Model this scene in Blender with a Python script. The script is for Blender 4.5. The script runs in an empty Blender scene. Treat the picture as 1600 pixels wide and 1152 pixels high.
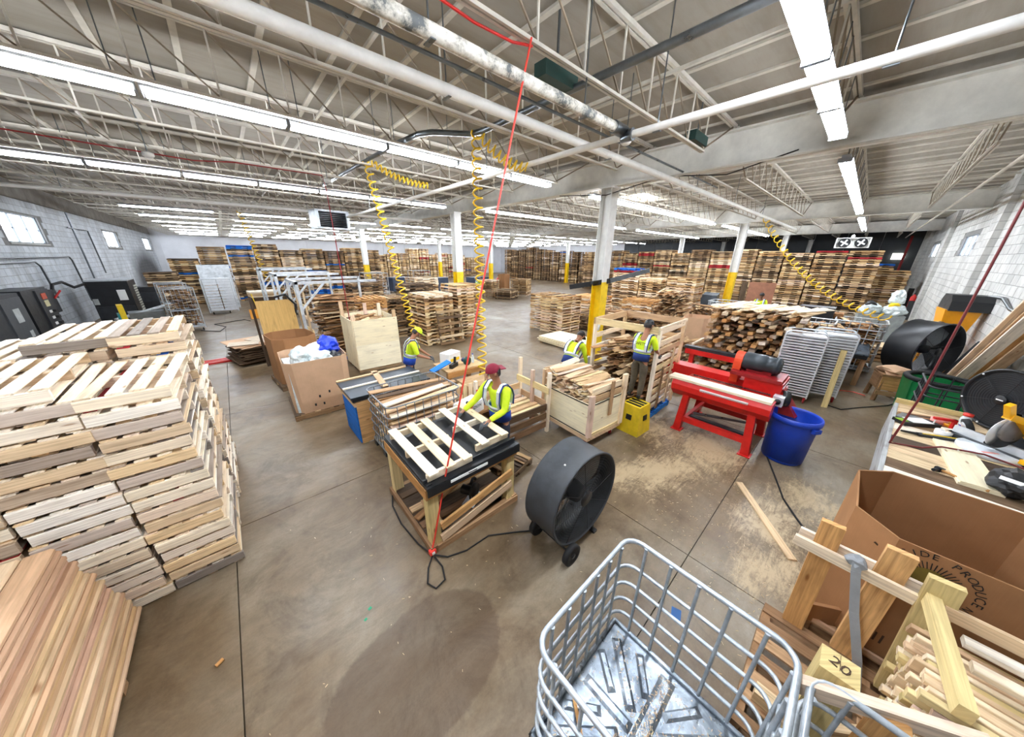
import bpy, bmesh, math, random
from mathutils import Vector, Matrix, Euler
random.seed(7)
RND = random.Random(11)
SC = bpy.context.scene
COL = SC.collection
PI = math.pi
# ---------------------------------------------------------------- camera, world, exposure
CAM_H, F_PX, YAW, PITCH, ROLL = 3.1, 474.2243, .8378, .3529, .0106
def make_camera():
    cy, sy, cp, sp = math.cos(YAW), math.sin(YAW), math.cos(PITCH), math.sin(PITCH)
    fwd = Vector((cy*cp, sy*cp, -sp)); right = Vector((sy, -cy, 0)); up = right.cross(fwd)
    cr, sr = math.cos(ROLL), math.sin(ROLL)
    r = cr*right + sr*up; u = -sr*right + cr*up
    cam = bpy.data.cameras.new('camera'); o = bpy.data.objects.new('camera', cam); COL.objects.link(o)
    m = Matrix(((r.x, u.x, -fwd.x, 0), (r.y, u.y, -fwd.y, 0), (r.z, u.z, -fwd.z, CAM_H), (0, 0, 0, 1)))
    o.matrix_world = m
    cam.sensor_fit = 'HORIZONTAL'; cam.sensor_width = 36.0; cam.lens = 36.0*F_PX/1600.0
    cam.clip_start = .05; cam.clip_end = 300
    SC.camera = o
make_camera()
w = bpy.data.worlds.new('sky'); SC.world = w; w.use_nodes = True
w.node_tree.nodes['Background'].inputs[0].default_value = (.75, .85, 1, 1)
w.node_tree.nodes['Background'].inputs[1].default_value = 2.5
SC.view_settings.view_transform = 'Standard'; SC.view_settings.look = 'None'
SC.view_settings.gamma = 1; SC.view_settings.use_curve_mapping = False
SC.view_settings.exposure = 0.15
TUBE_E = 84.0          # emission of the fluorescent tubes
SC.cycles.max_bounces = 7; SC.cycles.diffuse_bounces = 5; SC.cycles.glossy_bounces = 2
SC.cycles.transmission_bounces = 3; SC.cycles.caustics_reflective = False; SC.cycles.caustics_refractive = False
SC.cycles.use_light_tree = True; SC.cycles.sample_clamp_indirect = 30

# ---------------------------------------------------------------- colour + materials
def s2l(c):
    return tuple(((v/255/12.92) if v/255 <= .04045 else ((v/255+.055)/1.055)**2.4) for v in c)
def rgba(c): return (*s2l(c), 1)
MATS = {}
class NT:
    def __init__(s, name):
        s.m = bpy.data.materials.new(name); s.m.use_nodes = True
        s.t = s.m.node_tree; s.n = s.t.nodes; s.b = s.n['Principled BSDF']
    def new(s, typ, **kw):
        nd = s.n.new(typ)
        for k, v in kw.items(): setattr(nd, k, v)
        return nd
    def link(s, a, b): s.t.links.new(a, b)
    def math(s, op, a, b=None):
        nd = s.new('ShaderNodeMath', operation=op)
        for i, v in enumerate((a, b)):
            if v is None: continue
            if hasattr(v, 'node'): s.link(v, nd.inputs[i])
            else: nd.inputs[i].default_value = v
        return nd.outputs[0]
    def noise(s, vec, scale, detail=3, rough=.55, dist=0):
        nd = s.new('ShaderNodeTexNoise'); nd.inputs['Scale'].default_value = scale
        nd.inputs['Detail'].default_value = detail; nd.inputs['Roughness'].default_value = rough
        nd.inputs['Distortion'].default_value = dist
        if vec is not None: s.link(vec, nd.inputs['Vector'])
        return nd.outputs['Fac']
    def mapping(s, vec, scale):
        nd = s.new('ShaderNodeMapping'); nd.inputs['Scale'].default_value = scale
        s.link(vec, nd.inputs['Vector']); return nd.outputs[0]
    def ramp(s, fac, stops, const=False):
        nd = s.new('ShaderNodeValToRGB'); cr = nd.color_ramp
        if const: cr.interpolation = 'CONSTANT'
        while len(cr.elements) < len(stops): cr.elements.new(.5)
        for e, (p, c) in zip(cr.elements, stops):
            e.position = p; e.color = c if len(c) == 4 else rgba(c)
        s.link(fac, nd.inputs[0]); return nd.outputs[0]
    def mix(s, fac, a, b, mode='MIX'):
        nd = s.new('ShaderNodeMix', data_type='RGBA', blend_type=mode)
        for i, v in ((0, fac), (6, a), (7, b)):
            if hasattr(v, 'node'): s.link(v, nd.inputs[i])
            else: nd.inputs[i].default_value = v
        return nd.outputs[2]
    def bump(s, h, strength=.3, dist=.01):
        nd = s.new('ShaderNodeBump'); nd.inputs['Strength'].default_value = strength
        nd.inputs['Distance'].default_value = dist
        s.link(h, nd.inputs['Height']); s.link(nd.outputs[0], s.b.inputs['Normal'])
    def rough(s, v):
        if hasattr(v, 'node'): s.link(v, s.b.inputs['Roughness'])
        else: s.b.inputs['Roughness'].default_value = v
    def color(s, v):
        if hasattr(v, 'node'): s.link(v, s.b.inputs['Base Color'])
        else: s.b.inputs['Base Color'].default_value = v
def mat(name, col, rough=.5, metal=0.0, var=.12, scale=6.0, bump=0.0, spec=.5):
    """plain material with a little procedural wear"""
    if name in MATS: return MATS[name]
    t = NT(name); tc = t.new('ShaderNodeTexCoord')
    f = t.noise(tc.outputs['Object'], scale, 5, .65)
    c = rgba(col); d = tuple(max(0, v*(1-var*2.2)) for v in c[:3]) + (1,); l = tuple(min(1, v*(1+var)) for v in c[:3]) + (1,)
    t.color(t.ramp(f, [(.3, d), (.7, l)]))
    t.rough(t.math('ADD', t.math('MULTIPLY', f, .3), max(.03, rough-.15)))
    t.b.inputs['Metallic'].default_value = metal
    t.b.inputs['Specular IOR Level'].default_value = spec
    if bump: t.bump(f, bump, .01)
    MATS[name] = t.m; return t.m
def wood(name, stops, grain=.35, stain=.35, rough=.75):
    """boards: the tone changes from board to board, the grain runs along the UV's u"""
    if name in MATS: return MATS[name]
    t = NT(name); uv = t.new('ShaderNodeUVMap'); oi = t.new('ShaderNodeObjectInfo'); ge = t.new('ShaderNodeNewGeometry')
    r = t.math('FRACT', t.math('ADD', t.math('MULTIPLY', oi.outputs['Random'], 7.31), ge.outputs['Random Per Island']))
    n = len(stops)
    base = t.ramp(r, [(i/n, c) for i, c in enumerate(stops)], True)
    # shift the grain from board to board
    sh = t.new('ShaderNodeVectorMath', operation='ADD'); cx = t.new('ShaderNodeCombineXYZ')
    t.link(t.math('MULTIPLY', r, 37.0), cx.inputs[0]); t.link(t.math('MULTIPLY', r, 91.0), cx.inputs[1])
    t.link(uv.outputs[0], sh.inputs[0]); t.link(cx.outputs[0], sh.inputs[1])
    g = t.noise(t.mapping(sh.outputs[0], (1.6, 42, 1)), 1.0, 4, .6, .6)
    st = t.noise(t.mapping(sh.outputs[0], (2.2, 7, 1)), 1.0, 3, .6)
    gr = t.ramp(g, [(.3, (1-grain, 1-grain*1.15, 1-grain*1.3, 1)), (.62, (1.06, 1.05, 1.03, 1))])
    sr = t.ramp(st, [(.30, (1-stain, 1-stain*1.1, 1-stain*1.2, 1)), (.48, (1, 1, 1, 1)), (.75, (1.08, 1.08, 1.08, 1))])
    kn = t.new('ShaderNodeTexVoronoi'); kn.inputs['Scale'].default_value = 1.0
    t.link(t.mapping(sh.outputs[0], (2.6, 9, 1)), kn.inputs['Vector'])
    kc = t.ramp(kn.outputs['Distance'], [(.05, (.45, .30, .2, 1)), (.13, (1, 1, 1, 1))])
    c = t.mix(1.0, base, gr, 'MULTIPLY'); c = t.mix(1.0, c, sr, 'MULTIPLY'); c = t.mix(.8, c, kc, 'MULTIPLY')
    t.color(c); t.rough(rough); t.b.inputs['Specular IOR Level'].default_value = .25
    t.bump(g, .25, .004)
    MATS[name] = t.m; return t.m
FRESH = [(240, 221, 189), (247, 233, 209), (226, 199, 162), (213, 181, 140), (242, 226, 199), (220, 191, 157), (232, 204, 172), (204, 172, 133), (250, 240, 221), (196, 165, 131), (228, 201, 182), (235, 213, 165)]
USED = [(240, 224, 198), (232, 213, 185), (247, 238, 221), (221, 198, 166), (190, 171, 149), (244, 232, 210), (241, 227, 204), (210, 185, 155), (165, 151, 138), (227, 202, 166), (237, 216, 193), (143, 134, 126), (246, 235, 216), (249, 243, 230), (224, 199, 163), (251, 244, 232), (204, 190, 177), (240, 212, 168), (246, 233, 208), (243, 230, 212)]
OLD = [(196,170,132), (150,122,90), (120,98,76), (178,148,110), (212,186,148), (134,108,80), (98,82,66), (164,134,100), (222,200,164), (110,90,70), (186,156,116), (84,70,58)]
W_NEAR = wood('pallet_wood', USED, .28, .22)
W_FRESH = wood('fresh_pine', FRESH, .25, .22)
W_OLD = wood('weathered_wood', OLD, .4, .4)
W_FAR = wood('stacked_pallet_wood', [(222,192,144), (196,162,114), (236,214,172), (160,124,84), (124,96,70), (206,166,112), (176,142,100), (224,198,150), (104,82,62), (230,206,160), (184,140,90), (146,114,80)], .3, .3)
W_DARK = wood('dark_pallet_wood', [(132,106,78), (100,80,60), (160,128,90), (88,72,56), (120,94,68), (176,142,100), (76,62,50), (140,110,80), (64,54,46), (110,88,64)], .4, .4)
W_SCRAP = wood('scrap_wood', [(214,180,134), (180,142,100), (150,116,82), (228,200,158), (196,150,104), (120,94,70), (236,214,176), (166,124,84), (206,166,126), (98,78,60), (222,190,150), (140,110,84)], .35, .35)
W_BLUE = wood('blue_painted_wood', [(30,112,206), (24,92,190), (44,128,214), (30,84,170)], .25, .25)
W_RED = wood('red_painted_wood', [(168,40,48), (150,34,44), (180,52,56)], .3, .3)
W_ORANGE = wood('amber_lumber', [(214,166,108), (204,152,94), (224,180,124), (196,146,90)], .35, .3)
W_YEL = wood('treated_pine', [(222,202,146), (210,190,134), (228,208,156)], .25, .2)
W_PLY = wood('pale_plywood', [(238,228,196), (242,234,206), (234,222,188)], .1, .12)
W_PLYD = wood('tan_plywood', [(206,166,98), (212,174,108), (198,156,92)], .15, .2)
W_PINK = wood('planed_lumber', [(226,194,160), (216,178,142), (232,204,168), (222,186,138), (208,170,138), (228,196,150), (212,172,146), (218,188,150)], .22, .16, .6)
W_PALE = wood('white_pine', [(248,234,206), (242,222,188), (250,238,214), (238,216,180)], .18, .14)
W_BROWN = wood('brown_timber', [(176,140,104), (160,124,90), (188,154,118), (146,114,84)], .3, .3)
def cardboard(name, col):
    if name in MATS: return MATS[name]
    t = NT(name); tc = t.new('ShaderNodeTexCoord')
    f = t.noise(tc.outputs['Object'], 2.2, 5, .6); g = t.noise(t.mapping(tc.outputs['Object'], (160, 160, 3)), 1.0, 2)
    c = rgba(col); d = tuple(v*.82 for v in c[:3])+(1,)
    k = t.ramp(f, [(.32, d), (.68, c)])
    t.color(t.mix(.12, k, g, 'MULTIPLY')); t.rough(.85); t.b.inputs['Specular IOR Level'].default_value = .2
    t.bump(g, .08, .002); MATS[name] = t.m; return t.m
CARD = cardboard('cardboard_brown', (170,124,84)); CARD2 = cardboard('cardboard_pinkish', (222,184,150)); CARD3 = cardboard('cardboard_dark', (96,76,58))
def galv(name='galvanized_steel', col=(206,215,223), spangle=26):
    if name in MATS: return MATS[name]
    t = NT(name); tc = t.new('ShaderNodeTexCoord')
    v = t.new('ShaderNodeTexVoronoi'); v.inputs['Scale'].default_value = spangle; t.link(tc.outputs['Object'], v.inputs['Vector'])
    f = t.noise(tc.outputs['Object'], 5, 5, .7)
    c = rgba(col)
    a = t.ramp(f, [(.3, tuple(x*.6 for x in c[:3])+(1,)), (.7, c)])
    bw = t.new('ShaderNodeRGBToBW'); t.link(v.outputs['Color'], bw.inputs[0])
    t.color(t.mix(.3, a, bw.outputs[0], 'SOFT_LIGHT'))
    t.b.inputs['Metallic'].default_value = .5; t.rough(t.math('ADD', t.math('MULTIPLY', f, .35), .25))
    MATS[name] = t.m; return t.m
GALV = galv()
GALVW = galv('white_painted_tube', (214,220,224), 8)
ALU = mat('aluminium', (228,233,238), .35, .35, .06)
BLACK = mat('black_plastic', (26,27,29), .5, 0, .15)
BLACKS = mat('black_steel', (34,36,39), .42, .2, .15)
DGREY = mat('charcoal_steel', (50,53,57), .45, .3, .15)
DRUMG = mat('drum_grey_plastic', (56,60,64), .55, 0, .18, 9)
RUBBER = mat('black_rubber', (22,22,23), .75, 0, .1)
WHITE = mat('white_paint', (226,226,222), .5, 0, .05)
STEELW = mat('ceiling_white_paint', (206,201,188), .6, 0, .10, 3)
STEELD = mat('web_rod_paint', (140,126,106), .7, 0, .25, 3)
PIPEW = mat('white_pipe_paint', (244,243,238), .5, 0, .05, 4)
CONDUIT = mat('conduit_steel', (118,124,128), .32, .85, .12)
RED = mat('red_machine_paint', (214,32,28), .38, 0, .10, 5)
REDD = mat('dark_red_paint', (150,22,26), .45, 0, .12)
ORANGE = mat('orange_red_paint', (232,78,40), .4, 0, .06)
BLUEP = mat('blue_plastic', (20,66,190), .4, 0, .08)
BLUET = mat('blue_tarp', (18,60,214), .4, 0, .12)
YEL = mat('yellow_paint', (244,206,20), .5, 0, .08)
YELP = mat('yellow_plastic', (226,196,40), .45, 0, .10)
YELD = mat('yellow_tool_plastic', (250,184,16), .35, 0, .04)
HOSEY = mat('yellow_hose', (238,196,30), .4, 0, .05)
HOSER = mat('red_hose', (236,66,52), .45, 0, .05)
HOSED = mat('dark_red_hose', (112,36,38), .5, 0, .08)
GREEN = mat('green_plastic', (16,132,70), .45, 0, .08)
STRAP = mat('grey_strap', (146,150,154), .7, 0, .08)
INK = mat('black_ink', (20,20,20), .7, 0, 0)
INKB = mat('brown_ink', (72,52,34), .8, 0, 0)
PAPER = mat('white_paper', (240,240,238), .6, 0, .02)
AMBER = mat('amber_plastic', (240,160,20), .4, 0, .05)
CLEAR = mat('pale_plastic_film', (214,226,228), .25, 0, .10, 9)
SKIN = mat('skin', (176,122,92), .55, 0, .05)
SKIN2 = mat('dark_skin', (120,80,60), .55, 0, .05)
HAIR = mat('dark_hair', (32,24,20), .6, 0, .1)
LIME = mat('lime_fabric', (222,252,44), .75, 0, .06, 14)
NAVY = mat('navy_fabric', (28,54,120), .8, 0, .1, 14)
ROYAL = mat('royal_blue_fabric', (30,76,190), .75, 0, .08, 14)
REFL = mat('silver_tape', (214,222,228), .35, .2, .04)
DENIM = mat('dark_trousers', (36,40,56), .85, 0, .12, 14)
MAROON = mat('maroon_cap', (140,22,50), .75, 0, .08, 14)
GLOVE = mat('grey_glove', (84,88,92), .8, 0, .12, 14)
def emis(name, col, s):
    t = NT(name); t.color((0, 0, 0, 1)); t.b.inputs['Emission Color'].default_value = rgba(col); t.b.inputs['Emission Strength'].default_value = s
    MATS[name] = t.m; return t.m
TUBE = emis('fluorescent_tube', (240,246,255), TUBE_E)
SKYL = emis('daylight_glazing', (232,240,255), 9.0)
SKYLITE = emis('skylight_glow', (255,250,236), 6.0)

# ---------------------------------------------------------------- mesh builder
def rotm(ax, ang): return Matrix.Rotation(ang, 3, ax)
def frame(d, up=(0, 0, 1)):
    d = Vector(d).normalized(); u = Vector(up)
    if abs(d.dot(u.normalized())) > .999: u = Vector((1, 0, 0)) if abs(d.x) < .9 else Vector((0, 1, 0))
    y = u.cross(d).normalized(); z = d.cross(y)
    return d, y, z
class MB:
    def __init__(s): s.v = []; s.f = []; s.m = []; s.uv = []; s.sm = []
    def add(s, vs, fs, mi=0, uvs=None, smooth=False):
        o = len(s.v); s.v += [tuple(p) for p in vs]
        for k, f in enumerate(fs):
            s.f.append([o+i for i in f]); s.m.append(mi); s.sm.append(smooth)
            if uvs: s.uv += uvs[k]
            else: s.uv += [(vs[i][0]+vs[i][2]*.37, vs[i][1]+vs[i][2]) for i in f]
        return s
    FC = [(0,3,2,1), (4,5,6,7), (0,1,5,4), (1,2,6,5), (2,3,7,6), (3,0,4,7)]
    def hexa(s, vs, mi=0, lens=None):
        """eight corners; uv runs along the longest side"""
        o = RND.random()*20; q = RND.random()*20
        ls = [(Vector(vs[1])-Vector(vs[0])).length, (Vector(vs[3])-Vector(vs[0])).length, (Vector(vs[4])-Vector(vs[0])).length]
        k = ls.index(max(ls))
        loc = [(0,0,0), (1,0,0), (1,1,0), (0,1,0), (0,0,1), (1,0,1), (1,1,1), (0,1,1)]
        def uvp(i):
            a = [loc[i][j]*ls[j] for j in range(3)]; u = a[k]; b = [a[j] for j in range(3) if j != k]
            return (o+u, q+b[0]+b[1])
        return s.add(vs, s.FC, mi, [[uvp(i) for i in f] for f in s.FC])
    def box(s, c, d, R=None, mi=0):
        x, y, z = d[0]/2, d[1]/2, d[2]/2; c = Vector(c)
        vs = [Vector(p) for p in ((-x,-y,-z), (x,-y,-z), (x,y,-z), (-x,y,-z), (-x,-y,z), (x,-y,z), (x,y,z), (-x,y,z))]
        if R is not None: vs = [R @ p for p in vs]
        return s.hexa([p+c for p in vs], mi)
    def bx(s, x0, x1, y0, y1, z0, z1, mi=0):
        return s.box(((x0+x1)/2, (y0+y1)/2, (z0+z1)/2), (x1-x0, y1-y0, z1-z0), None, mi)
    def bar(s, a, b, w, t, up=(0, 0, 1), mi=0):
        a, b = Vector(a), Vector(b); d, y, z = frame(b-a, up); y = y*(w/2); z = z*(t/2)
        vs = [a-y-z, b-y-z, b+y-z, a+y-z, a-y+z, b-y+z, b+y+z, a+y+z]
        return s.hexa(vs, mi)
    def tube(s, pts, r, n=8, closed=False, mi=0, cap=True):
        pts = [Vector(p) for p in pts]; N = len(pts); rings = []; up = Vector((0, 0, 1)); L = 0
        for i, p in enumerate(pts):
            a = pts[(i-1) % N] if (closed or i > 0) else p; b = pts[(i+1) % N] if (closed or i < N-1) else p
            d = (b-a)
            if d.length < 1e-9: d = Vector((0, 0, 1))
            d.normalize()
            if i == 0:
                _, y, z = frame(d, up)
            else:
                y = (y - d*y.dot(d));
                if y.length < 1e-6: _, y, z = frame(d, up)
                y.normalize(); z = d.cross(y)
            rr = r[i] if isinstance(r, (list, tuple)) else r
            rings.append([p + y*(rr*math.cos(2*PI*k/n)) + z*(rr*math.sin(2*PI*k/n)) for k in range(n)])
        vs = [q for rg in rings for q in rg]; fs = []
        for i in range(N if closed else N-1):
            j = (i+1) % N
            for k in range(n):
                k2 = (k+1) % n; fs.append((i*n+k, i*n+k2, j*n+k2, j*n+k))
        s.add(vs, fs, mi, None, True)
        if cap and not closed:
            s.add(rings[0], [tuple(range(n-1, -1, -1))], mi); s.add(rings[-1], [tuple(range(n))], mi)
        return s
    def lathe(s, prof, n=24, M=None, mi=0, smooth=True, a0=0, a1=2*PI):
        M = M or Matrix.Identity(4); full = abs(a1-a0-2*PI) < 1e-6; N = n if full else n+1
        vs = []; P = len(prof)
        for k in range(N):
            a = a0+(a1-a0)*k/n
            for r, z in prof: vs.append(M @ Vector((r*math.cos(a), r*math.sin(a), z)))
        fs = []
        for k in range(n):
            k2 = (k+1) % N
            for i in range(P-1): fs.append((k*P+i, k2*P+i, k2*P+i+1, k*P+i+1))
        return s.add(vs, fs, mi, None, smooth)
    def prism(s, poly, z0, z1, M=None, mi=0):
        M = M or Matrix.Identity(4); n = len(poly)
        vs = [M @ Vector((x, y, z0)) for x, y in poly]+[M @ Vector((x, y, z1)) for x, y in poly]
        fs = [tuple(range(n-1, -1, -1)), tuple(range(n, 2*n))]+[(i, (i+1) % n, n+(i+1) % n, n+i) for i in range(n)]
        return s.add(vs, fs, mi)
    def mesh(s, name, mats):
        me = bpy.data.meshes.new(name); me.from_pydata(s.v, [], s.f)
        for m in (mats if isinstance(mats, (list, tuple)) else [mats]): me.materials.append(m)
        me.polygons.foreach_set('material_index', s.m); me.polygons.foreach_set('use_smooth', s.sm)
        u = me.uv_layers.new(name='UVMap'); u.data.foreach_set('uv', [c for p in s.uv for c in p])
        me.update(); return me
    def build(s, name, mats, parent=None, loc=(0, 0, 0), rot=(0, 0, 0)):
        return put(name, s.mesh(name, mats), parent, loc, rot)
def put(name, data, parent=None, loc=(0, 0, 0), rot=(0, 0, 0)):
    o = bpy.data.objects.new(name, data); COL.objects.link(o); o.location = loc; o.rotation_euler = rot
    if parent: o.parent = parent
    return o
def tag(o, label=None, cat=None, group=None, kind=None):
    for k, v in (('label', label), ('category', cat), ('group', group), ('kind', kind)):
        if v: o[k] = v
    return o
def thing(name, loc, label, cat, group=None, rz=0.0, rot=None):
    o = put(name, None, None, loc, rot or (0, 0, rz)); o.empty_display_size = .2
    return tag(o, label, cat, group)
def copy_tree(o, parent=None):
    c = o.copy(); COL.objects.link(c)
    if parent: c.parent = parent
    for ch in o.children: copy_tree(ch, c)
    return c
def TM(x, y, z, R=None):
    m = Matrix.Translation((x, y, z))
    return m @ R.to_4x4() if R is not None else m
def text_part(txt, size, mtl, parent, loc, rot, name='lettering', ext=.001, align='CENTER', sx=1.0):
    cu = bpy.data.curves.new(name, 'FONT'); cu.body = txt; cu.size = size; cu.extrude = ext; cu.align_x = align; cu.align_y = 'CENTER'
    cu.resolution_u = 2; cu.materials.append(mtl)
    tmp = bpy.data.objects.new('tmp', cu); COL.objects.link(tmp); dg = bpy.context.evaluated_depsgraph_get(); dg.update()
    me = bpy.data.meshes.new_from_object(tmp.evaluated_get(dg)); bpy.data.objects.remove(tmp); bpy.data.curves.remove(cu)
    if not me.materials: me.materials.append(mtl)
    o = put(name, me, parent, loc, rot); o.scale = (sx, 1, 1); return o
def arc(cx, cy, r, a0, a1, n):
    return [(cx+r*math.cos(a0+(a1-a0)*i/n), cy+r*math.sin(a0+(a1-a0)*i/n)) for i in range(n+1)]
# ================================================================ the setting
X0, X1, Y0, Y1, ZD = -5.3, 43.0, -2.35, 51.5, 5.65
def concrete():
    t = NT('concrete_floor'); tc = t.new('ShaderNodeTexCoord'); P = tc.outputs['Object']
    a = t.noise(P, .55, 6, .62, .4); b = t.noise(t.mapping(P, (1, 1, 1)), 3.2, 8, .7); d = t.noise(t.mapping(P, (3.0, 9, 1)), 1.2, 6, .7, 1.0)
    fine = t.noise(P, 60, 3, .7)
    c = t.ramp(a, [(.30, (92,73,50)), (.45, (120,101,76)), (.58, (138,124,103)), (.74, (164,156,142))])
    c = t.mix(.55, c, t.ramp(b, [(.3, (.62,.60,.56,1)), (.55, (1,1,1,1)), (.75, (1.12,1.12,1.1,1))]), 'MULTIPLY')
    c = t.mix(.45, c, t.ramp(d, [(.35, (.70,.66,.60,1)), (.6, (1.05,1.05,1.05,1))]), 'MULTIPLY')
    c = t.mix(.35, c, t.ramp(fine, [(.3, (.7,.7,.7,1)), (.6, (1.05,1.05,1.05,1))]), 'MULTIPLY')
    # sawdust trodden into the slab round the saw
    def blob(cx, cy, rx, ry):
        m = t.new('ShaderNodeMapping'); m.inputs['Location'].default_value = (-cx/rx, -cy/ry, 0); m.inputs['Scale'].default_value = (1/rx, 1/ry, 0)
        t.link(P, m.inputs['Vector']); g = t.new('ShaderNodeTexGradient', gradient_type='SPHERICAL'); t.link(m.outputs[0], g.inputs[0]); return g.outputs['Fac']
    s = None
    for q in ((5.7,1.1,1.7,1.4), (5.3,-.25,1.0,.8), (4.4,1.3,1.3,.9), (4.3,.0,1.0,.7), (5.6,2.1,.9,.9), (3.6,-.1,.8,.5), (3.8,1.7,.8,.5)):
        g = blob(*q); s = g if s is None else t.math('MAXIMUM', s, g)
    n1 = t.noise(P, 1.7, 7, .72, .8)
    rot = t.new('ShaderNodeMapping'); rot.inputs['Rotation'].default_value = (0, 0, .75); rot.inputs['Scale'].default_value = (3, 15, 1); t.link(P, rot.inputs['Vector'])
    n2 = t.noise(rot.outputs[0], 1.0, 7, .8, 1.5); n3 = t.noise(P, 26, 4, .8)
    k = t.math('ADD', t.math('MULTIPLY', s, .36), t.math('ADD', t.math('MULTIPLY', n1, .62), t.math('ADD', t.math('MULTIPLY', n2, .55), t.math('MULTIPLY', n3, .22))))
    k = t.ramp(k, [(.86, (0,0,0,1)), (.94, (.5,.5,.5,1)), (1.03, (1,1,1,1))])
    c = t.mix(t.math('MULTIPLY', k, .75), c, rgba((198,176,140)))
    # dark damp patch in the foreground, oily traffic marks, scratches
    wet = t.ramp(t.math('ADD', blob(.45, 1.55, .95, .62), t.math('MULTIPLY', n1, .35)), [(.40, (0,0,0,1)), (.44, (1,1,1,1))])
    c = t.mix(t.math('MULTIPLY', wet, .5), c, rgba((76,56,38)))
    sc = t.new('ShaderNodeMapping'); sc.inputs['Rotation'].default_value = (0, 0, 1.1); sc.inputs['Scale'].default_value = (1.2, 40, 1); t.link(P, sc.inputs['Vector'])
    c = t.mix(.5, c, t.ramp(t.noise(sc.outputs[0], 1.0, 5, .7, .5), [(.62, (1,1,1,1)), (.72, (1.35,1.33,1.28,1))]), 'MULTIPLY')
    dk = t.noise(P, 1.1, 8, .75, 1.2)
    c = t.mix(.7, c, t.ramp(dk, [(.36, (.55,.50,.44,1)), (.5, (1,1,1,1))]), 'MULTIPLY')
    t.color(c)
    r = t.ramp(b, [(.3, (.30,.30,.30,1)), (.7, (.52,.52,.52,1))])
    t.rough(r); t.bump(b, .05, .004); t.b.inputs['Specular IOR Level'].default_value = .5
    return t.m
def painted_block(name, c0, c1, grime, soot=False):
    t = NT(name); tc = t.new('ShaderNodeTexCoord'); P = tc.outputs['Object']; oi = t.new('ShaderNodeObjectInfo'); ge = t.new('ShaderNodeNewGeometry')
    w_ = t.new('ShaderNodeNewGeometry').outputs['Position']
    a = t.noise(w_, .5, 6, .65); b = t.noise(t.mapping(w_, (2.5, 2.5, .5)), 1, 5, .7); f = t.noise(w_, 40, 3)
    r = t.math('FRACT', t.math('ADD', oi.outputs['Random'], ge.outputs['Random Per Island']))
    c = t.ramp(t.math('ADD', t.math('MULTIPLY', a, .8), t.math('MULTIPLY', r, .12)), [(.25, c0), (.6, c1)])
    c = t.mix(grime, c, t.ramp(b, [(.32, (.58,.56,.53,1)), (.55, (1,1,1,1))]), 'MULTIPLY')
    if soot:
        m = t.new('ShaderNodeMapping'); m.inputs['Location'].default_value = (0, -43.5/8.5, -.9/3.0); m.inputs['Scale'].default_value = (0, 1/8.5, 1/3.0)
        t.link(w_, m.inputs['Vector']); g = t.new('ShaderNodeTexGradient', gradient_type='SPHERICAL'); t.link(m.outputs[0], g.inputs[0])
        k = t.ramp(t.math('ADD', g.outputs['Fac'], t.math('MULTIPLY', b, .25)), [(.2, (0,0,0,1)), (.6, (1,1,1,1))])
        c = t.mix(t.math('MULTIPLY', k, .9), c, rgba((38,36,36)))
    t.color(c); t.rough(.7); t.bump(f, .2, .004); return t.m
MF = concrete()
MB_L = painted_block('left_block_paint', (170,178,186), (214,220,226), .6, True)
MB_R = painted_block('right_block_paint', (166,167,164), (208,208,204), .6)
MORTAR = mat('mortar', (128,128,126), .9, 0, .1)
fl = MB().bx(X0-.3, X1+.3, Y0-.3, Y1+.3, -.2, -.03).build('floor', mat('joint_filler', (104,94,78), .9, 0, .3, 3)); tag(fl, kind='structure')
xs = [X0]+[-.62+3.74*i for i in range(0, 12) if -.62+3.74*i < X1-1]+[X1]; ys = [Y0]+[.5+3.74*i for i in range(0, 14) if .5+3.74*i < Y1-1]+[Y1]
for i in range(len(xs)-1):
    for j in range(len(ys)-1):
        g = .005
        m = MB(); m.add([(xs[i]+g, ys[j]+g, -.03), (xs[i+1]-g, ys[j]+g, -.03), (xs[i+1]-g, ys[j+1]-g, -.03), (xs[i]+g, ys[j+1]-g, -.03),
               (xs[i]+g, ys[j]+g, 0), (xs[i+1]-g, ys[j]+g, 0), (xs[i+1]-g, ys[j+1]-g, 0), (xs[i]+g, ys[j+1]-g, 0)], MB.FC[1:])
        m.build('slab', MF, fl)
# ---- block walls: backing with openings, blocks standing proud, mortar joints recessed
BH, BL = .235, .47
def holes_rects(a0, a1, z0, z1, holes):
    """cut a wall into rectangles round its windows (holes do not overlap along a)"""
    out = []; a = a0
    for h0, h1, b0, b1 in sorted(holes):
        out.append((a, h0, z0, z1)); out.append((h0, h1, z0, b0)); out.append((h0, h1, b1, z1)); a = h1
    out.append((a, a1, z0, z1)); return out
def wall_block_run(m, horiz, off, sgn, a0, a1, z0, z1, holes, step=1):
    """yields block boxes (centre, dims)"""
    out = []; row = 0; z = z0
    while z < z1-.05:
        zt = min(z+BH, z1); a = a0-(BL/2 if row % 2 else 0)
        while a < a1:
            s0, s1 = max(a, a0), min(a+BL, a1)
            if s1-s0 > .06 and not any(s0 < h1 and s1 > h0 and z < b1-.02 and zt > b0+.02 for h0, h1, b0, b1 in holes):
                out.append((s0+.006, s1-.006, z+.006, zt-.006))
            a += BL
        z += BH; row += 1
    return out
WIN_L = [(19.75, 23.1, 3.40, 4.40), (32.8, 36.2, 3.44, 4.42), (46.4, 50.2, 3.40, 4.42)]
WIN_R = [(20.8, 23.5, 3.31, 4.08), (30.9, 33.8, 3.33, 4.10)]
wl = MB()
for a, b, c, d in holes_rects(Y0-.3, Y1+.3, 0, ZD, WIN_L): wl.bx(X0-.3, X0, a, b, c, d)
wl = wl.build('wall_left', MORTAR); tag(wl, kind='structure')
m = MB()
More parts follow.
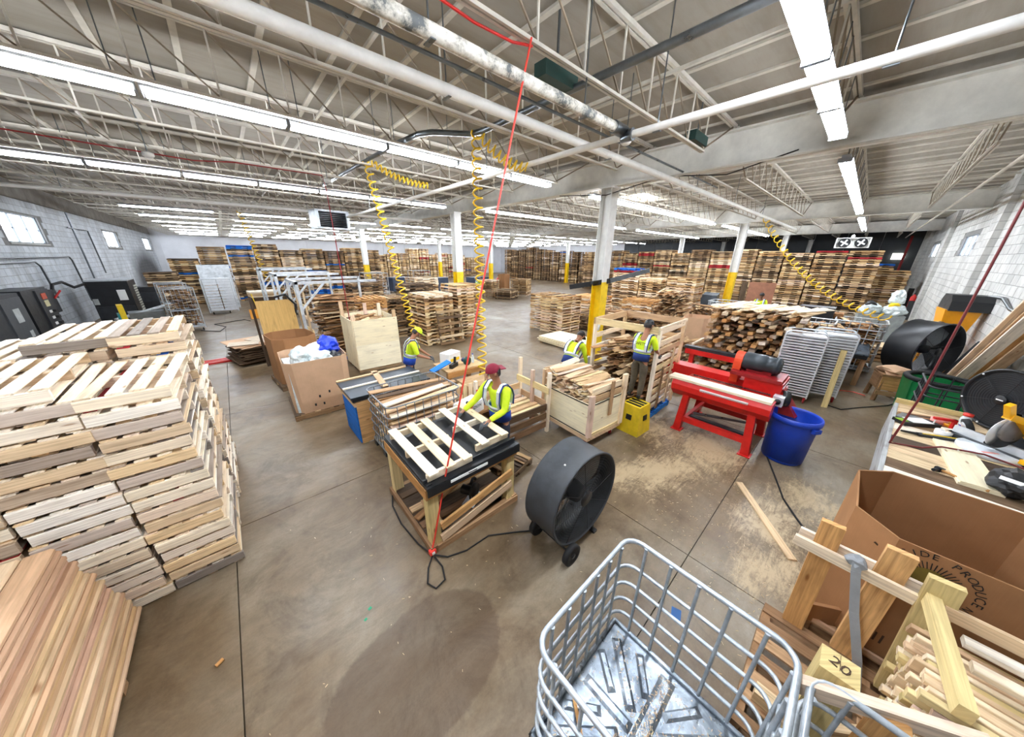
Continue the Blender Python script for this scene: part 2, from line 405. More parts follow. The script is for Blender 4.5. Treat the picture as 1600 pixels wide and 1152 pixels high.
for s0, s1, z0, z1 in wall_block_run(None, 1, 0, 0, 8.0, Y1, 0, 4.95, WIN_L): m.bx(X0, X0+.014, s0, s1, z0, z1)
tag(m.build('blocks', MB_L, wl), kind='stuff')
MB().bx(X0, X0+.03, 8, Y1, 4.95, ZD).build('header_band', mat('grey_brown_band', (150,146,140), .8, 0, .2, 1.5), wl)
wr = MB()
for a, b, c, d in holes_rects(X0-.3, X1+.3, 0, ZD, WIN_R): wr.bx(a, b, Y0-.3, Y0, c, d)
wr = wr.build('wall_right', MORTAR); tag(wr, kind='structure')
near = wall_block_run(None, 1, 0, 0, 10.34, 16.45, .0, ZD, WIN_R)
m = MB(); n = 0; shared = {}
for s0, s1, z0, z1 in near:
    L, Hh = round(s1-s0, 3), round(z1-z0, 3)
    if n < 296 and L > .3 and z0 > .2:
        if (L, Hh) not in shared: shared[(L, Hh)] = MB().box((0, 0, 0), (L, .016, Hh)).mesh('block', MB_R)
        put('block', shared[(L, Hh)], wr, ((s0+s1)/2, Y0+.008, (z0+z1)/2)); n += 1
    else: m.bx(s0, s1, Y0, Y0+.016, z0, z1)
for a0, a1 in ((4.0, 10.34), (16.45, X1)):
    for s0, s1, z0, z1 in wall_block_run(None, 1, 0, 0, a0, a1, 0, ZD, WIN_R): m.bx(s0, s1, Y0, Y0+.016, z0, z1)
tag(m.build('blocks', MB_R, wr), kind='stuff')
for k, x in enumerate((17.4, 27.3, 36.5)):
    p = MB()
    for s0, s1, z0, z1 in wall_block_run(None, 1, 0, 0, x, x+.94, 0, ZD, []): p.bx(s0, s1, Y0, Y0+.16, z0, z1)
    p.bx(x+.01, x+.93, Y0, Y0+.15, 0, ZD, 1); p.build('pilaster', [MB_R, MORTAR], wr)
# windows
WF = mat('steel_window_frame', (120,128,134), .5, .2, .1)
def window(n, axis, off, a0, a1, z0, z1, mull):
    f = MB(); P = lambda a, q, z: (off+q, a, z) if axis == 'y' else (a, off+q, z)
    def bb(a, b, c, d, q0, q1): p, q = P(a, q0, c), P(b, q1, d); f.bx(min(p[0], q[0]), max(p[0], q[0]), min(p[1], q[1]), max(p[1], q[1]), min(p[2], q[2]), max(p[2], q[2]))
    t = .04
    bb(a0, a0+t, z0, z1, -.16, -.06); bb(a1-t, a1, z0, z1, -.16, -.06); bb(a0, a1, z0, z0+t, -.16, -.06); bb(a0, a1, z1-t, z1, -.16, -.06)
    wn = f.build('window_%d' % n, WF); tag(wn, kind='structure')
    g = MB()
    for k in range(1, mull):
        f2 = MB(); f = f2; a = a0+(a1-a0)*k/mull; bb(a-.025, a+.025, z0, z1, -.15, -.07); f2.build('mullion', WF, wn)
    f = MB(); zz = (z0+z1)/2; bb(a0, a1, zz-.015, zz+.015, -.14, -.09); f.build('glazing_bar', WF, wn)
    for k in range(mull):
        f = MB(); bb(a0+(a1-a0)*k/mull, a0+(a1-a0)*(k+1)/mull, z0, z1, -.12, -.11); f.build('pane', SKYL, wn)
    f = MB(); bb(a0-.05, a1+.05, z0-.05, z0, -.2, .03); f.build('sill', MB_R, wn)
for k, (a, b, c, d) in enumerate(WIN_L): window(k+1, 'y', X0, a, b, c, d, 3)
for k, (a, b, c, d) in enumerate(WIN_R): window(k+4, 'x', Y0, a, b, c, d, 3)
WHITEW = mat('white_back_wall', (226,228,232), .7, 0, .06, .6); DARKW = mat('dark_grey_wall', (66,70,74), .7, 0, .15, .6)
wb = MB().bx(X0-.3, X1+.3, Y1, Y1+.3, 0, ZD).build('wall_back', WHITEW); tag(wb, kind='structure')
wf = MB().bx(X1, X1+.3, Y0-.3, Y1+.3, 0, ZD).build('wall_far', WHITEW); tag(wf, kind='structure')
for i in range(12): MB().bx(X1-.06, X1, Y0+.02+i*2.2, Y0+i*2.2+2.18, 0, ZD).build('panel', DARKW, wf)
for i in range(14): MB().bx(X0+.5+i*3.4, X0+.5+i*3.4+.14, Y1-.06, Y1, 0, ZD).build('pilaster', WHITEW, wb)
# ---- roof: deck panels between bulb tees, bar joists, beams
DECK = NT('roof_deck'); _tc = DECK.new('ShaderNodeNewGeometry'); _a = DECK.noise(_tc.outputs['Position'], .5, 5, .6); _b = DECK.noise(DECK.mapping(_tc.outputs['Position'], (.5, 4, 1)), 1.4, 5, .65)
_oi = DECK.new('ShaderNodeObjectInfo')
_c = DECK.ramp(DECK.math('ADD', DECK.math('MULTIPLY', _a, .6), DECK.math('MULTIPLY', _oi.outputs['Random'], .2)), [(.25, (136,130,119)), (.6, (172,166,154))])
DECK.color(DECK.mix(.5, _c, DECK.ramp(_b, [(.3, (.72,.68,.62,1)), (.55, (1,1,1,1))]), 'MULTIPLY')); DECK.rough(.85); DECK = DECK.m
ce = MB().bx(X0-.3, X1+.3, Y0-.3, Y1+.3, ZD+.12, ZD+.3).build('ceiling', STEELD); tag(ce, kind='structure')
PW = .78; i = 0; x = X0
dp = MB().bx(.012, PW-.012, Y0, Y1, 0, .12).mesh('roof_panel', DECK); tee = MB().bx(-.035, .035, Y0, Y1, -.03, 0).bx(-.008, .008, Y0, Y1, 0, .1).mesh('bulb_tee', STEELW)
while x < X1:
    put('roof_panel', dp, ce, (x, 0, ZD)); put('bulb_tee', tee, ce, (x, 0, ZD)); x += PW
def joist_meshes(L, seat, pan=.72):
    """bar joist along +x, length L; bottom chord stops short of both bearings"""
    tc = MB().bx(0, L, -.05, -.010, 5.57, 5.62).bx(0, L, .010, .05, 5.57, 5.62).mesh('top_chord', STEELW)
    n = max(2, round((L-2*seat)/pan)); p = (L-2*seat)/n
    bc = MB().bx(seat, L-seat, -.036, -.008, 4.89, 4.92).bx(seat, L-seat, .008, .036, 4.89, 4.92).mesh('bottom_chord', STEELW)
    wb_ = MB()
    wb_.bar((.1, 0, 5.56), (seat+.05, 0, 4.92), .022, .022, (0, 1, 0)); wb_.bar((L-.1, 0, 5.56), (L-seat-.05, 0, 4.92), .022, .022, (0, 1, 0))
    for k in range(n):
        a = seat+k*p; wb_.bar((a, 0, 4.91), (a, 0, 5.58), .018, .018, (0, 1, 0), 1)
        wb_.bar((a, 0, 5.57), (a+p, 0, 4.92), .016, .016, (0, 1, 0), 0)
    wb_.bar((L-seat, 0, 4.92), (L-seat, 0, 5.57), .018, .018, (0, 1, 0), 1)
    wbm = wb_.mesh('web', [STEELD, STEELW]); return tc, bc, wbm
BEAMS = (8.29, 20.8, 33.3)
spans = [(X0, 8.29), (8.29, 20.8), (20.8, 33.3), (33.3, X1)]
NJ = 32
for bi, (a, b) in enumerate(spans):
    L = b-a-.1; tcm, bcm, wbm = joist_meshes(L, 1.40)
    one = None
    for j in range(NJ):
        y = -.85+1.7*j
        if y > Y1-.5: break
        if bi < 2 and j < 13:
            J = put('joist', tcm, ce, (a+.05, y, 0)); put('bottom_chord', bcm, J); put('web', wbm, J)
        else:
            if one is None:
                bm_ = bmesh.new()
                for q in (tcm, bcm, wbm): bm_.from_mesh(q)
                one = bpy.data.meshes.new('joist'); bm_.to_mesh(one); bm_.free(); one.materials.append(STEELW)
            put('joist', one, ce, (a+.05, y, 0))
# bridging angles crossing the joists near the camera
for x in (-1.4, 1.9, 5.2, 11.5, 14.6, 17.7):
    MB().bx(x-.02, x+.02, Y0, 40, 5.50, 5.54).build('bridging', STEELW, ce)
for x in BEAMS:
    g = MB().bx(x-.15, x+.15, Y0, Y1, 4.9, 4.93).bx(x-.15, x+.15, Y0, Y1, 5.5, 5.53).bx(x-.012, x+.012, Y0, Y1, 4.93, 5.5)
    y = Y0+1
    bmo = g.build('beam', mat('beam_paint', (226,225,218), .6, 0, .10, 2)); tag(bmo, kind='structure')
def column(x, y, w=.34, zy=2.42):
    h = w/2; t = .02
    def sec(m, z0, z1):
        m.bx(x-h, x+h, y-h, y-h+t, z0, z1).bx(x-h, x+h, y+h-t, y+h, z0, z1).bx(x-t/2, x+t/2, y-h+t, y+h-t, z0, z1); return m
    c = sec(MB(), zy, 4.9).bx(x-h-.03, x+h+.03, y-h-.03, y+h+.03, 4.86, 4.9).build('column', WHITE); tag(c, kind='structure')
    sec(MB(), 0, zy).build('guard', YEL, c); MB().bx(x-h-.06, x+h+.06, y-h-.06, y+h+.06, 0, .02).build('base_plate', YEL, c)
for x, y in ((8.29,5.28), (20.8,4.95), (8.0,12.7), (8.0,25.6), (32.6,12.4), (42.3,11.6), (33.5,5.0), (42.4,4.4), (32.5,25.8), (21.2,27.1), (20.0,35.8)): column(x, y)
# skylight in the second bay
sk = MB().bx(13.4, 15.4, 6.9, 8.2, ZD-.02, ZD-.005).build('window_9', SKYLITE); tag(sk, kind='structure')
MB().bx(13.3, 15.5, 6.8, 6.9, ZD-.06, ZD).bx(13.3, 15.5, 8.2, 8.3, ZD-.06, ZD).bx(13.3, 13.4, 6.9, 8.2, ZD-.06, ZD).bx(15.4, 15.5, 6.9, 8.2, ZD-.06, ZD).build('frame', STEELW, sk)
# ================================================================ lamps
FIX = mat('grey_reflector', (150,154,160), .4, 0, .03)
def fixture_meshes(L, W):
    h = MB(); h.bx(0, L, -.06, .06, .055, .11); h.bx(0, L, -W/2, W/2, .045, .057)
    h.bx(0, .012, -W/2, W/2, -.02, .06); h.bx(L-.012, L, -W/2, W/2, -.02, .06)
    hm = h.mesh('housing', FIX)
    tm = MB().tube([(.03, 0, 0), (L-.03, 0, 0)], .02, 6).mesh('tube', TUBE)
    return hm, tm
FW = .20; FM, TMESH = fixture_meshes(1.38, FW)
ROD = MB().tube([(0, 0, .1), (0, 0, ZD-4.83)], .006, 4).mesh('hanger', CONDUIT)
def fixture(x, y, z, lab, grp, nt=3):
    r = thing('strip_light', (x, y, z), lab, 'light', grp)
    put('housing', FM, r)
    for k in range(nt): put('tube', TMESH, r, (0, (k-(nt-1)/2)*.066, .0))
    for xx in (.15, 1.23): put('hanger', ROD, r, (xx, 0, 0))
ZL = 4.83
NTH = ['first', 'second', 'third', 'fourth', 'fifth', 'sixth', 'seventh', 'eighth', 'ninth', 'tenth', 'eleventh', 'twelfth', 'thirteenth', 'fourteenth', 'fifteenth']
for k in range(1, 10): fixture(7.36-1.42*k, .84, ZL, '%s strip light before the big beam, right aisle row' % NTH[k-1], 'strip lights right of the saw, before the beam')
for k in range(7): fixture(9.02+1.44*k, .83, ZL, '%s strip light beyond the big beam, right aisle row' % NTH[k], 'strip lights beyond the beam over the right aisle')
for k in range(7): fixture(6.77-1.41*(k+1), 6.13, ZL, '%s strip light from the beam, row over the pallet table' % NTH[k], 'strip lights in the row over the pallet table')
for k in range(7): fixture(6.78-1.41*(k+1), 11.42, ZL, '%s strip light from the beam, second long row over the plywood crate' % NTH[k], 'strip lights in the second row over the plywood crate')
one = MB()
def far_fixture_mesh():
    m = MB(); L = 1.38
    m.bx(0, L, -.10, .10, .05, .09, 0); m.bx(.03, L-.03, -.09, -.05, -.02, .02, 1); m.bx(.03, L-.03, .05, .09, -.02, .02, 1)
    m.bx(.2, .21, 0, .01, .09, .82); m.bx(1.2, 1.21, 0, .01, .09, .82)
    return m.mesh('strip_light', [FIX, TUBE])
FFM = far_fixture_mesh()
FFM1 = MB().bx(0, 1.38, -.08, .08, .04, .09, 0).bx(.03, 1.35, -.03, .03, -.01, .035, 1).bx(.2, .21, 0, .01, .09, .82).bx(1.2, 1.21, 0, .01, .09, .82).mesh('strip_light', [FIX, TUBE])
def far_fix(x, y, lab, grp, me=None):
    tag(put('strip_light', me or FFM, None, (x, y, ZL)), lab, 'light', grp)
for k in range(8): far_fix(8.7+1.43*k, 6.2, '%s strip light past the main column, in the row beside it' % NTH[k], 'strip lights just beyond the main column')
for k in range(8): far_fix(8.45+1.38*k, 11.05, '%s strip light in the row left of the main column, beyond the beam' % NTH[k], 'strip lights left of the main column')
for k in range(8): far_fix(21.2+1.43*k, 6.05, '%s strip light in the row over the tall pallet wall' % NTH[k], 'strip lights over the tall pallet wall')
for k in range(8): far_fix(21.1+1.43*k, 11.05, '%s strip light in the row left of the far right column' % NTH[k], 'strip lights left of the far right column')
for k in range(6): far_fix(21.4+1.43*k, .83, '%s strip light at the far end of the right aisle' % NTH[k], 'strip lights at the far end of the right aisle')
for r_ in range(7):
    y = 20.3+4.1*r_
    for c_ in range(13):
        x = -2.62+3.55*c_
        if 8.0 < x+1.4 < 8.9: x += .3
        for k in range(2):
            if x+1.4*k > X1-2: continue
            far_fix(x+1.38*k, y, 'strip light, %s half of the %s pair in the %s far row' % (('left', 'right')[k], NTH[c_], NTH[r_]), 'strip lights in pairs over the far hall', FFM1)
# ================================================================ pallets
ORD = ['lowest', 'second from the floor', 'third from the floor', 'fourth from the floor', 'fifth from the floor', 'sixth from the floor', 'seventh from the floor', 'eighth from the floor', 'ninth from the floor', 'tenth from the floor', 'eleventh from the floor', 'twelfth from the floor', 'thirteenth from the floor', 'fourteenth from the floor', 'fifteenth from the floor', 'sixteenth from the floor', 'seventeenth from the floor', 'eighteenth from the floor', 'nineteenth from the floor', 'twentieth from the floor']
def ordl(k, n): return 'topmost' if k == n-1 else ORD[k]
def nboard(L, W, T, e=None):
    """board along x with slightly eased edges"""
    e = e or min(.004, T*.25); m = MB(); h, w_, t = L/2, W/2, T/2
    prof = [(-w_, -t+e), (-w_+e, -t), (w_-e, -t), (w_, -t+e), (w_, t-e), (w_-e, t), (-w_+e, t), (-w_, t-e)]
    vs = [(-h, a, b) for a, b in prof]+[(h, a, b) for a, b in prof]; q = RND.random()*9
    fs = [tuple(range(7, -1, -1)), tuple(range(8, 16))]+[(i, (i+1) % 8, 8+(i+1) % 8, 8+i) for i in range(8)]
    uv = [[(q+vs[i][1]*.3, q+vs[i][1]+vs[i][2]) for i in f] for f in fs[:2]]+[[(q+vs[i][0], q+i % 8*.02+vs[i][1]) for i in f] for f in fs[2:]]
    return m.add(vs, fs, 0, uv)
LAY = .1212
HB = {}
for nm in (W_NEAR, W_BLUE, W_RED):
    HB[nm.name] = (nboard(.505, .037, .089).mesh('stringer', nm), nboard(1.185, .088, .0155).mesh('deck_board', nm), nboard(1.18, .072, .0155).mesh('bottom_board', nm))
def half_pallet(x, y, z, rz, lab, grp, seed):
    r = random.Random(seed); t = thing('half_pallet', (x, y, z), lab, 'pallet', grp, rz)
    N = HB[W_NEAR.name]
    for yy in (-.59, 0, .59):
        put('stringer', N[0], t, (r.uniform(-.006, .006), yy, .060), (0, 0, r.uniform(-.01, .01)))
    for k in range(4):
        s = HB[W_RED.name] if r.random() < .012 else HB[W_BLUE.name] if r.random() < .012 else N
        put('deck_board', s[1], t, (-.205+k*.1367+r.uniform(-.012, .012), r.uniform(-.008, .008), .1128), (0, 0, PI/2+r.uniform(-.012, .012)))
    for k in range(3):
        s = HB[W_RED.name] if r.random() < .014 else N
        put('bottom_board', s[2], t, (-.2+k*.2, r.uniform(-.006, .006), .0078), (0, 0, PI/2))
    return t
NAMES = {0: 'stack at the aisle corner', 1: 'second stack from the aisle', 2: 'third stack from the aisle', 3: 'stack at the picture edge'}
sd = 1
for ci, xc in enumerate((-.795, -1.335, -1.875, -2.415)):
    for ri, (yc, n) in enumerate(((4.28, (17, 18, 18, 18)[ci]), (5.55, (19, 19, 18, 19)[ci]))):
        if ri == 1 and ci == 3: continue
        drift = RND.uniform(-.0, .012)
        for k in range(n):
            sd += 1; r = random.Random(sd*7)
            dx = r.uniform(-.014, .014)-(.0026*k if ci == 0 and ri == 0 else 0); dy = r.uniform(-.014, .014); rz = r.uniform(-.012, .012)
            if ci == 0 and ri == 0 and k == n-1: dx, dy, rz = -.02, .015, -.03
            if ci == 1 and ri == 0 and k == n-1: dx, dy, rz = -.10, .03, .05
            if ci == 1 and ri == 0 and k == n-2: dx, dy, rz = .0, .02, .03
            if ci == 0 and ri == 1 and k == n-1: dx, dy, rz = -.03, -.03, .02
            lab = 'small pallet, %s in the %s row, %s' % (ordl(k, n), 'front' if ri == 0 else 'back', NAMES[ci])
            half_pallet(xc+dx, yc+dy, k*LAY, rz, lab, 'small pallets stacked at the left', sd)
# paper label stuck on one stringer
# ---- bundle of planed boards in the left corner: 22 courses, boards along y
bt = .0515; bw = .135
bdl = nboard(3.4, bw, bt-.003, .014).mesh('timber', W_PINK)
rb = random.Random(5)
for q, l_ in ((2.9, 'far'), (1.5, 'middle'), (.3, 'near')): tag(MB().bx(-3.0, -1.27, q-.05, q+.05, 0, .05).build('bearer', W_BROWN), 'brown bearer under the bundle of planed boards, the %s one' % l_, 'bearer')
for k in range(21):
    for c in range(2 if k < 20 else 7):
        x = -1.335-c*(bw+.006)-.0050*k
        end = 3.60-.0125*k+rb.uniform(-.02, .012)
        o = put('timber', bdl, None, (x+rb.uniform(-.013, .013), end-1.7, .05+bt*(k+.5)), (0, 0, PI/2+rb.uniform(-.002, .002)))
        tag(o, ('planed board on top of the corner bundle, %s from its edge' % ('outermost', 'second', 'third', 'fourth', 'fifth', 'sixth', 'seventh')[c] if k == 20 else 'planed board, %s, %s in the side of the corner bundle' % ((ORD+ORD)[k], ('outermost', 'second')[c])), 'board', 'planed boards in the corner bundle')
core = MB()
for k in range(20):
    for c in range(2, 11): core.bx(-1.335-c*(bw+.006)-bw/2-.005*k, -1.335-c*(bw+.006)+bw/2-.005*k, .2, 3.5-.0125*k, .05+bt*k+.002, .05+bt*(k+1)-.002)
tag(core.build('inner_boards', W_PINK), 'planed boards hidden inside the corner bundle', 'boards', None, 'stuff')
# ---- full pallets
def notched(m, L, y, z, h=.089, t=.038, mi=0):
    """stringer along x with two fork notches below"""
    n = [(-.5, -.36), (-.36, -.14), (-.14, .14), (.14, .36), (.36, .5)]
    m.bx(-L/2, L/2, y-t/2, y+t/2, z+.055, z+h, mi)
    for a, b in (n[0], n[2], n[4]): m.bx(a*L, b*L, y-t/2, y+t/2, z, z+.056, mi)
def full_pallet_mesh(L, D, mats, wd, seed, name='pallet', deck=7):
    """L along stringers (x), D along deck boards (y)"""
    r = random.Random(seed); m = MB()
    for y in (-D/2+.02, 0, D/2-.02): notched(m, L, y, .016)
    for k in range(deck):
        x = -L/2+.055+(L-.11)*k/(deck-1); w_ = r.choice((.09, .095, .12)); m.bx(x-w_/2, x+w_/2, -D/2+.015, D/2-.015, .105, .1205)
    for k in range(4):
        x = -L/2+.05+(L-.1)*k/3; m.bx(x-.045, x+.045, -D/2+.02, D/2-.02, 0, .016)
    return m.mesh(name, mats)
def stack(x, y, n, L, D, rz, where, grp, mts, jit=.02, lean=(0, 0)):
    ms = [full_pallet_mesh(L, D, mm, None, i+int(x*10)) for i, mm in enumerate(mts)]
    r = random.Random(int(x*100+y*37))
    for k in range(n):
        o = put('pallet', r.choice(ms), None, (x+r.uniform(-jit, jit)+lean[0]*k, y+r.uniform(-jit, jit)+lean[1]*k, k*LAY), (0, 0, rz+r.uniform(-.02, .02)))
        tag(o, 'pallet, %s, stack %s' % (ordl(k, n) if n <= 20 or k == n-1 or k < 20 else 'high up', where), 'pallet', 'full pallets in stacks')
MIX = [W_FRESH, W_FAR, W_FAR]; LT = [W_FRESH, W_FAR, W_FRESH]; DK = [W_OLD, W_DARK, W_OLD]
stack(5.42, 10.62, 15, 1.14, 1.25, .02, 'behind the worker in the lime cap', 0, MIX)
stack(6.90, 10.78, 17, 1.16, 1.25, .01, 'just right of the leaning pallet', 0, MIX)
stack(3.35, 11.7, 14, 1.30, 1.1, .0, 'behind the plywood crate', 0, [W_YEL, W_FRESH, W_ORANGE])
stack(4.75, 12.4, 13, 1.2, 1.1, 0, 'between the plywood crate and the lime cap', 0, DK)
stack(6.1, 13.4, 16, 1.25, 1.1, 0, 'in the second row behind the lime cap', 0, DK)
stack(4.5, 15.2, 16, 1.3, 1.1, 0, 'in the third row left of the round column', 0, DK)
stack(7.4, 15.3, 17, 1.3, 1.1, 0, 'in the third row by the yellow column foot', 0, MIX)
stack(10.52, 8.86, 13, 1.85, 1.25, PI/2, 'left of the main yellow column', 0, LT)
stack(12.1, 8.3, 6, 1.4, 1.2, PI/2, 'low behind the worker at the yellow column', 0, DK)
stack(13.4, 8.9, 11, 1.5, 1.25, PI/2, 'behind the main yellow column', 0, [W_NEAR, W_ORANGE])
stack(15.9, 18.4, 6, 1.3, 1.3, .4, 'low on the wet floor beyond the red cord', 0, DK)
stack(15.6, 20.3, 11, 1.3, 1.3, .4, 'on the wet floor beside the lime worker', 0, MIX)
stack(18.4, 19.4, 11, 1.4, 1.4, .5, 'right of the bundle of brown paper', 0, MIX)
stack(14.9, 7.0, 10, 1.5, 1.2, PI/2, 'right of the yellow column, with open ends', 0, [W_NEAR, W_ORANGE])
stack(17.6, 9.2, 19, 1.6, 1.2, PI/2, 'with the painted pallets on it', 0, LT)
stack(17.6, 7.75, 17, 1.2, 1.2, PI/2, 'beside the one with painted pallets', 0, MIX)
stack(17.7, 6.2, 18, 1.4, 1.2, PI/2, 'of pale pallets behind the scrap stack', 0, LT)
for z, mm, lab in ((19*LAY, W_RED, 'red painted pallet on the stack right of the main column'), (20*LAY, W_BLUE, 'blue painted pallet on the red pallet right of the main column')):
    tag(put('pallet', full_pallet_mesh(1.3, 1.2, mm, None, 3), None, (17.6, 9.35, z), (0, 0, PI/2)), lab, 'pallet', 'full pallets in stacks')
# pallet leaning against the front stack, with its parts
t = thing('leaning_pallet', (5.72, 9.70, .035), 'weathered pallet standing on edge, leaning on the stack', 'pallet', None, rot=(1.42, 0, -.02))
for x in (-.46, 0, .46): put('stringer', nboard(1.24, .04, .09).mesh('stringer', W_OLD), t, (x, .62, .0), (0, 0, PI/2))
for k in range(6): put('deck_board', nboard(1.02, .10, .016).mesh('deck_board', W_OLD), t, (0, .05+k*.227, .055), (0, 0, 0))
# flat sheets low in front of the yellow column
t = thing('sheet_stack', (9.0, 6.9, 0), 'low stack of pale plywood sheets on the wet floor', 'sheets')
for k in range(5): MB().box((RND.uniform(-.05, .05), RND.uniform(-.05, .05), .06+k*.045), (1.25, 1.9, .03)).build('sheet', W_PLY, t, (0, 0, 0), (0, 0, RND.uniform(-.06, .06)))
for q in (-.8, 0, .8): MB().bx(-.6, .6, q-.04, q+.04, 0, .045).build('bearer', W_OLD, t)
# ---- the rows too far away to handle one by one: one object
ms = [W_FAR, W_FRESH, W_OLD, W_DARK, W_BLUE, W_RED]
far = MB()
def fp(x, y, z, L, D, rz, mi, r, open_end=False):
    R = rotm('Z', rz); h = LAY
    def b(cx, cy, cz, lx, ly, lz): far.box(R @ Vector((cx, cy, cz))+Vector((x, y, z)), (lx, ly, lz), R, mi)
    for yy in (-D/2+.02, D/2-.02):
        b(0, yy, .088, L, .04, .035); b(-.43*L, yy, .043, .14*L, .04, .056); b(.43*L, yy, .043, .14*L, .04, .056); b(0, yy, .043, .26*L, .04, .056)
    b(0, 0, .06, L, .04, .089)
    if open_end:
        for q in (-.42, -.2, 0, .2, .42): b(q*L, 0, .113, .1*L, D, .014)
    else: b(0, 0, .113, L-.04, D-.07, .014)
    b(-.4*L, 0, .008, .16*L, D-.05, .014); b(.4*L, 0, .008, .16*L, D-.05, .014)
def far_stack(x, y, n, L, D, rz, pal, seed, lean=.0):
    r = random.Random(seed); mi = 0
    for k in range(n):
        if r.random() < .75: mi = r.choices(range(6), pal)[0]
        fp(x+r.uniform(-.025, .025)+lean*k, y+r.uniform(-.025, .025), k*LAY, L, D, rz+r.uniform(-.015, .015), mi, r)
P_E = (9, 2, 6, 3, .12, .2); P_L = (7, 3, 7, 5, 1.2, .3); P_C = (2, .3, 4, 10, .1, .1); P_B = (9, 5, 3, 0, .1, .4)
for k in range(14):
    far_stack(28.6, .35+1.46*k, (30, 30, 29, 30, 31, 30, 31, 29, 31, 30, 29, 31, 30, 30)[k], 1.38, 1.2, PI/2, P_E, 100+k)
for k, (y, n) in enumerate(((-.95, 21), (-.25, 24))): far_stack(30.2+k*1.3, y-.1, n, 1.3, 1.2, PI/2, P_B, 140+k)
for k in range(9):
    far_stack(-1.9+1.42*k, 29.2, (23, 29, 30, 31, 28, 29, 28, 30, 29)[k], 1.34, 1.2, 0, P_L, 200+k)
far_stack(-2.9, 27.7, 17, 1.3, 1.2, 0, P_L, 230)
for k in range(11):
    far_stack(33.5, 22.0+1.58*k, (28, 29, 31, 32, 31, 33, 34, 36, 34, 33, 34)[k], 1.34, 1.2, PI/2, P_C, 300+k)
for k in range(10):
    far_stack(13.5+1.5*k, 42.5, (27, 26, 27, 28, 33, 33, 27, 29, 28, 27)[k], 1.36, 1.2, 0, P_B, 400+k)
for k in range(4): far_stack(29+1.5*k, 46, 24, 1.36, 1.2, 0, P_B, 430+k)
for k in range(5): far_stack(34+1.5*k, 17.5, 27, 1.36, 1.2, 0, P_C, 450+k)
tag(far.build('pallet_rows', ms), 'long rows of stacked wooden pallets filling the far hall', 'pallets', None, 'stuff')
# ================================================================ overhead pipes, cords, heater
def pipe(name, pts, r, m, lab, n=12, cat='pipe', clamps=None):
    o = thing(name, pts[0], lab, cat); p0 = Vector(pts[0])
    MB().tube([Vector(p)-p0 for p in pts], r, n).build('tube', m, o)
    for c in clamps or []:
        c = Vector(c)-p0
        MB().tube([c+Vector((0, 0, -r-.012)), c+Vector((0, 0, .05)), c+Vector((0, 0, ZD-p0.z-c.z))], .008, 5).bar(c+Vector((-.02, 0, -r-.006)), c+Vector((.02, 0, -r-.006)), r*2.1, .008).build('clamp', CONDUIT, o)
    return o
pipe('white_pipe', [(-5.2, 3.56, 4.78), (25.5, 3.5, 4.78)], .062, PIPEW, 'thick clean white pipe running under the joists over the pallet table', 14, clamps=[(-1, 3.55, 4.78), (2.2, 3.55, 4.78), (5.4, 3.55, 4.78), (9.6, 3.55, 4.78), (13, 3.54, 4.78), (17, 3.53, 4.78)])
def mott():
    t = NT('peeling_pipe_paint'); tc = t.new('ShaderNodeTexCoord'); f = t.noise(tc.outputs['Object'], 4.5, 7, .75)
    t.color(t.ramp(f, [(.40, (96,100,100)), (.46, (176,172,160)), (.56, (226,222,212))])); t.rough(.6); return t.m
pipe('peeling_pipe', [(-5.2, 2.53, 4.6), (4.0, 2.53, 4.6)], .055, mott(), 'white pipe with peeling grey patches above the red cord', 14, clamps=[(-1.2, 2.53, 4.6), (1.45, 2.53, 4.6), (3.3, 2.53, 4.6)])
pipe('sprinkler_main', [(4.15, -2.3, 4.55), (4.15, 15.2, 4.55)], .042, PIPEW, 'white sprinkler pipe crossing under all the other pipes', 12, clamps=[(4.15, .3, 4.55), (4.15, 2.1, 4.55), (4.15, 5.4, 4.55), (4.15, 8.6, 4.55), (4.15, 12, 4.55)])
tag(MB().tube([(3.9, 2.53, 4.6), (4.15, 2.53, 4.6), (4.15, 2.53, 4.55), (4.15, 2.4, 4.55)], .07, 12).build('pipe_coupling', CONDUIT), 'steel coupling joining the peeling pipe to the sprinkler pipe', 'coupling')
pipe('thin_conduit', [(-5.2, 3.40, 4.93), (10.5, 3.36, 4.93)], .02, CONDUIT, 'thin bare steel conduit beside the thick white pipe', 8)
pipe('steel_pipe', [(3.62, -2.3, 5.0), (3.58, 4.7, 5.0), (3.52, 4.98, 5.0), (3.0, 5.36, 5.0), (2.88, 5.6, 5.0), (2.8, 6.3, 5.0), (2.64, 10.9, 5.0), (2.55, 14.0, 5.0)], .042, CONDUIT, 'bare steel air pipe with a kink where the yellow coil hangs', 10)
pipe('gas_pipe', [(-5.2, 16.0, 4.78), (8.0, 15.9, 4.78)], .055, PIPEW, 'grey-white gas pipe low in front of the left wall windows', 10, clamps=[(-3, 15.98, 4.78), (0, 15.96, 4.78), (3, 15.94, 4.78), (6, 15.92, 4.78)])
pipe('aisle_conduit', [(9.3, -1.25, 4.8), (40, -1.25, 4.8)], .03, STEELW, 'thin cream conduit along the joist by the right wall', 8)
pipe('main_by_beam', [(8.05, -2.3, 4.86), (8.05, 4.9, 4.86)], .022, STEELW, 'thin cream line along the foot of the big beam', 8)
for x, y in ((3.35, 3.0), (6.6, 2.6)):
    t = thing('green_box', (x, y, 5.05), 'dark green metal box hanging over the sprinkler pipe' if x > 5 else 'dark green metal box hanging beside the red cord', 'box', None, .0)
    MB().bx(-.28, .28, -.09, .09, -.07, .07).build('case', mat('dark_green_steel', (22,56,50), .5)); MB().bx(-.01, .01, -.01, .01, .07, .6).build('hanger', CONDUIT, t)
    bpy.data.objects[[o.name for o in bpy.data.objects if o.name.startswith('case')][-1]].parent = t
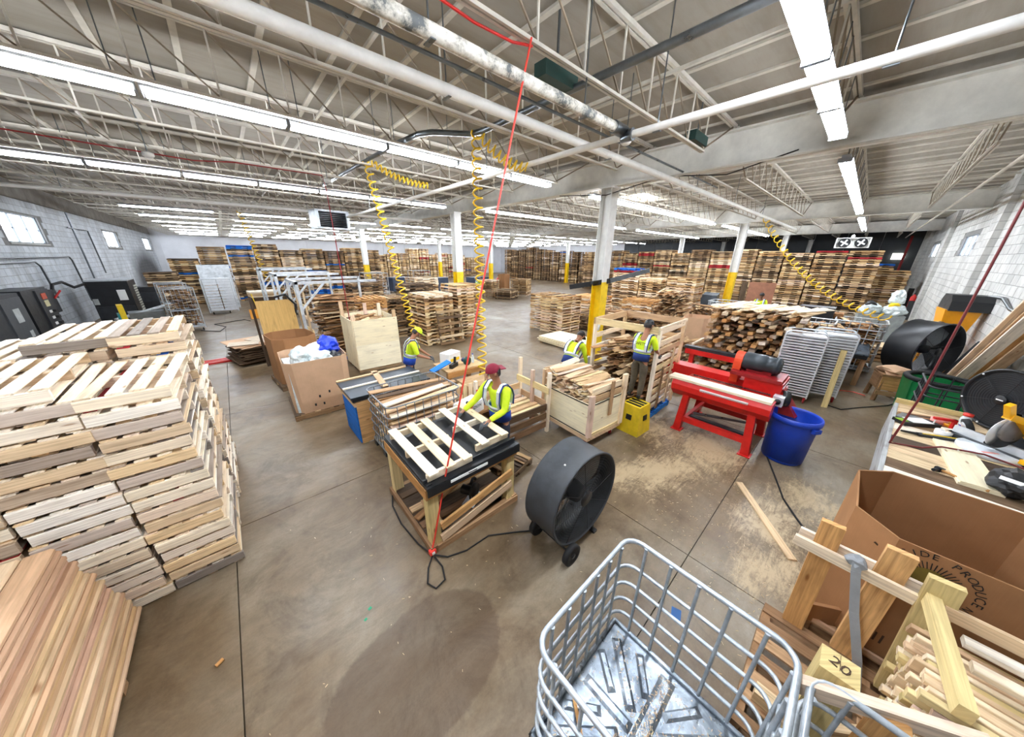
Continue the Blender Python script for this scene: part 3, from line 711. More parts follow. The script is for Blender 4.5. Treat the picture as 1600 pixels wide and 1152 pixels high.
for x, y in ((-.6, 9.3), (2.3, 9.3), (5.0, 3.0)):
    t = thing('sensor_lamp', (x, y, 4.78), 'small white round sensor hanging under a joist at x%d' % 0 if False else ('small white sensor under the joist with the red hose' if x < 0 else 'small white sensor beside the second coil' if x < 3 else 'small white sensor under the pipe crossing'), 'sensor')
    MB().lathe([(0, -.05), (.05, -.05), (.08, -.02), (.08, .03), (.03, .05), (0, .05)], 14).build('cap', WHITE, t); MB().tube([(0, 0, .05), (0, 0, .82)], .008, 5).build('stem', CONDUIT, t)
# coiled air hoses
def helix(a, b, r, turns, sag=0, n=10, r2=None):
    a, b = Vector(a), Vector(b); out = []; N = int(turns*n)
    d = (b-a); _, y, z = frame(d, (0, 1, .01))
    for i in range(N+1):
        t_ = i/N; p = a.lerp(b, t_); p.z -= sag*4*t_*(1-t_); rr = r if r2 is None else r+(r2-r)*t_
        an = 2*PI*turns*t_; out.append(p+y*(rr*math.cos(an))+z*(rr*math.sin(an)))
    return out
def coil(pts, r, lab, hr=.015):
    tag(MB().tube(pts, hr, 5).build('coiled_hose', HOSEY), lab, 'hose')
coil(helix((3.53, 4.86, 5.0), (3.0, 4.12, 1.12), .075, 26, 0), .07, 'long yellow coiled hose hanging down beside the worker in the maroon cap')
coil(helix((3.55, 4.8, 4.98), (4.12, 4.25, 4.5), .075, 9, .12), .07, 'short yellow coil slung between the steel pipe and the sprinkler pipe')
coil(helix((2.72, 7.6, 4.98), (3.9, 7.3, 4.62), .06, 14, .10), .06, 'yellow coil slung below the second long row of lamps')
coil(helix((2.72, 7.7, 4.95), (2.98, 6.75, 1.3), .075, 25, 0), .07, 'yellow coiled hose hanging down to the worker in the lime cap')
coil(helix((17.5, 3.5, 4.75), (13.7, -.75, 1.55), .10, 26, .65), .08, 'yellow coiled hose sagging across the tall pallet wall', .016)
coil(helix((1.0, 19.5, 4.9), (1.35, 18.5, 1.8), .10, 16, 0), .08, 'yellow coiled hose hanging far back at the left', .02)
# red cords
tag(MB().tube([(2.44, 2.5, 4.9), (2.2, 2.49, 4.1), (1.85, 2.46, 2.95), (1.55, 2.44, 1.95), (1.22, 2.41, .85), (1.04, 2.39, .2), (1.0, 2.38, .1)], .009, 6).build('red_cable', HOSER), 'red cord running from the joist down across the pallet table', 'cord')
t = thing('cord_plug', (.99, 2.37, .06), 'red and white plug block lying at the foot of the pallet table', 'plug'); MB().box((0, 0, 0), (.07, .05, .05)).build('body', HOSER, t); MB().box((.0, -.028, .0), (.03, .012, .03)).build('face', WHITE, t)
tag(MB().tube([(2.5, 2.55, 4.88), (2.3, 2.6, 4.86), (1.9, 2.6, 4.84), (1.5, 2.58, 4.85), (-3, 2.58, 4.86)], .012, 5).build('red_hose', RED), 'red hose tied along the bottom chord above the red cord', 'hose')
tag(MB().tube([(-5.2, 9.28, 4.86), (-2, 9.3, 4.84), (0, 9.33, 4.80), (.6, 9.3, 4.87), (2.2, 9.3, 4.88), (2.25, 9.35, 4.6), (2.26, 9.36, 3.0), (2.26, 9.36, 1.25)], .012, 5).build('red_hose', REDD), 'dark red hose along the joist, dropping behind the plywood crate', 'hose')
tag(MB().tube([(8.1, 6.9, 4.86), (8.15, 5.3, 4.7), (8.2, 3.8, 4.92), (8.2, 2.5, 4.75), (8.1, 1.4, 4.95)], .012, 5).build('black_cable', RUBBER), 'black cable looping along the big beam', 'cable')
# unit heater
t = thing('unit_heater', (3.55, 15.0, 4.1), 'white unit heater with black louvres hanging before the left rows', 'heater', None, .12)
MB().bx(-.62, -.50, -.35, .35, 0, .62).bx(.50, .62, -.35, .35, 0, .62).bx(-.62, .62, -.35, .35, .58, .64).bx(-.62, .62, -.35, .35, -.04, .02).bx(-.5, .5, .1, .35, .02, .58).build('case', GALVW, t)
for k in range(8): MB().box((0, -.28, .07+k*.066), (1.0, .07, .012), rotm('X', .6)).build('louvre', BLACKS, t)
for sx in (-.5, .5): MB().tube([(sx, 0, .64), (sx, 0, 1.53)], .01, 5).build('hanger', CONDUIT, t)
# twin fan over the pallet wall
t = thing('twin_fan', (27.6, 1.05, 3.78), 'white twin fan unit standing on the tall pallet wall', 'fan', None, .1); t.scale = (.62, .62, .62)
MB().bx(-.1, .3, -1.15, 1.15, 0, .05).bx(-.1, .3, -1.15, 1.15, .85, .9).bx(-.1, .3, -1.15, -1.08, 0, .9).bx(-.1, .3, 1.08, 1.15, 0, .9).bx(.25, .3, -1.15, 1.15, 0, .9).build('case', WHITE, t)
for s in (-.55, .55):
    MB().lathe([(.42, 0), (.42, .05), (.36, .05), (.36, 0)], 20, TM(-.12, s, .45, rotm('Y', PI/2))).lathe([(0, .1), (.4, .1)], 20, TM(-.05, s, .45, rotm('Y', PI/2))).build('shroud', BLACKS, t)
    b = MB()
    for k in range(4): b.box((-.1, s+.18*math.cos(k*PI/2+.5), .45+.18*math.sin(k*PI/2+.5)), (.02, .26, .12), rotm('X', k*PI/2+.5))
    b.lathe([(0, -.03), (.07, -.03), (.07, .03)], 12, TM(-.1, s, .45, rotm('Y', PI/2))).build('blades', WHITE, t)
MB().lathe([(0, -.14), (.08, -.12), (.14, 0), (.08, .12), (0, .14)], 14, TM(0, .1, 1.02)).build('lamp_globe', WHITE, t)
# flat steel bar clamped to the main column
t = thing('steel_bar', (8.0, 5.45, 2.40), 'dark steel bar clamped across the main column above the yellow paint', 'bar', None)
MB().bar((-.25, .55, -.16), (.42, -.42, .06), .02, .14).build('dark_length', BLACKS, t); MB().bar((.42, -.42, .06), (1.5, -1.05, .36), .02, .13).build('bare_length', CONDUIT, t)
MB().box((.1, -.1, 0), (.3, .1, .1)).build('clamp', BLACKS, t)

# ================================================================ the left wall's machines
def plate_text(): pass
t = thing('electric_cabinet', (-4.95, 15.2, 0), 'large grey electric cabinet at the picture edge, by the left wall', 'cabinet')
MB().bx(-.3, .35, -1.3, .75, 0, 2.0).build('case', DGREY, t); MB().bx(.35, .375, -.45, .70, .1, 1.9).build('door', mat('cabinet_door_grey', (66,70,74), .45), t)
MB().bx(.376, .382, -.05, .3, 1.25, 1.62).build('notice', mat('pale_notice', (176,182,182), .6), t); MB().bx(.376, .382, .25, .45, .8, .98).build('small_notice', mat('pale_notice', (176,182,182)), t); MB().bx(.376, .382, .4, .5, .35, .45).build('tiny_label', PAPER, t)
t = thing('breaker_cabinet', (-4.9, 17.3, 0), 'dark grey breaker cabinet with a column of switches and warning signs', 'cabinet')
MB().bx(-.35, .3, -1.15, .6, 0, 2.02).build('case', BLACKS, t); MB().bx(.3, .34, -.35, .58, .05, 1.97).build('switch_panel', DGREY, t)
MB().bx(.34, .35, -.1, .25, 1.68, 1.86).build('danger_sign', mat('orange_sign', (196,76,40)), t); MB().bx(.34, .35, -.08, .22, 1.45, 1.64).build('yellow_sign', mat('cream_sign', (214,206,160)), t)
for k in range(6): MB().bx(.34, .42, .15, .32, .3+k*.19, .38+k*.19).build('switch', BLACK, t); MB().bx(.34, .36, -.05, .1, .3+k*.19, .38+k*.19).build('tag_plate', PAPER, t)
t = thing('disconnect_box', (-5.12, 19.6, 1.0), 'grey disconnect box with a red lever on the left wall', 'box'); MB().bx(-.15, .15, -.3, .3, 0, .8).build('case', DGREY, t); MB().bar((.16, .1, .5), (.3, .35, .75), .04, .04).build('lever', RED, t)
t = thing('cardboard_carton', (-4.5, 19.2, 0), 'small brown cartons on the floor by the breaker cabinet', 'box'); MB().bx(-.3, .3, -.5, .5, 0, .5).build('carton', CARD, t); MB().bar((.3, -.6, .35), (.35, -.2, .5), .06, .06).build('yellow_strip', YEL, t)
t = thing('compressor', (-4.0, 22.7, 0), 'big black compressor cabinet with a pale side grille', 'machine', None)
MB().bx(-.62, .55, -.75, .8, .08, 1.92).build('case', BLACKS, t); MB().bx(-.64, .57, -.77, .82, 1.92, 1.98).build('lid', mat('pale_lid', (180,186,190)), t); MB().bx(-.6, .5, -.77, -.75, .15, .85).build('lower_panel', DGREY, t)
g = MB();
for k in range(12): g.bx(.55, .57, .1, .7, .4+k*.11, .46+k*.11)
tag(g.build('side_grille', mat('pale_grille', (196,198,186)), t), kind='stuff'); MB().bx(.15, .4, -.77, -.755, 1.1, 1.55).build('data_sheet', PAPER, t); MB().bx(-.6, -.45, -.77, -.755, .95, 1.2).build('label_plate', mat('pale_notice', (176,182,182)), t)
tag(MB().tube([(-5.05, 19.9, 1.5), (-5.0, 20.2, 1.95), (-4.9, 20.8, 2.0), (-4.8, 21.4, 1.75), (-4.6, 22.0, 1.85)], .05, 8).build('flex_duct', RUBBER), 'black flexible cable arching to the compressor', 'cable')
tag(MB().tube([(-5.2, 10, 2.9), (-5.2, 24.3, 2.9), (-5.2, 24.5, 2.75), (-5.2, 24.7, .9)], .03, 6).build('wall_conduit', CONDUIT), 'conduit running along the left wall and down beside the compressor', 'pipe')
tag(MB().tube([(-5.2, 26.6, 4.9), (-5.2, 26.6, .6)], .035, 6).build('wall_conduit', CONDUIT), 'vertical conduit on the left wall past the compressor', 'pipe')
tag(MB().tube([(-5.2, 25.9, 4.2), (-5.2, 29, 4.2), (-5.2, 29.1, 2.0)], .03, 6).build('wall_conduit', CONDUIT), 'bent conduit between the left wall windows', 'pipe')
tag(MB().tube([(-5.2, 12, 2.75), (-5.2, 20.5, 2.75), (-5.2, 20.8, 2.6), (-5.2, 21.0, 1.4)], .03, 6).build('wall_conduit', CONDUIT), 'conduit dropping from the left wall to the disconnect box', 'pipe')
# tubular rack helper
def tube_frame(m, x0, x1, y0, y1, z0, z1, r):
    for x in (x0, x1):
        for y in (y0, y1): m.tube([(x, y, z0), (x, y, z1)], r, 6)
    for z in (z0+.1, z1):
        m.tube([(x0, y0, z), (x1, y0, z), (x1, y1, z), (x0, y1, z)], r, 6, True)
SMESH = [nboard(L, w_, .018).mesh('scrap_board', W_SCRAP) for L, w_ in ((.95, .09), (.8, .085), (1.05, .1), (.6, .08), (1.15, .095))]
def scrap_heap(mb, x0, x1, y0, y1, z0, z1, n, ang, spread, r, Ls=(.5, 1.1), mi=0):
    """loose boards heaped in a box; ang = general direction"""
    for k in range(n):
        z = z0+(z1-z0)*(k/n)+r.uniform(-.02, .02); L = r.uniform(*Ls); a = ang+r.gauss(0, spread); w_ = r.uniform(.07, .11)
        hx, hy = abs(math.cos(a))*L/2, abs(math.sin(a))*L/2
        x = r.uniform(min(x0+hx, (x0+x1)/2), max(x1-hx, (x0+x1)/2)); y = r.uniform(min(y0+hy, (y0+y1)/2), max(y1-hy, (y0+y1)/2))
        R = rotm('Z', a) @ rotm('Y', r.gauss(0, .07)) @ rotm('X', r.gauss(0, .2)); mb.box((x, y, z), (L, w_, .02), R, mi)
def wire_rack(x, y, rz, w_, d, h, lab, seed, heap=True):
    t = thing('wire_rack', (x, y, 0), lab, 'rack', None, rz); m = MB(); tube_frame(m, -w_/2, w_/2, -d/2, d/2, .12, h, .022); m.build('frame', GALVW, t)
    g = MB()
    for k in range(7): g.tube([(-w_/2+w_*(k+.5)/7, -d/2, .2), (-w_/2+w_*(k+.5)/7, -d/2, h)], .005, 4)
    for k in range(8): g.tube([(-w_/2, -d/2, .25+(h-.3)*k/7), (w_/2, -d/2, .25+(h-.3)*k/7)], .005, 4)
    tag(g.build('mesh_front', GALV, t), kind='stuff'); MB().bx(-w_/2, w_/2, -d/2, d/2, .18, .21).bx(-w_/2, w_/2, -d/2, d/2, h*.5, h*.5+.02).build('shelf', GALV, t)
    for sx in (-1, 1): MB().lathe([(0, -.02), (.06, -.02), (.06, .02), (0, .02)], 10, TM(sx*w_*.42, -d*.4, .06, rotm('Y', PI/2))).build('caster', RUBBER, t)
    if heap:
        s = MB(); r = random.Random(seed); scrap_heap(s, -w_/2, w_/2, -d/2+.03, d/2, .24, h*.5-.05, 90, PI/2, .5, r, (.3, .7)); scrap_heap(s, -w_/2, w_/2, -d/2+.03, d/2, h*.5+.04, h-.15, 70, PI/2, .5, r, (.3, .7))
        tag(s.build('wood_offcuts', W_SCRAP), 'wood offcuts filling the rack: '+lab, 'offcuts', None, 'stuff').matrix_world = Matrix.Translation((x, y, 0)) @ rotm('Z', rz).to_4x4()
    return t
wire_rack(-1.72, 18.7, .2, .85, .8, 1.78, 'wheeled mesh rack full of offcuts behind the small pallets', 1)
wire_rack(-2.2, 22.2, .2, .95, .9, 1.75, 'mesh rack of offcuts standing behind the nearer rack', 2)
wire_rack(-.75, 23.4, .12, .8, .8, 1.7, 'second mesh rack of offcuts before the blue pallets', 3)
t = thing('sheet_pan_rack', (-.55, 23.0, 0), 'silver panelled trolley standing among the mesh racks', 'trolley', None, .1)
m = MB(); tube_frame(m, -.62, .55, -.05, .3, .1, 1.85, .025); m.build('frame', ALU, t)
for k in range(11):
    for s in (-.3, .26): MB().bx(s-.26, s+.26, -.06, -.04, .2+k*.148, .33+k*.148).build('slat', ALU, t)
t = thing('tall_panel', (-.5, 25.2, 0), 'pale dented sheet panel leaning behind the silver trolley', 'panel', None, rot=(-.06, 0, .08)); MB().bx(-.75, .65, 0, .04, 0, 2.5).build('sheet', GALVW, t)
t = thing('board_stack', (1.15, 21.6, 0), 'dark stack of boards beside the orange shovel', 'boards', None, .1)
for k in range(16): MB().bx(-.6+RND.uniform(0, .04), .6, -.5, .5, .05+k*.075, .115+k*.075).build('board', CARD3 if k < 12 else W_FRESH, t)
t = thing('shovel', (.75, 20.2, 0), 'orange snow shovel leaning on the dark board stack', 'shovel', None, rot=(-.35, 0, .1))
MB().prism([(-.38, 0), (.38, 0), (.36, .48), (-.36, .48)], -.02, .02, TM(0, 0, 0, rotm('X', PI/2))).build('blade', AMBER, t); MB().tube([(0, .02, .45), (-.05, .1, 1.3)], .02, 6).build('handle', YEL, t)
wire_rack(2.75, 20.6, .1, 1.1, .9, 1.7, 'mesh rack with planks beyond the cardboard pile', 5)
t = thing('grey_cart', (-3.0, 20.3, 0), 'grey plastic bin with a pipe across it near the compressor', 'bin', None, .2); MB().bx(-.5, .5, -.4, .4, .1, .75).build('body', mat('grey_bin', (120,126,130)), t); MB().tube([(-.9, -.5, .55), (.9, .3, .95)], .07, 8).build('pipe_length', GALVW, t)
t = thing('yellow_scrap', (-3.45, 19.0, 0), 'yellow and teal scrap frame behind the small pallets', 'frame', None, .2); MB().bx(-.05, .1, -.3, .3, 0, 1.2).build('yellow_board', YEL, t); MB().bx(-.12, -.06, -.5, .1, 0, .9).build('teal_board', mat('teal', (40,140,140)), t)
t = thing('ladder_scrap', (-3.9, 27.3, 0), 'dark machine in the sooty corner by the left wall', 'machine', None, .1); MB().bx(-.6, .6, -.5, .5, 0, 1.3).build('body', BLACKS, t); MB().bx(-.3, .6, -.55, -.5, .5, 1.0).build('panel', DGREY, t)
# red floor bars
t = thing('floor_rail', (-.75, 12.45, 0), 'red steel rails lying on the floor by the cardboard pile', 'rails', None, .02)
for k in range(3): MB().bx(-.75, .75, -.16+k*.16, -.08+k*.16, 0, .05).build('rail', RED, t)
# mesh fence boxes and blue bins far back
for k, (x, y) in enumerate(((11.5, 28.3), (14.0, 26.0), (17.6, 24.6))):
    t = thing('grey_blue_bin', (x, y, 0), ['slate blue bin behind the stacks, left of the tall columns', 'slate blue bin beside the thin yellow post', 'slate blue bin with a sloping lid near the far columns'][k], 'bin', None, .1)
    MB().bx(-.9, .9, -.6, .6, .1, 1.2).build('body', mat('slate_blue', (56,70,92)), t); MB().bx(-.92, .92, -.62, .62, 1.2, 1.26).build('rim', mat('slate_blue', (56,70,92)), t)
wire_rack(7.9, 24.0, 0, 1.6, 1.1, 1.9, 'wide rack of scrap wood far behind the lime cap', 7)
wire_rack(13.6, 28.5, 0, 1.7, 1.1, 1.8, 'wide rack of scrap wood beyond the slate bins', 8)
# ================================================================ middle of the hall
def gaylord(name, x, y, z, rz, hw, hd, ch, h, m, lab, bulge=0):
    """open eight-sided corrugated box: outer and inner skin, flaps cut off"""
    t = thing(name, (x, y, z), lab, 'box', None, rz)
    def octo(k, w_, d):
        c = ch; return [(-w_+c, -d), (w_-c, -d), (w_, -d+c), (w_, d-c), (w_-c, d), (-w_+c, d), (-w_, d-c), (-w_, -d+c)]
    o0, o1 = octo(0, hw, hd), octo(0, hw+bulge, hd+bulge); T = .012
    for k in range(8):
        k2 = (k+1) % 8; a, b = Vector((*o0[k], 0)), Vector((*o0[k2], 0)); A, B = Vector((*o1[k], h)), Vector((*o1[k2], h))
        n = Vector((-(b-a).y, (b-a).x, 0)).normalized()*T
        MB().hexa([a, b, b+n, a+n, A, B, B+n, A+n]).build('panel', m, t)
    MB().prism(o0, .0, .012).build('bottom', m, t); return t
def base_pallet(x, y, rz, L, D, m, lab, z=0, grp=None):
    t = thing('base_pallet', (x, y, z), lab, 'pallet', grp, rz)
    for q in (-D/2+.03, 0, D/2-.03): MB().bx(-L/2, L/2, q-.03, q+.03, .016, .105).build('stringer', m, t)
    n = 7
    for k in range(n): MB().bx(-L/2+(L-.1)*k/(n-1), -L/2+(L-.1)*k/(n-1)+.1, -D/2, D/2, .105, .121).build('deck_board', m, t)
    for k in range(3): MB().bx(-L/2+(L-.1)*k/2, -L/2+(L-.1)*k/2+.1, -D/2, D/2, 0, .016).build('bottom_board', m, t)
    return t
# ---- cardboard bins
base_pallet(.93, 7.28, -.03, 1.12, 1.15, W_OLD, 'old pallet with blue boards under the box of plastic film')
t = gaylord('cardboard_bin', .93, 7.28, .122, -.03, .52, .56, .13, 1.06, CARD2, 'big cardboard box full of plastic film and a blue tarp', .03)
for x, z in ((.07, .30), (.25, .36), (-.03, .14), (.12, .13)): MB().box((x-.15, -.578, z), (.03, .01, .05)).build('hand_hole', INK, t)
def crumple(name, c, s, m, seed, parent=None, sub=3):
    bmm = bmesh.new(); bmesh.ops.create_icosphere(bmm, subdivisions=sub, radius=1); r = random.Random(seed)
    from mathutils import noise
    for v in bmm.verts:
        p = v.co.copy(); k = 1+.35*noise.noise(p*1.7+Vector((seed*3.1, 0, 0)))+.22*noise.noise(p*4.3+Vector((0, seed, 0)))
        v.co = Vector((p.x*s[0]*k, p.y*s[1]*k, p.z*s[2]*k))
    me = bpy.data.meshes.new(name); bmm.to_mesh(me); bmm.free(); me.materials.append(m); return put(name, me, parent, c)
for k, (c, s, m, nm, lab) in enumerate((((.72, 7.15, 1.16), (.20, .30, .20), CLEAR, 'plastic_film', 'crumpled pale film at the left of the cardboard box'), ((1.02, 7.0, 1.12), (.28, .26, .17), CLEAR, 'plastic_film', 'milky plastic film lying along the front of the box'), ((1.05, 7.45, 1.18), (.22, .2, .16), PAPER, 'plastic_film', 'white torn film at the back of the box'), ((1.26, 7.35, 1.26), (.20, .27, .22), BLUET, 'blue_tarp', 'bright blue tarp stuffed in the cardboard box'), ((1.22, 7.0, 1.1), (.17, .2, .12), mat('black_bag', (40,42,44), .3), 'black_bag', 'black plastic bag under the blue tarp'))):
    tag(crumple(nm, c, s, m, k+2), lab, 'plastic film' if nm == 'plastic_film' else 'tarp' if nm == 'blue_tarp' else 'bag')
filler = MB().bx(-.5, .45, -.5, .48, 0, .9).build('filling', CLEAR); filler.location = (.93, 7.28, .14); tag(filler, 'film packed in the lower part of the box of plastic film', 'plastic film', None, 'stuff')
base_pallet(.80, 9.2, .1, 1.0, 1.15, W_OLD, 'old pallet under the empty cardboard bin')
t = gaylord('cardboard_bin', .80, 9.2, .122, .12, .46, .56, .2, 1.12, CARD, 'empty eight sided cardboard bin with a round green mark', .0)
MB().lathe([(.02, 0), (.10, 0)], 20, TM(.08, -.566, .62, rotm('X', PI/2))).build('round_mark', mat('olive_print', (60,76,40)), t)
for k in range(20):
    a = 2*PI*k/20; MB().box((.08+.125*math.cos(a), -.567, .62+.125*math.sin(a)), (.02, .004, .008), rotm('Y', -a)).build('mark_ray', mat('olive_print', (60,76,40)), t)
# tan plywood panel and black handle behind the bin
t = thing('plywood_board', (.78, 10.55, .3), 'tan plywood board standing behind the empty bin', 'board', None, rot=(-.12, 0, -.02)); MB().bx(-.42, .42, 0, .02, 0, 1.62).build('sheet', W_PLYD, t)
tag(MB().tube([(1.1, 10.75, 1.0), (1.25, 10.7, 1.75), (1.05, 10.7, 2.05), (.8, 10.75, 1.98)], .03, 6).build('cart_handle', RUBBER), 'black curved cart handle behind the tan plywood', 'handle')
t = thing('plywood_board', (.62, 11.0, 0), 'thin board edge standing left of the tan plywood', 'board', None, rot=(-.1, 0, 0)); MB().bx(-.36, -.30, 0, .06, 0, 2.0).bx(-.30, .1, .03, .05, 0, .5).build('stick', W_OLD, t)
t = thing('cardboard_pile', (.12, 12.1, 0), 'pile of flattened dark cardboard with pale sheets on top', 'cardboard', None, .2)
for k in range(20):
    put('sheet', MB().box((0, 0, 0), (1.05+RND.uniform(-.12, .12), 1.25, .022)).mesh('sheet', CARD3 if k < 18 else CARD2), t, (RND.uniform(-.06, .06), RND.uniform(-.08, .08), .06+k*.027), (RND.uniform(-.01, .01), RND.uniform(-.015, .015), RND.uniform(-.1, .1)))
put('torn_sheet', MB().box((0, 0, 0), (.55, .8, .015)).mesh('torn_sheet', mat('grey_board', (206,190,168), .8)), t, (.25, -.1, .62), (.05, -.06, .5)); put('torn_sheet', MB().box((0, 0, 0), (.7, .5, .015)).mesh('torn_sheet', mat('grey_board', (206,190,168), .8)), t, (-.3, -.3, .615), (0, .03, -.3))
for q in (-.4, .4): MB().bx(-.5, .5, q-.05, q+.05, 0, .05).build('bearer', W_OLD, t)
# ---- white steel frames
def goal(x, y, w_, d, h, lab):
    t = thing('steel_portal', (x, y, 0), lab, 'frame', None); s = .035
    for a, b in ((0, 0), (0, d), (w_, d)): MB().bx(a-s, a+s, b-s, b+s, 0, h).build('post', GALVW, t)
    for b in (0, d): MB().bx(-s, w_, b-s, b+s, h-.07, h).build('rail', GALVW, t)
    MB().bx(-s, s, 0, d, h-.07, h).build('rail', GALVW, t)
    for b in (0, d): MB().bar((0, b, h-.75), (.65, b, h-.05), .05, .05).build('brace', GALVW, t)
    MB().bar((0, 0, h-.6), (0, .55, h-.05), .05, .05).build('brace', GALVW, t); MB().bx(-.08, .08, -.3, .3, 0, .012).build('foot', GALVW, t)
goal(1.28, 10.0, 2.05, 1.75, 2.42, 'white steel frame nearest, round the scrap wood bundle')
goal(1.16, 13.1, 1.9, 1.6, 2.48, 'white steel frame second, behind the nearest frame')
goal(.98, 16.2, 1.8, 1.6, 2.55, 'white steel frame furthest back, near the mesh racks')
t = thing('slatted_side', (1.5, 10.4, 0), 'slatted wooden side propped in the nearest white frame', 'slats', None, PI/2+.05)
for k in range(5): MB().bx(.0, 1.2, -.02, .02, .25+k*.34, .34+k*.34).build('slat', W_FRESH, t)
for k in range(2): MB().bx(.05+k*1.0, .14+k*1.0, .02, .06, .05, 2.1).build('upright', W_FRESH, t)
base_pallet(2.25, 10.75, 0, 1.25, 1.0, W_BLUE, 'blue pallet under the big bundle of scrap boards')
def board_things(n, name, lab, cat, grp, meshes, gen):
    for k in range(n):
        loc, rot = gen(k); tag(put(name, meshes[k % len(meshes)], None, loc, rot), lab, cat, grp)
r1 = random.Random(41)
board_things(96, 'scrap_board', 'thin broken board in the flat bundle inside the white frame', 'board', 'scrap boards inside the white frame', SMESH,
   lambda k: ((2.25+r1.uniform(-.1, .1), 10.3+(k % 6)*.16+r1.uniform(-.05, .05), .14+.112*(k//6)+r1.uniform(-.02, .02)), (r1.gauss(0, .12), r1.gauss(0, .05), r1.gauss(0, .25))))
s = MB(); scrap_heap(s, 1.6, 2.9, 10.35, 11.2, .15, 1.95, 260, 0, .4, r1, (.5, 1.1)); tag(s.build('scrap_core', W_SCRAP), 'broken boards packed inside the bundle in the white frame', 'boards', None, 'stuff')
# ---- plywood crate
t = thing('plywood_crate', (2.73, 9.25, 0), 'tall pale plywood crate with corner posts', 'crate', None, -.02)
for q in (-.5, 0, .5): MB().bx(-.57, .57, q-.04, q+.04, 0, .1).build('bearer', W_OLD, t)
MB().bx(-.57, .57, -.6, .6, .1, .12).build('bottom', W_PLY, t)
MB().bx(-.58, .58, -.62, -.60, .1, .80).build('front_sheet', W_PLY, t); MB().bx(-.58, .58, -.632, -.612, .80, 1.47).build('front_sheet', W_PLY, t)
MB().bx(-.6, -.58, -.6, .6, .1, 1.47).build('side_sheet', W_PLY, t); MB().bx(.58, .6, -.6, .6, .1, 1.47).build('side_sheet', W_PLY, t); MB().bx(-.58, .58, .6, .62, .1, 1.5).build('back_sheet', W_PLY, t)
for x, y, h in ((-.54, -.56, 1.62), (.54, -.56, 1.66), (-.54, .56, 1.85), (.50, .56, 1.72), (.1, .57, 1.75)): MB().bx(x-.045, x+.045, y-.03, y+.03, .12, h).build('post', W_FRESH, t)
s = MB(); scrap_heap(s, 2.2, 3.25, 8.75, 9.8, 1.1, 1.45, 60, .2, .5, r1, (.4, .8)); tag(s.build('crate_offcuts', W_SCRAP), 'offcuts heaped in the pale plywood crate', 'offcuts', None, 'stuff')
tag(MB().bx(2.2, 3.25, 8.7, 9.8, .13, 1.1).build('crate_fill', W_SCRAP), 'offcuts deep in the pale plywood crate', 'offcuts', None, 'stuff')
# ---- steel-topped bench with blue side
t = thing('steel_bench', (1.73, 5.5, 0), 'bench with dark steel top and scuffed blue side', 'bench')
for x in (-.58, .58):
    for y in (-.36, .34): MB().bx(x-.05, x+.05, y-.05, y+.05, 0, .82).build('leg', W_YEL, t)
MB().bx(-.65, -.63, -.40, .38, .02, .72).build('blue_side', W_BLUE, t); MB().bx(-.63, .60, -.42, -.40, .02, .80).build('front_sheet', W_ORANGE, t); MB().bx(-.66, -.63, -.42, .42, .72, .79).build('rail', W_FRESH, t)
MB().bx(-.68, .68, -.44, .44, .82, .88).build('top_frame', BLACKS, t); MB().bx(-.7, .7, -.46, .46, .88, .91).build('steel_top', mat('dark_steel_sheet', (58,66,74), .35, .6, .2), t)
MB().bx(-.7, .7, -.02, .03, .91, .93).build('top_strip', W_FRESH, t); MB().bx(-.7, .6, .40, .46, .91, .935).build('top_strip', W_FRESH, t); MB().box((-.05, .1, .925), (.11, .92, .02), rotm('Z', -.12)).build('loose_board', W_FRESH, t)
GALVD = galv('dull_galvanized', (150,156,162), 30)
# ---- tubular cages
def ring(m, x0, x1, y0, y1, z, r, cr=.12, open_side=None, n=6):
    P = []
    for cx, cy, a in ((x1-cr, y1-cr, 0), (x0+cr, y1-cr, PI/2), (x0+cr, y0+cr, PI), (x1-cr, y0+cr, 1.5*PI)): P += [(px, py, z) for px, py in arc(cx, cy, cr, a, a+PI/2, 5)]
    m.tube(P, r, n, True); return m
def ibc_cage(x, y, rz, w_, d, z0, z1, lab, rings, nv, pan, r=.014, mat_=None, base=True, ang=None):
    mat_ = mat_ or GALV; t = thing('wire_cage', (x, y, 0), lab, 'cage', None, rz); x0, x1, y0, y1 = -w_/2, w_/2, -d/2, d/2
    for z in rings: ring(MB(), x0, x1, y0, y1, z, r if z < z1-.01 else r*1.25, .11, None, 8).build('hoop', mat_, t)
    for k in range(nv[0]):
        px = x0+.14+(w_-.28)*k/(nv[0]-1)
        for y_ in (y0+.014, y1-.014): MB().tube([(px, y_, z0), (px, y_, z1-.02), (px, y_, z1)], [r*.85, r*.85, r*1.1], 8).build('upright', mat_, t)
    for k in range(nv[1]):
        py = y0+.14+(d-.28)*k/(nv[1]-1)
        for x_ in (x0+.014, x1-.014): MB().tube([(x_, py, z0), (x_, py, z1-.02), (x_, py, z1)], [r*.85, r*.85, r*1.1], 8).build('upright', mat_, t)
    return t
t = ibc_cage(1.86, 4.5, .0, 1.22, .98, .12, 1.05, 'wire cage full of long boards beside the pallet table', (.16, .34, .52, .70, .88, 1.05), (8, 7), False, .0085, GALVD)
MB().bx(-.6, .6, -.48, .48, .11, .135).build('floor_pan', GALV, t)
for q in (-.42, 0, .42): MB().bx(-.6, .6, q-.05, q+.05, .0, .11).build('skid', DGREY, t)
r1 = random.Random(8); LB = [nboard(L, w_, .022).mesh('long_board', W_SCRAP if i % 2 else W_FRESH) for i, (L, w_) in enumerate(((1.12, .10), (1.05, .13), (1.1, .09), (1.0, .12)))]
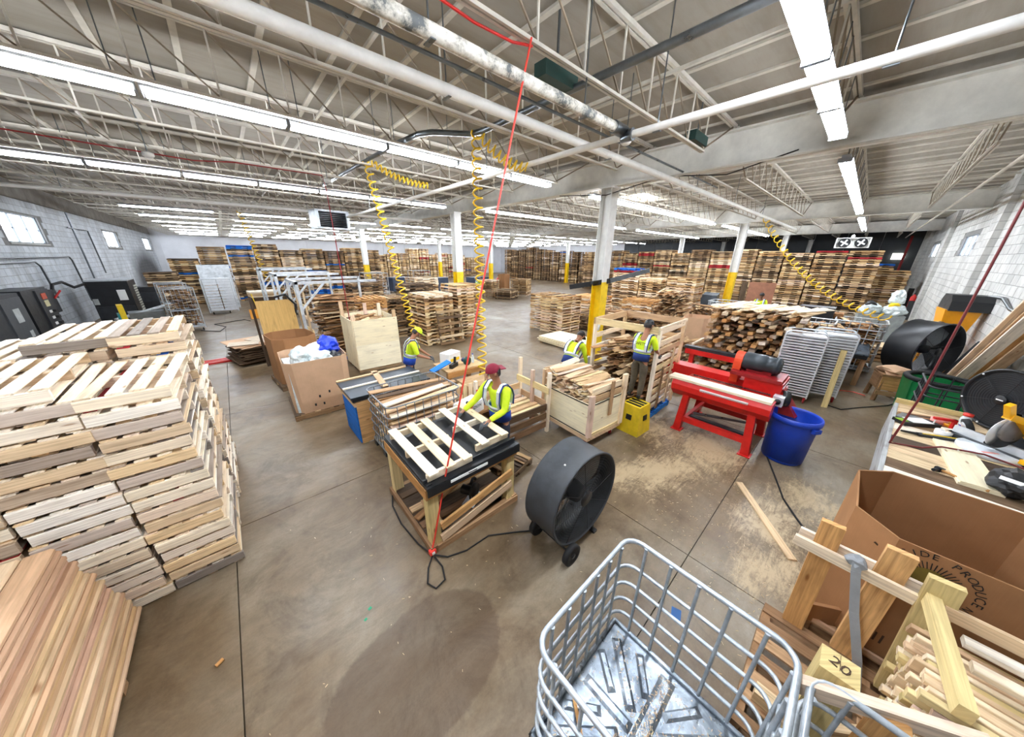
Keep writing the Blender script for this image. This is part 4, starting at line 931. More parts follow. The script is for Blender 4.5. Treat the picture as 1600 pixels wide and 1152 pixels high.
board_things(54, 'long_board', 'board lying lengthwise in the wire cage beside the pallet table', 'board', 'boards in the wire cage', LB,
   lambda k: ((1.86+r1.uniform(-.02, .02), 4.10+(k % 6)*.155+r1.uniform(-.02, .02), .16+.085*(k//6)+r1.uniform(0, .02)), (r1.gauss(0, .12), r1.gauss(0, .03), r1.gauss(0, .04))))
for k, (y, z, a, L) in enumerate(((4.2, .96, -.12, 1.3), (4.42, .99, -.05, 1.35), (4.6, .98, .05, 1.3), (4.76, 1.0, .1, 1.35), (4.32, 1.01, .0, 1.25))):
    tag(put('long_board', nboard(L, .10, .025).mesh('long_board', (W_FRESH, W_BROWN, W_SCRAP, W_BROWN, W_FRESH)[k]), None, (1.9, y, z), (.1, a, .06*(k-2))), 'longer board sticking out at the top of the wire cage', 'board', 'boards on top of the wire cage')
# ---- pallet table
t = thing('pallet_table', (1.63, 2.98, 0), 'stout timber table with black steel top for building pallets', 'table', None, -.015)
for x, y in ((-.55, -.53), (.52, -.53), (-.55, .52), (.52, .52)): MB().bx(x-.06, x+.06, y-.055, y+.055, .0, .80).build('leg', W_YEL, t)
MB().bx(-.62, .60, -.60, -.555, .74, .87).build('apron', W_ORANGE, t); MB().bx(-.63, -.59, -.6, .58, .74, .87).build('apron', W_ORANGE, t); MB().bx(-.62, .60, .54, .58, .74, .87).build('apron', W_ORANGE, t); MB().bx(.57, .61, -.6, .58, .74, .87).build('apron', W_ORANGE, t)
MB().bx(-.62, .62, -.62, .6, .87, .89).build('steel_top', BLACKS, t); MB().bx(-.62, .62, -.635, -.54, .885, .91).bx(-.62, .62, -.55, -.53, .905, .955).bx(-.62, .62, -.64, -.625, .80, .90).build('front_channel', BLACKS, t); MB().bx(-.61, -.55, -.6, .6, .885, .92).build('side_channel', BLACKS, t)
MB().bx(-.36, .12, -.648, -.640, .855, .885).build('white_label', PAPER, t); MB().bx(-.14, -.03, -.650, -.648, .865, .875).build('label_print', INK, t)
MB().bx(-.62, .62, -.62, -.54, .0, .085).build('base_rail', W_BROWN, t); MB().bx(-.64, -.56, -.62, .62, .02, .10).build('base_rail', W_BROWN, t); MB().bx(.54, .62, -.6, .6, .02, .1).build('base_rail', W_BROWN, t); MB().bx(-.6, .6, .54, .6, .02, .1).build('base_rail', W_BROWN, t)
MB().bx(-.6, .6, -.5, .5, .10, .13).build('shelf', W_OLD, t)
for q in (-.3, .0, .3): MB().bx(-.6, .6, q-.05, q+.05, .13, .15).build('shelf_board', W_SCRAP, t)
MB().bar((-.5, -.62, .33), (.52, -.61, .52), .03, .09).build('slanting_board', W_ORANGE, t); MB().bar((-.5, -.60, .14), (.52, -.60, .34), .03, .10).build('slanting_board', W_FRESH, t)
TB = (nboard(.5, .038, .09), nboard(1.12, .12, .02))
def table_pallet(x, y, w_, n, lab, xs):
    t = thing('unfinished_pallet', (x, y, .912), lab, 'pallet', 'half built pallets on the table', -.015)
    for yy in (-.50, .02, .5): put('stringer', nboard(w_, .038, .085).mesh('stringer', W_PALE), t, (0, yy, .045+.0))
    for k in xs: put('deck_board', nboard(1.12, .11, .019).mesh('deck_board', W_PALE), t, (k, 0, .098), (0, 0, PI/2+RND.uniform(-.02, .02)))
table_pallet(1.33, 2.95, .55, 3, 'half built pallet of three boards on the left of the table', (-.22, .0, .2))
table_pallet(1.98, 3.05, .48, 2, 'half built pallet under the gloved hand of the maroon capped worker', (-.12, .17))
t = thing('circular_saw', (1.72, 2.62, .155), 'black circular saw lying under the pallet table', 'saw', None, .5)
MB().lathe([(0, -.01), (.11, -.01), (.11, .03), (0, .03)], 20, TM(0, 0, .13, rotm('X', PI/2))).build('blade_guard', BLACK, t); MB().lathe([(0, -.004), (.1, -.004), (.1, 0)], 20, TM(-.02, -.03, .1, rotm('X', PI/2))).build('blade', ALU, t); MB().tube([(0, .03, .12), (.0, .16, .12)], .06, 10).build('motor', BLACK, t); MB().tube([(.02, .05, .2), (.12, .06, .24), (.18, .06, .16)], .02, 8).build('handle', BLACK, t); MB().bx(-.14, .14, -.06, .1, 0, .008).build('shoe', ALU, t)
def table_offcut(*a): pass
for k, (x, y, z, a, L) in enumerate(((1.35, 2.9, .17, .3, .7), (1.5, 3.2, .18, 1.2, .6), (1.2, 2.75, .19, 1.5, .5), (1.9, 3.1, .175, .1, .6))):
    tag(put('offcut', nboard(L, .09, .02).mesh('offcut', W_SCRAP), None, (x, y, z), (0, 0, a)), 'offcut lying on the shelf of the pallet table', 'board', 'offcuts under the pallet table')
tag(put('low_pallet', full_pallet_mesh(.55, .5, W_OLD, None, 4), None, (2.62, 2.95, 0), (0, 0, .2)), 'small grey pallet on the floor behind the pallet table', 'pallet')
# cables at the table foot
tag(MB().tube([(.98, 2.36, .02), (.88, 2.26, .012), (.80, 2.12, .012), (.84, 2.02, .012), (.95, 2.04, .012), (1.0, 2.18, .012), (.99, 2.33, .02)], .009, 6).build('black_cable', RUBBER), 'black cable looped on the floor below the plug', 'cable')
tag(MB().tube([(1.0, 2.35, .02), (1.1, 2.24, .012), (1.3, 2.17, .012), (1.6, 2.16, .012), (1.85, 2.0, .012), (2.05, 1.86, .012), (2.3, 1.75, .03), (2.32, 1.72, .3)], .009, 6).build('black_cable', RUBBER), 'black cable from the plug to the drum fan', 'cable')
tag(MB().tube([(.97, 2.4, .03), (.93, 2.6, .012), (.90, 3.0, .012), (.93, 3.35, .012), (.99, 3.5, .03), (1.06, 3.6, .02)], .009, 6).build('black_cable', RUBBER), 'black cable along the left side of the pallet table', 'cable')
# ---- drum fan
def drum_fan(x, y, z, rz, R_, depth, m, lab, wheel=.12, seed=0, blades=2):
    """axis along local -y (front face at y=0)"""
    t = thing('drum_fan', (x, y, 0), lab, 'fan', None, rz); M = TM(0, 0, z, rotm('X', -PI/2))
    MB().lathe([(R_, 0), (R_+.012, .006), (R_, .02), (R_, depth-.02), (R_+.012, depth-.006), (R_, depth), (R_-.015, depth), (R_-.015, 0), (R_, 0)], 48, M).build('drum', m, t)
    for fy, nm in ((.012, 'front_grille'), (depth-.012, 'back_grille')):
        g = MB(); k = 0; rr = .10
        while rr < R_-.02:
            g.tube([(rr*math.cos(2*PI*i/40), fy, z+rr*math.sin(2*PI*i/40)) for i in range(40)], .0022, 3, True); rr += .028
        for i in range(8):
            a = 2*PI*i/8+.2; g.tube([(.06*math.cos(a), fy, z+.06*math.sin(a)), ((R_-.01)*math.cos(a), fy, z+(R_-.01)*math.sin(a))], .004, 4)
        g.build(nm, BLACKS, t)
        MB().lathe([(0, -.006), (.09, -.006), (.09, .006), (0, .006)], 20, TM(0, fy, z, rotm('X', -PI/2))).build('badge_plate', BLACKS, t)
    for k in range(blades):
        a = .9+2*PI*k/blades; b = MB(); R3 = rotm('Y', -a)
        n = 6; vs = []
        for i in range(n+1):
            rr = .08+(R_-.14)*i/n; wd = .10+.10*math.sin(PI*min(1, i/n*1.0)*.75); tw = .7-.35*i/n
            for s_ in (-1, 1): vs.append(Vector((0, depth*.5, z))+R3 @ Vector((rr, s_*wd*math.sin(tw)*.8, s_*wd*math.cos(tw))))
        top = vs; bot = [v+Vector((0, .008, 0)) for v in vs]; fs = []
        for i in range(n): fs += [(2*i, 2*i+1, 2*i+3, 2*i+2), (2*i+2+2*(n+1), 2*i+3+2*(n+1), 2*i+1+2*(n+1), 2*i+2*(n+1))]
        b.add(top+bot, fs, 0, None, True).build('blade', mat('grey_fan_blade', (120,124,126), .4, .3), t)
    MB().lathe([(0, -.1), (.1, -.1), (.12, 0), (.1, .16), (0, .16)], 20, TM(0, depth*.5, z, rotm('X', -PI/2))).build('motor', BLACK, t)
    MB().bx(-R_+.02, R_-.02, depth*.5-.02, depth*.5+.02, z-.03, z+.03).build('motor_bracket', BLACKS, t)
    for yy in (-.0, depth):
        w_ = put('wheel', MB().lathe([(0, -.025), (wheel*.62, -.025), (wheel*.7, -.03), (wheel, -.028), (wheel, .028), (wheel*.7, .03), (wheel*.62, .025), (0, .025)], 24).mesh('wheel', RUBBER), t, (-R_*.5, yy+(-.05 if yy == 0 else .05), wheel), (PI/2, 0, 0))
        MB().lathe([(0, -.034), (.03, -.034), (.03, .034), (0, .034)], 10).build('hub', BLACKS, w_)
        for i in range(5): MB().bar((.03*math.cos(i*1.257), .03*math.sin(i*1.257), -.029), (wheel*.62*math.cos(i*1.257), wheel*.62*math.sin(i*1.257), -.029), .015, .008).build('spoke', BLACKS, w_)
    MB().tube([(-R_*.5, -.05, wheel), (-R_*.5, depth+.05, wheel)], .012, 6).bar((-R_*.5, .1, wheel), (-R_*.42, .1, z-R_*.88), .03, .03).bar((-R_*.5, depth-.1, wheel), (-R_*.42, depth-.1, z-R_*.88), .03, .03).bar((R_*.5, .05, .02), (R_*.42, .05, z-R_*.85), .03, .03).bar((R_*.5, depth-.05, .02), (R_*.42, depth-.05, z-R_*.85), .03, .03).bx(R_*.5-.03, R_*.5+.03, 0, depth, 0, .03).build('stand', BLACKS, t)
    return t
t = drum_fan(2.33, 1.36, .67, -.02, .53, .40, DRUMG, 'large black drum fan on wheels in the middle of the floor')
for x, y, z in ((-.30, .22, 1.10), (-.24, .15, 1.14)): MB().lathe([(0, 0), (.012, .002), (0, .004)], 8, TM(x, y, z, rotm('Y', -.6))).build('white_rivet', PAPER, t)
# ---- crate on casters with boards
t = thing('crate_cart', (4.37, 2.93, 0), 'plywood crate on red casters, heaped with boards', 'cart', None, -.08)
for x in (-.36, .36):
    for y in (-.46, .46):
        c = put('caster', MB().lathe([(0, -.025), (.05, -.03), (.085, -.025), (.085, .025), (.05, .03), (0, .025)], 18).mesh('caster', REDD), t, (x, y, .086), (PI/2, 0, .5))
        MB().lathe([(0, -.032), (.03, -.032), (.03, .032), (0, .032)], 10).build('hub', ALU, c)
        MB().bx(x-.05, x+.05, y-.05, y+.05, .172, .19).bx(x-.045, x-.035, y-.03, y+.03, .086, .18).bx(x+.035, x+.045, y-.03, y+.03, .086, .18).build('fork', REDD, t)
MB().bx(-.46, .46, -.58, .58, .19, .26).build('deck', W_FRESH, t)
MB().bx(-.45, -.43, -.57, .57, .26, .86).build('side_sheet', W_PLY, t); MB().bx(.43, .45, -.57, .57, .26, .86).build('side_sheet', W_PLY, t); MB().bx(-.43, .43, -.57, -.55, .26, .86).build('end_sheet', W_PLY, t); MB().bx(-.43, .43, .55, .57, .26, .86).build('end_sheet', W_PLY, t)
for z in (.285, .85): MB().bx(-.458, .458, -.578, -.572, z-.008, z+.008).bx(-.458, -.452, -.578, .578, z-.008, z+.008).build('black_strap', INK, t)
for x, y, h in ((-.42, -.56, 1.02), (.42, -.58, 1.22), (-.42, .54, 1.16), (.42, .54, 1.2)): MB().bx(x-.045, x+.045, y-.03, y+.03, .26, h).build('post', W_FRESH, t)
for z in (.93, 1.07): MB().bx(-.42, .44, -.562, -.542, z-.05, z+.05).build('end_board', W_FRESH, t)
MB().bx(-.43, .43, .55, .57, .95, 1.18).build('back_board', W_FRESH, t); MB().bx(.02, .09, -.61, -.585, .55, 1.18).build('batten', W_BROWN, t); MB().bx(.43, .45, -.55, .55, .92, 1.05).build('side_board', W_FRESH, t)
MB().bx(-.446, -.40, -.57, -.52, .26, .86).build('corner_batten', W_FRESH, t); MB().bx(.40, .446, -.585, -.54, .26, .86).build('corner_batten', W_FRESH, t); MB().bx(-.4, .4, -.585, -.57, .26, .32).build('corner_batten', W_FRESH, t)
tag(MB().bx(4.0, 4.75, 2.45, 3.4, .28, .8).build('crate_fill', W_SCRAP), 'boards deep inside the crate on casters', 'boards', None, 'stuff')
r1 = random.Random(77); CB = [nboard(L, w_, .018).mesh('thin_board', W_FRESH) for L, w_ in ((.80, .08), (.84, .1), (.82, .09), (.76, .12))]
def cart_gen(k):
    row, col = divmod(k, 11); y = 2.46+.092*col+r1.uniform(-.02, .02); hump = .16*(1-abs(col-5.5)/6)*0+.035*col/11
    return ((4.36+r1.uniform(-.03, .03), y, .83+.036*row+hump*row*.5+r1.uniform(-.01, .01)), (r1.gauss(0, .3), r1.gauss(.0, .05), r1.gauss(-.08, .07)))
board_things(88, 'thin_board', 'thin pale board in the heap on the caster crate', 'board', 'boards heaped on the caster crate', CB, cart_gen)
# ---- yellow plastic step
t = thing('step_stool', (5.16, 2.24, 0), 'yellow plastic step with black treads behind the caster crate', 'step', None, -.05); t.scale = (.8, .86, 1)
MB().hexa([(-.28, -.26, 0), (.28, -.26, 0), (.28, .26, 0), (-.28, .26, 0), (-.22, -.2, .56), (.24, -.2, .56), (.24, .2, .56), (-.22, .2, .56)]).build('body', YELP, t)
for x in (-.12, .0, .12): MB().bx(x-.035, x+.035, -.17, .17, .56, .568).build('tread', BLACK, t)
MB().box((.01, -.236, .33), (.14, .02, .10), rotm('X', -.1)).build('hand_hole', BLACK, t); MB().box((-.258, -.0, .33), (.02, .12, .10), rotm('Y', .1)).build('hand_hole', BLACK, t)
# ---- open rack of scrap
base_pallet(6.1, 2.85, .03, 1.3, 1.3, W_BLUE, 'blue pallet under the open rack of scrap boards')
t = thing('open_rack', (6.1, 2.85, .122), 'open timber rack with slatted side, heaped with scrap boards', 'rack', None, .03)
for x, y in ((-.63, -.66), (.63, -.66), (-.63, .64), (.63, .64)): MB().bx(x-.045, x+.045, y-.025, y+.025, 0, 1.78).build('post', W_FRESH, t)
for y in (-.66, .64): MB().bx(-.68, .68, y-.02, y+.02, 1.70, 1.83).build('top_rail', W_FRESH, t)
for x in (-.66, .66): MB().bx(x-.02, x+.02, -.66, .66, 1.70, 1.83).build('top_rail', W_FRESH, t)
for k in range(9): MB().bx(-.62, .62, -.64, -.62, .12+k*.165, .22+k*.165).build('slat', W_FRESH, t)
for x in (-.2, .22): MB().bx(x-.035, x+.035, -.69, -.67, .1, 1.0 if x < 0 else 1.3).build('batten', W_OLD, t)
for k in range(6): MB().bx(-.62, .62, .62, .64, .15+k*.25, .25+k*.25).build('slat', W_FRESH, t)
for k in range(6): MB().bx(.63, .65, -.62, .62, .15+k*.25, .25+k*.25).build('slat', W_FRESH, t)
s = MB(); r1 = random.Random(19); scrap_heap(s, 5.65, 6.7, 2.3, 3.4, .15, 1.45, 420, .05, .35, r1, (.5, .95)); tag(s.build('rack_core', W_SCRAP), 'scrap boards packed inside the open rack', 'boards', None, 'stuff')
board_things(90, 'scrap_board', 'scrap board jutting from the front of the open rack', 'board', 'scrap boards at the front of the open rack', SMESH,
   lambda k: ((5.95+r1.uniform(-.12, .1), 2.38+(k % 9)*.118+r1.uniform(-.03, .03), .2+.125*(k//9)+r1.uniform(-.03, .03)), (r1.gauss(0, .5), r1.gauss(.06, .07), r1.gauss(0, .14))))
# ---- red trim saw
t = thing('trim_saw', (6.3, 1.15, 0), 'red trim saw with black motor and orange belt guard', 'saw', None, -.02)
for x in (-.46, .52):
    for y, o in ((-.58, .06), (.52, -.05)):
        MB().hexa([(x-.06, y-.06, .015), (x+.06, y-.06, .015), (x+.06, y+.06, .015), (x-.06, y+.06, .015), (x-.06, y-.05+o, .8), (x+.06, y-.05+o, .8), (x+.06, y+.05+o, .8), (x-.06, y+.05+o, .8)]).build('leg', RED, t)
        MB().bx(x-.09, x+.09, y-.09, y+.09, 0, .015).build('foot', RED, t)
    MB().bx(x-.04, x+.04, -.54, .48, .20, .30).build('stretcher', RED, t)
MB().bx(-.42, .48, .40, .46, .22, .3).build('stretcher', RED, t); MB().bx(-.30, -.2, -.5, .45, .24, .27).build('lower_shelf', DGREY, t)
MB().prism([(-.58, 1.02), (-.62, .94), (-.62, .84), (-.48, .70), (-.36, .70), (-.36, 1.02)], -.72, .74, TM(0, 0, 0, Matrix(((1, 0, 0), (0, 0, -1), (0, 1, 0))))).build('front_trough', RED, t)
MB().prism([(.3, 1.02), (.3, .74), (.5, .74), (.62, .88), (.6, 1.02)], -1.2, .74, TM(0, 0, 0, Matrix(((1, 0, 0), (0, 0, -1), (0, 1, 0))))).build('back_trough', RED, t)
MB().bx(-.36, .3, -.7, .7, .86, .90).build('table_plate', mat('worn_red', (176,70,54), .5), t); MB().bx(-.62, -.61, -.45, .25, .92, .965).build('white_label', PAPER, t); MB().bx(-.615, -.608, .02, .14, .935, .95).build('label_print', INK, t)
MB().bx(-.6, -.36, -.72, .80, 1.02, 1.06).build('feed_board', W_FRESH, t)
for q in (-.18, .05):
    pts = [(q, -.6+.012*i*1.0, .95+(.025 if i % 2 else 0)) for i in range(100)]; MB().tube(pts, .012, 4).build('chain', BLACKS, t)
MB().bx(.05, .62, -.72, -.2, .78, 1.18).build('saw_housing', RED, t); MB().bx(.0, .55, -.70, .02, 1.18, 1.24).build('motor_bed', REDD, t); MB().bx(.1, .3, -.74, -.70, .4, 1.1).build('end_plate', RED, t)
G = TM(.28, -.22, 1.28)
MB().prism([(.14*math.cos(a), .17*math.sin(a)+.08) for a in [PI*i/10 for i in range(11)]]+[(-.14, -.30), (.14, -.30)], -.06, .06, TM(.28, -.02, 1.30, Matrix(((1, 0, 0), (0, 0, -1), (0, 1, 0))))).build('belt_guard', ORANGE, t)
MB().lathe([(0, 0), (.13, 0), (.155, .02), (.155, .30), (.14, .32), (.14, .42), (.155, .44), (.15, .5), (.1, .53), (0, .53)], 24, TM(.28, -.08, 1.40, rotm('X', PI/2))).build('motor', mat('motor_grey', (52,60,66), .4, .2), t)
for i in range(4): MB().box((.28+.10*math.cos(i*1.57+.8), -.34, 1.25), (.03, .35, .16)).build('motor_foot', REDD, t) if i < 2 else None
MB().bx(-.12, .02, -.80, -.66, .86, 1.02).build('switch_box', ALU, t); MB().lathe([(0, 0), (.045, 0), (.045, .02), (0, .02)], 16, TM(-.12, -.73, .94, rotm('Y', -PI/2))).build('switch_knob', BLACK, t)
MB().lathe([(.11, -.05), (.13, -.05), (.13, .05), (.11, .05)], 20, TM(.1, -.78, .95, rotm('Z', .4) @ rotm('X', PI/2))).build('cable_guard', BLACKS, t)
MB().hexa([(.12, -.98, .66), (.36, -1.02, .66), (.40, -.7, .66), (.12, -.7, .66), (.1, -.78, .98), (.42, -.78, .98), (.42, -.72, .98), (.1, -.72, .98)]).build('chute', REDD, t)
for i in range(9): MB().lathe([(0, 0), (.012, 0), (.012, .01), (0, .01)], 6, TM(.05+.06*i, -.725, 1.12, rotm('X', PI/2))).build('bolt', ALU, t)
tag(MB().tube([(6.25, .42, .02), (6.0, .30, .012), (5.5, .12, .012), (5.0, -.05, .012), (4.7, -.22, .012), (4.45, -.38, .012)], .012, 6).build('black_cable', RUBBER), 'black cable trailing from the red saw over the sawdust', 'cable')
for p, lab in (((6.28, 1.02, .02), 'round steel bar on the floor under the red saw'),):
    tag(MB().tube([(6.0, 1.5, .35), (6.35, .7, .35)], .025, 8).build('steel_roller', CONDUIT), 'steel roller lying across the red saw frame', 'roller')
# ---- blue drum
t = thing('blue_drum', (6.22, .16, 0), 'blue round waste bin under the red saw chute', 'bin')
MB().lathe([(0, 0), (.25, 0), (.262, .02), (.30, .70), (.305, .71), (.33, .715), (.335, .76), (.325, .80), (.31, .80), (.30, .76), (.27, .05), (0, .04)], 40).build('body', BLUEP, t)
for a in (1.0, 1.0+PI):
    MB().box((.335*math.cos(a), .335*math.sin(a), .68), (.05, .12, .06), rotm('Z', a)).build('handle', BLUEP, t)
tag(MB().lathe([(0, .02), (.15, 0), (.27, -.02)], 24, TM(6.22, .16, .58)).build('sawdust', mat('sawdust', (206,178,136), .9, 0, .1, 30)), 'sawdust in the blue waste bin', 'sawdust', None, 'stuff')
tag(put('floor_stick', nboard(1.25, .085, .02).mesh('floor_stick', W_FRESH), None, (4.42, .08, .011), (0, 0, -2.52)), 'pale board lying on the sawdust before the blue bin', 'board')
# ---- aluminium rack pair
def alu_rack(x, y, rz, lab, ang=0):
    t = thing('pan_rack', (x, y, 0), lab, 'rack', None, rz); W_, H = .68, 1.62
    P = [(0, -W_/2, .12), (0, -W_/2, H-.1)]+[(0, -W_/2+.1+.1*math.cos(a), H-.1+.1*math.sin(a)) for a in [PI-PI/2*i/5 for i in range(1, 6)]]+[(0, W_/2-.1+.1*math.cos(a), H-.1+.1*math.sin(a)) for a in [PI/2-PI/2*i/5 for i in range(0, 6)]]+[(0, W_/2, .12)]
    for d in (0, .42): MB().tube([(d, p[1], p[2]) for p in P], .017, 8).build('hoop', ALU, t)
    for k in range(23): MB().bx(.02, .43, -W_/2, W_/2, .16+k*.062, .164+k*.062).bx(-.016, .004, -W_/2, W_/2, .148+k*.062, .180+k*.062).build('shelf_rail', ALU, t)
    for y_ in (-W_/2+.03, W_/2-.03):
        for d in (0, .42): MB().lathe([(0, -.015), (.045, -.015), (.045, .015), (0, .015)], 12, TM(d, y_, .05, rotm('X', PI/2))).bx(d-.02, d+.02, y_-.02, y_+.02, .05, .13).build('caster', REDD, t)
alu_rack(9.15, .52, .12, 'tall aluminium tray rack beside the lumber pile, nearer of two')
alu_rack(9.72, .08, .12, 'aluminium tray rack behind the nearer one')
t = thing('leaning_plank', (9.3, -.14, 0), 'long plank propped beside the aluminium racks', 'board', None, rot=(0, .25, .1)); MB().bx(-.02, .02, -.05, .05, 0, 1.3).build('plank', W_YEL, t)
# ---- lumber piles
r1 = random.Random(91)
base_pallet(10.35, 1.7, 0, 1.2, 2.0, W_OLD, 'old pallet under the big lumber pile')
LM = [nboard(L, w_, th).mesh('lumber', mm) for L, w_, th, mm in ((1.1, .12, .06, W_SCRAP), (1.2, .13, .07, W_NEAR), (1.0, .17, .05, W_SCRAP), (1.25, .11, .08, W_ORANGE), (1.15, .12, .06, W_OLD))]
def lum_gen(k):
    row, col = divmod(k, 12); y = 2.60-.155*col+r1.uniform(-.04, .04)-.0*row
    tilt = .10*(r1.random()-.5); lev = .135+.108*row
    return ((10.3+r1.uniform(-.2, .14)-.012*row, y-.012*row, lev+.02+r1.uniform(-.015, .015)), (r1.gauss(0, .12), tilt, r1.gauss(.0, .07)))
board_things(192, 'lumber', 'short timber in the big lumber pile behind the red saw', 'board', 'timbers in the big lumber pile', LM, lum_gen)
s = MB(); scrap_heap(s, 10.05, 10.95, .75, 2.6, .15, 1.78, 220, 0, .1, r1, (.8, .9)); tag(s.build('pile_core', W_SCRAP), 'timbers packed inside the big lumber pile', 'boards', None, 'stuff')
PALE = [nboard(L, .11, .022).mesh('pale_board', W_PALE) for L in (1.2, 1.1)] if 'W_PALE' in globals() else [nboard(L, .115, .022).mesh('pale_board', wood('white_pine', [(250,240,218), (246,232,204), (252,244,226), (242,226,196)], .15, .12)) for L in (1.25, 1.15)]
board_things(30, 'pale_board', 'clean pale board laid across the top of the lumber pile', 'board', 'pale boards on the lumber pile', PALE,
   lambda k: ((10.25+r1.uniform(-.1, .1), 2.35-.125*(k % 15)+r1.uniform(-.02, .02), 1.86+.06*(k//15)+r1.uniform(0, .05)), (r1.gauss(0, .15), r1.gauss(-.03, .05), r1.gauss(-.25, .15))))
board_things(70, 'short_block', 'short sawn end in the low pile left of the red saw', 'board', 'sawn ends in the low pile', [nboard(.8, .09, .04).mesh('short_block', W_SCRAP), nboard(.75, .075, .05).mesh('short_block', W_FRESH)],
   lambda k: ((9.75+r1.uniform(-.08, .08), 2.78+.145*(k % 7)+r1.uniform(-.03, .03), .05+.088*(k//7)+r1.uniform(-.01, .01)), (r1.gauss(0, .35), r1.gauss(0, .05), r1.gauss(0, .12))))
t = thing('floor_pallet', (8.1, 2.2, 0), 'slatted pallet lying flat behind the red saw', 'pallet', None, .05)
for k in range(7): MB().bx(-.55, .55, -.6+k*.19, -.48+k*.19, .10, .12).build('deck_board', W_FRESH, t)
for x in (-.5, 0, .5): MB().bx(x-.02, x+.02, -.6, .66, 0, .1).build('stringer', W_OLD, t)
t = thing('conveyor_arm', (8.6, 2.1, 0), 'red conveyor arm with grey bed behind the red saw', 'conveyor', None, -.02)
MB().bx(-.12, .12, -1.0, .55, .78, .9).build('beam', RED, t); MB().bx(-.08, .08, -1.0, .6, .9, .97).build('bed', DGREY, t)
for y in (-.8, .4): MB().bx(-.05, .05, y-.05, y+.05, 0, .78).build('leg', RED, t)
# ---- steel table
t = thing('steel_table', (12.6, -.30, 0), 'low table with bare steel top in the right aisle', 'table', None, .0)
MB().bx(-1.0, 1.02, -.28, .28, .82, .85).build('top', mat('table_steel', (108,124,140), .3, .7, .15), t); MB().bx(-1.0, 1.0, -.27, .27, .72, .82).build('apron', BLACKS, t)
for x in (-.9, .9):
    for y in (-.22, .22): MB().bx(x-.05, x+.05, y-.05, y+.05, 0, .72).build('leg', W_BROWN, t)
# ---- things behind the saw
gaylord('cardboard_bin', 12.95, 3.85, .0, .1, .45, .42, .12, 1.05, CARD2, 'upright cardboard bin beyond the open rack', .0)
def scrap_stack(x0, x1, y0, y1, z1, n, ang, lab, m=W_SCRAP, z0=.12, spread=.15):
    s = MB(); scrap_heap(s, x0, x1, y0, y1, z0, z1, n, ang, spread, random.Random(int(x0*70)), (.6, 1.15)); tag(s.build('scrap_stack', m), lab, 'boards', None, 'stuff')
scrap_stack(13.6, 14.8, 4.65, 6.0, 1.78, 330, 0, 'tall rough stack of scrap boards beyond the rack', z0=.02)
scrap_stack(12.0, 13.2, 5.9, 7.6, .95, 170, PI/2, 'low spread of scrap boards behind the yellow column', z0=.02, spread=.3)
scrap_stack(15.3, 16.4, 4.0, 5.2, 1.1, 150, .3, 'scrap heap beside the far wire cage', z0=.02, spread=.5)
t = ibc_cage(17.5, 4.1, .0, 1.1, 1.35, .1, 1.2, 'wire cage of pale boards far behind the lumber pile', (.15, .4, .65, .9, 1.2), (5, 6), False, .014); MB().bx(-.5, .5, -.6, .6, .05, .12).build('floor_pan', GALV, t)
tag(MB().bx(17.1, 17.9, 3.55, 4.65, .12, 1.02).build('cage_boards', W_FRESH), 'pale boards in the far wire cage', 'boards', None, 'stuff')
t = thing('brown_panel', (19.2, 3.3, 0), 'reddish brown plywood panel standing by the far worker', 'panel', None, rot=(0, .06, .3)); MB().bx(-.02, .02, -.6, .45, .0, 2.05).build('sheet', mat('red_plywood', (164,112,86), .6, 0, .12), t); MB().bx(-.05, -.02, .5, .75, 0, 2.05).build('edge_board', W_OLD, t)
t = thing('floor_scrubber', (19.4, 5.4, 0), 'grey floor scrubber parked by the far yellow column', 'machine', None, .1); MB().hexa([(-.4, -.4, .1), (.5, -.4, .1), (.5, .4, .1), (-.4, .4, .1), (-.2, -.35, 1.25), (.4, -.35, 1.35), (.4, .35, 1.35), (-.2, .35, 1.25)]).build('body', mat('slate_machine', (58,68,78), .4), t); MB().bx(-.3, .4, -.35, .35, 0, .1).build('skirt', BLACK, t)
t = thing('red_machine', (12.75, 1.15, 0), 'red machine upright behind the tray racks', 'machine', None, .0); MB().bx(-.1, .4, -.14, .16, 0, 1.66).build('upright', RED, t); MB().bx(.1, 1.6, -1.1, .2, 1.3, 1.4).build('table', BLACKS, t); MB().bx(.4, 1.0, -.8, .0, 1.4, 1.75).build('black_box', BLACK, t); MB().bx(1.0, 1.4, -1.0, -.6, 1.4, 1.55).build('box', CARD, t); MB().bx(1.1, 1.2, -1.0, -.9, 0, 1.3).build('leg', DGREY, t)
for k, (x, y, w_, d, h, lab) in enumerate(((11.75, .62, .9, .85, 1.55, 'white wire cage of scrap just behind the tray racks'), (13.6, -.25, 1.0, 1.05, 1.45, 'white wire cage of scrap at the end of the steel table'))):
    t = ibc_cage(x, y, 0, w_, d, .1, h, lab, (.2, .6, 1.0, h-.2, h), (5, 5), False, .014, GALVW); MB().bx(-w_/2, w_/2, -d/2, d/2, .08, .12).build('floor_pan', GALV, t)
    s = MB(); scrap_heap(s, x-w_/2+.05, x+w_/2-.05, y-d/2+.05, y+d/2-.05, .15, h-.05, 200, 0, .6, random.Random(k+60), (.4, .8)); tag(s.build('cage_offcuts', W_SCRAP), 'offcuts in the '+lab, 'offcuts', None, 'stuff')
scrap_stack(10.95, 12.0, -.1, .7, 1.5, 150, 0, 'scrap boards stacked between the tray racks and the cages', z0=.02)
t = thing('floor_pallet', (15.6, -.75, 0), 'small brown pallets at the end of the right aisle', 'pallet', None, .1); 
for k in range(4): MB().bx(-.5, .5, -.45, .45, k*.13+.02, k*.13+.1).build('layer', W_OLD, t)
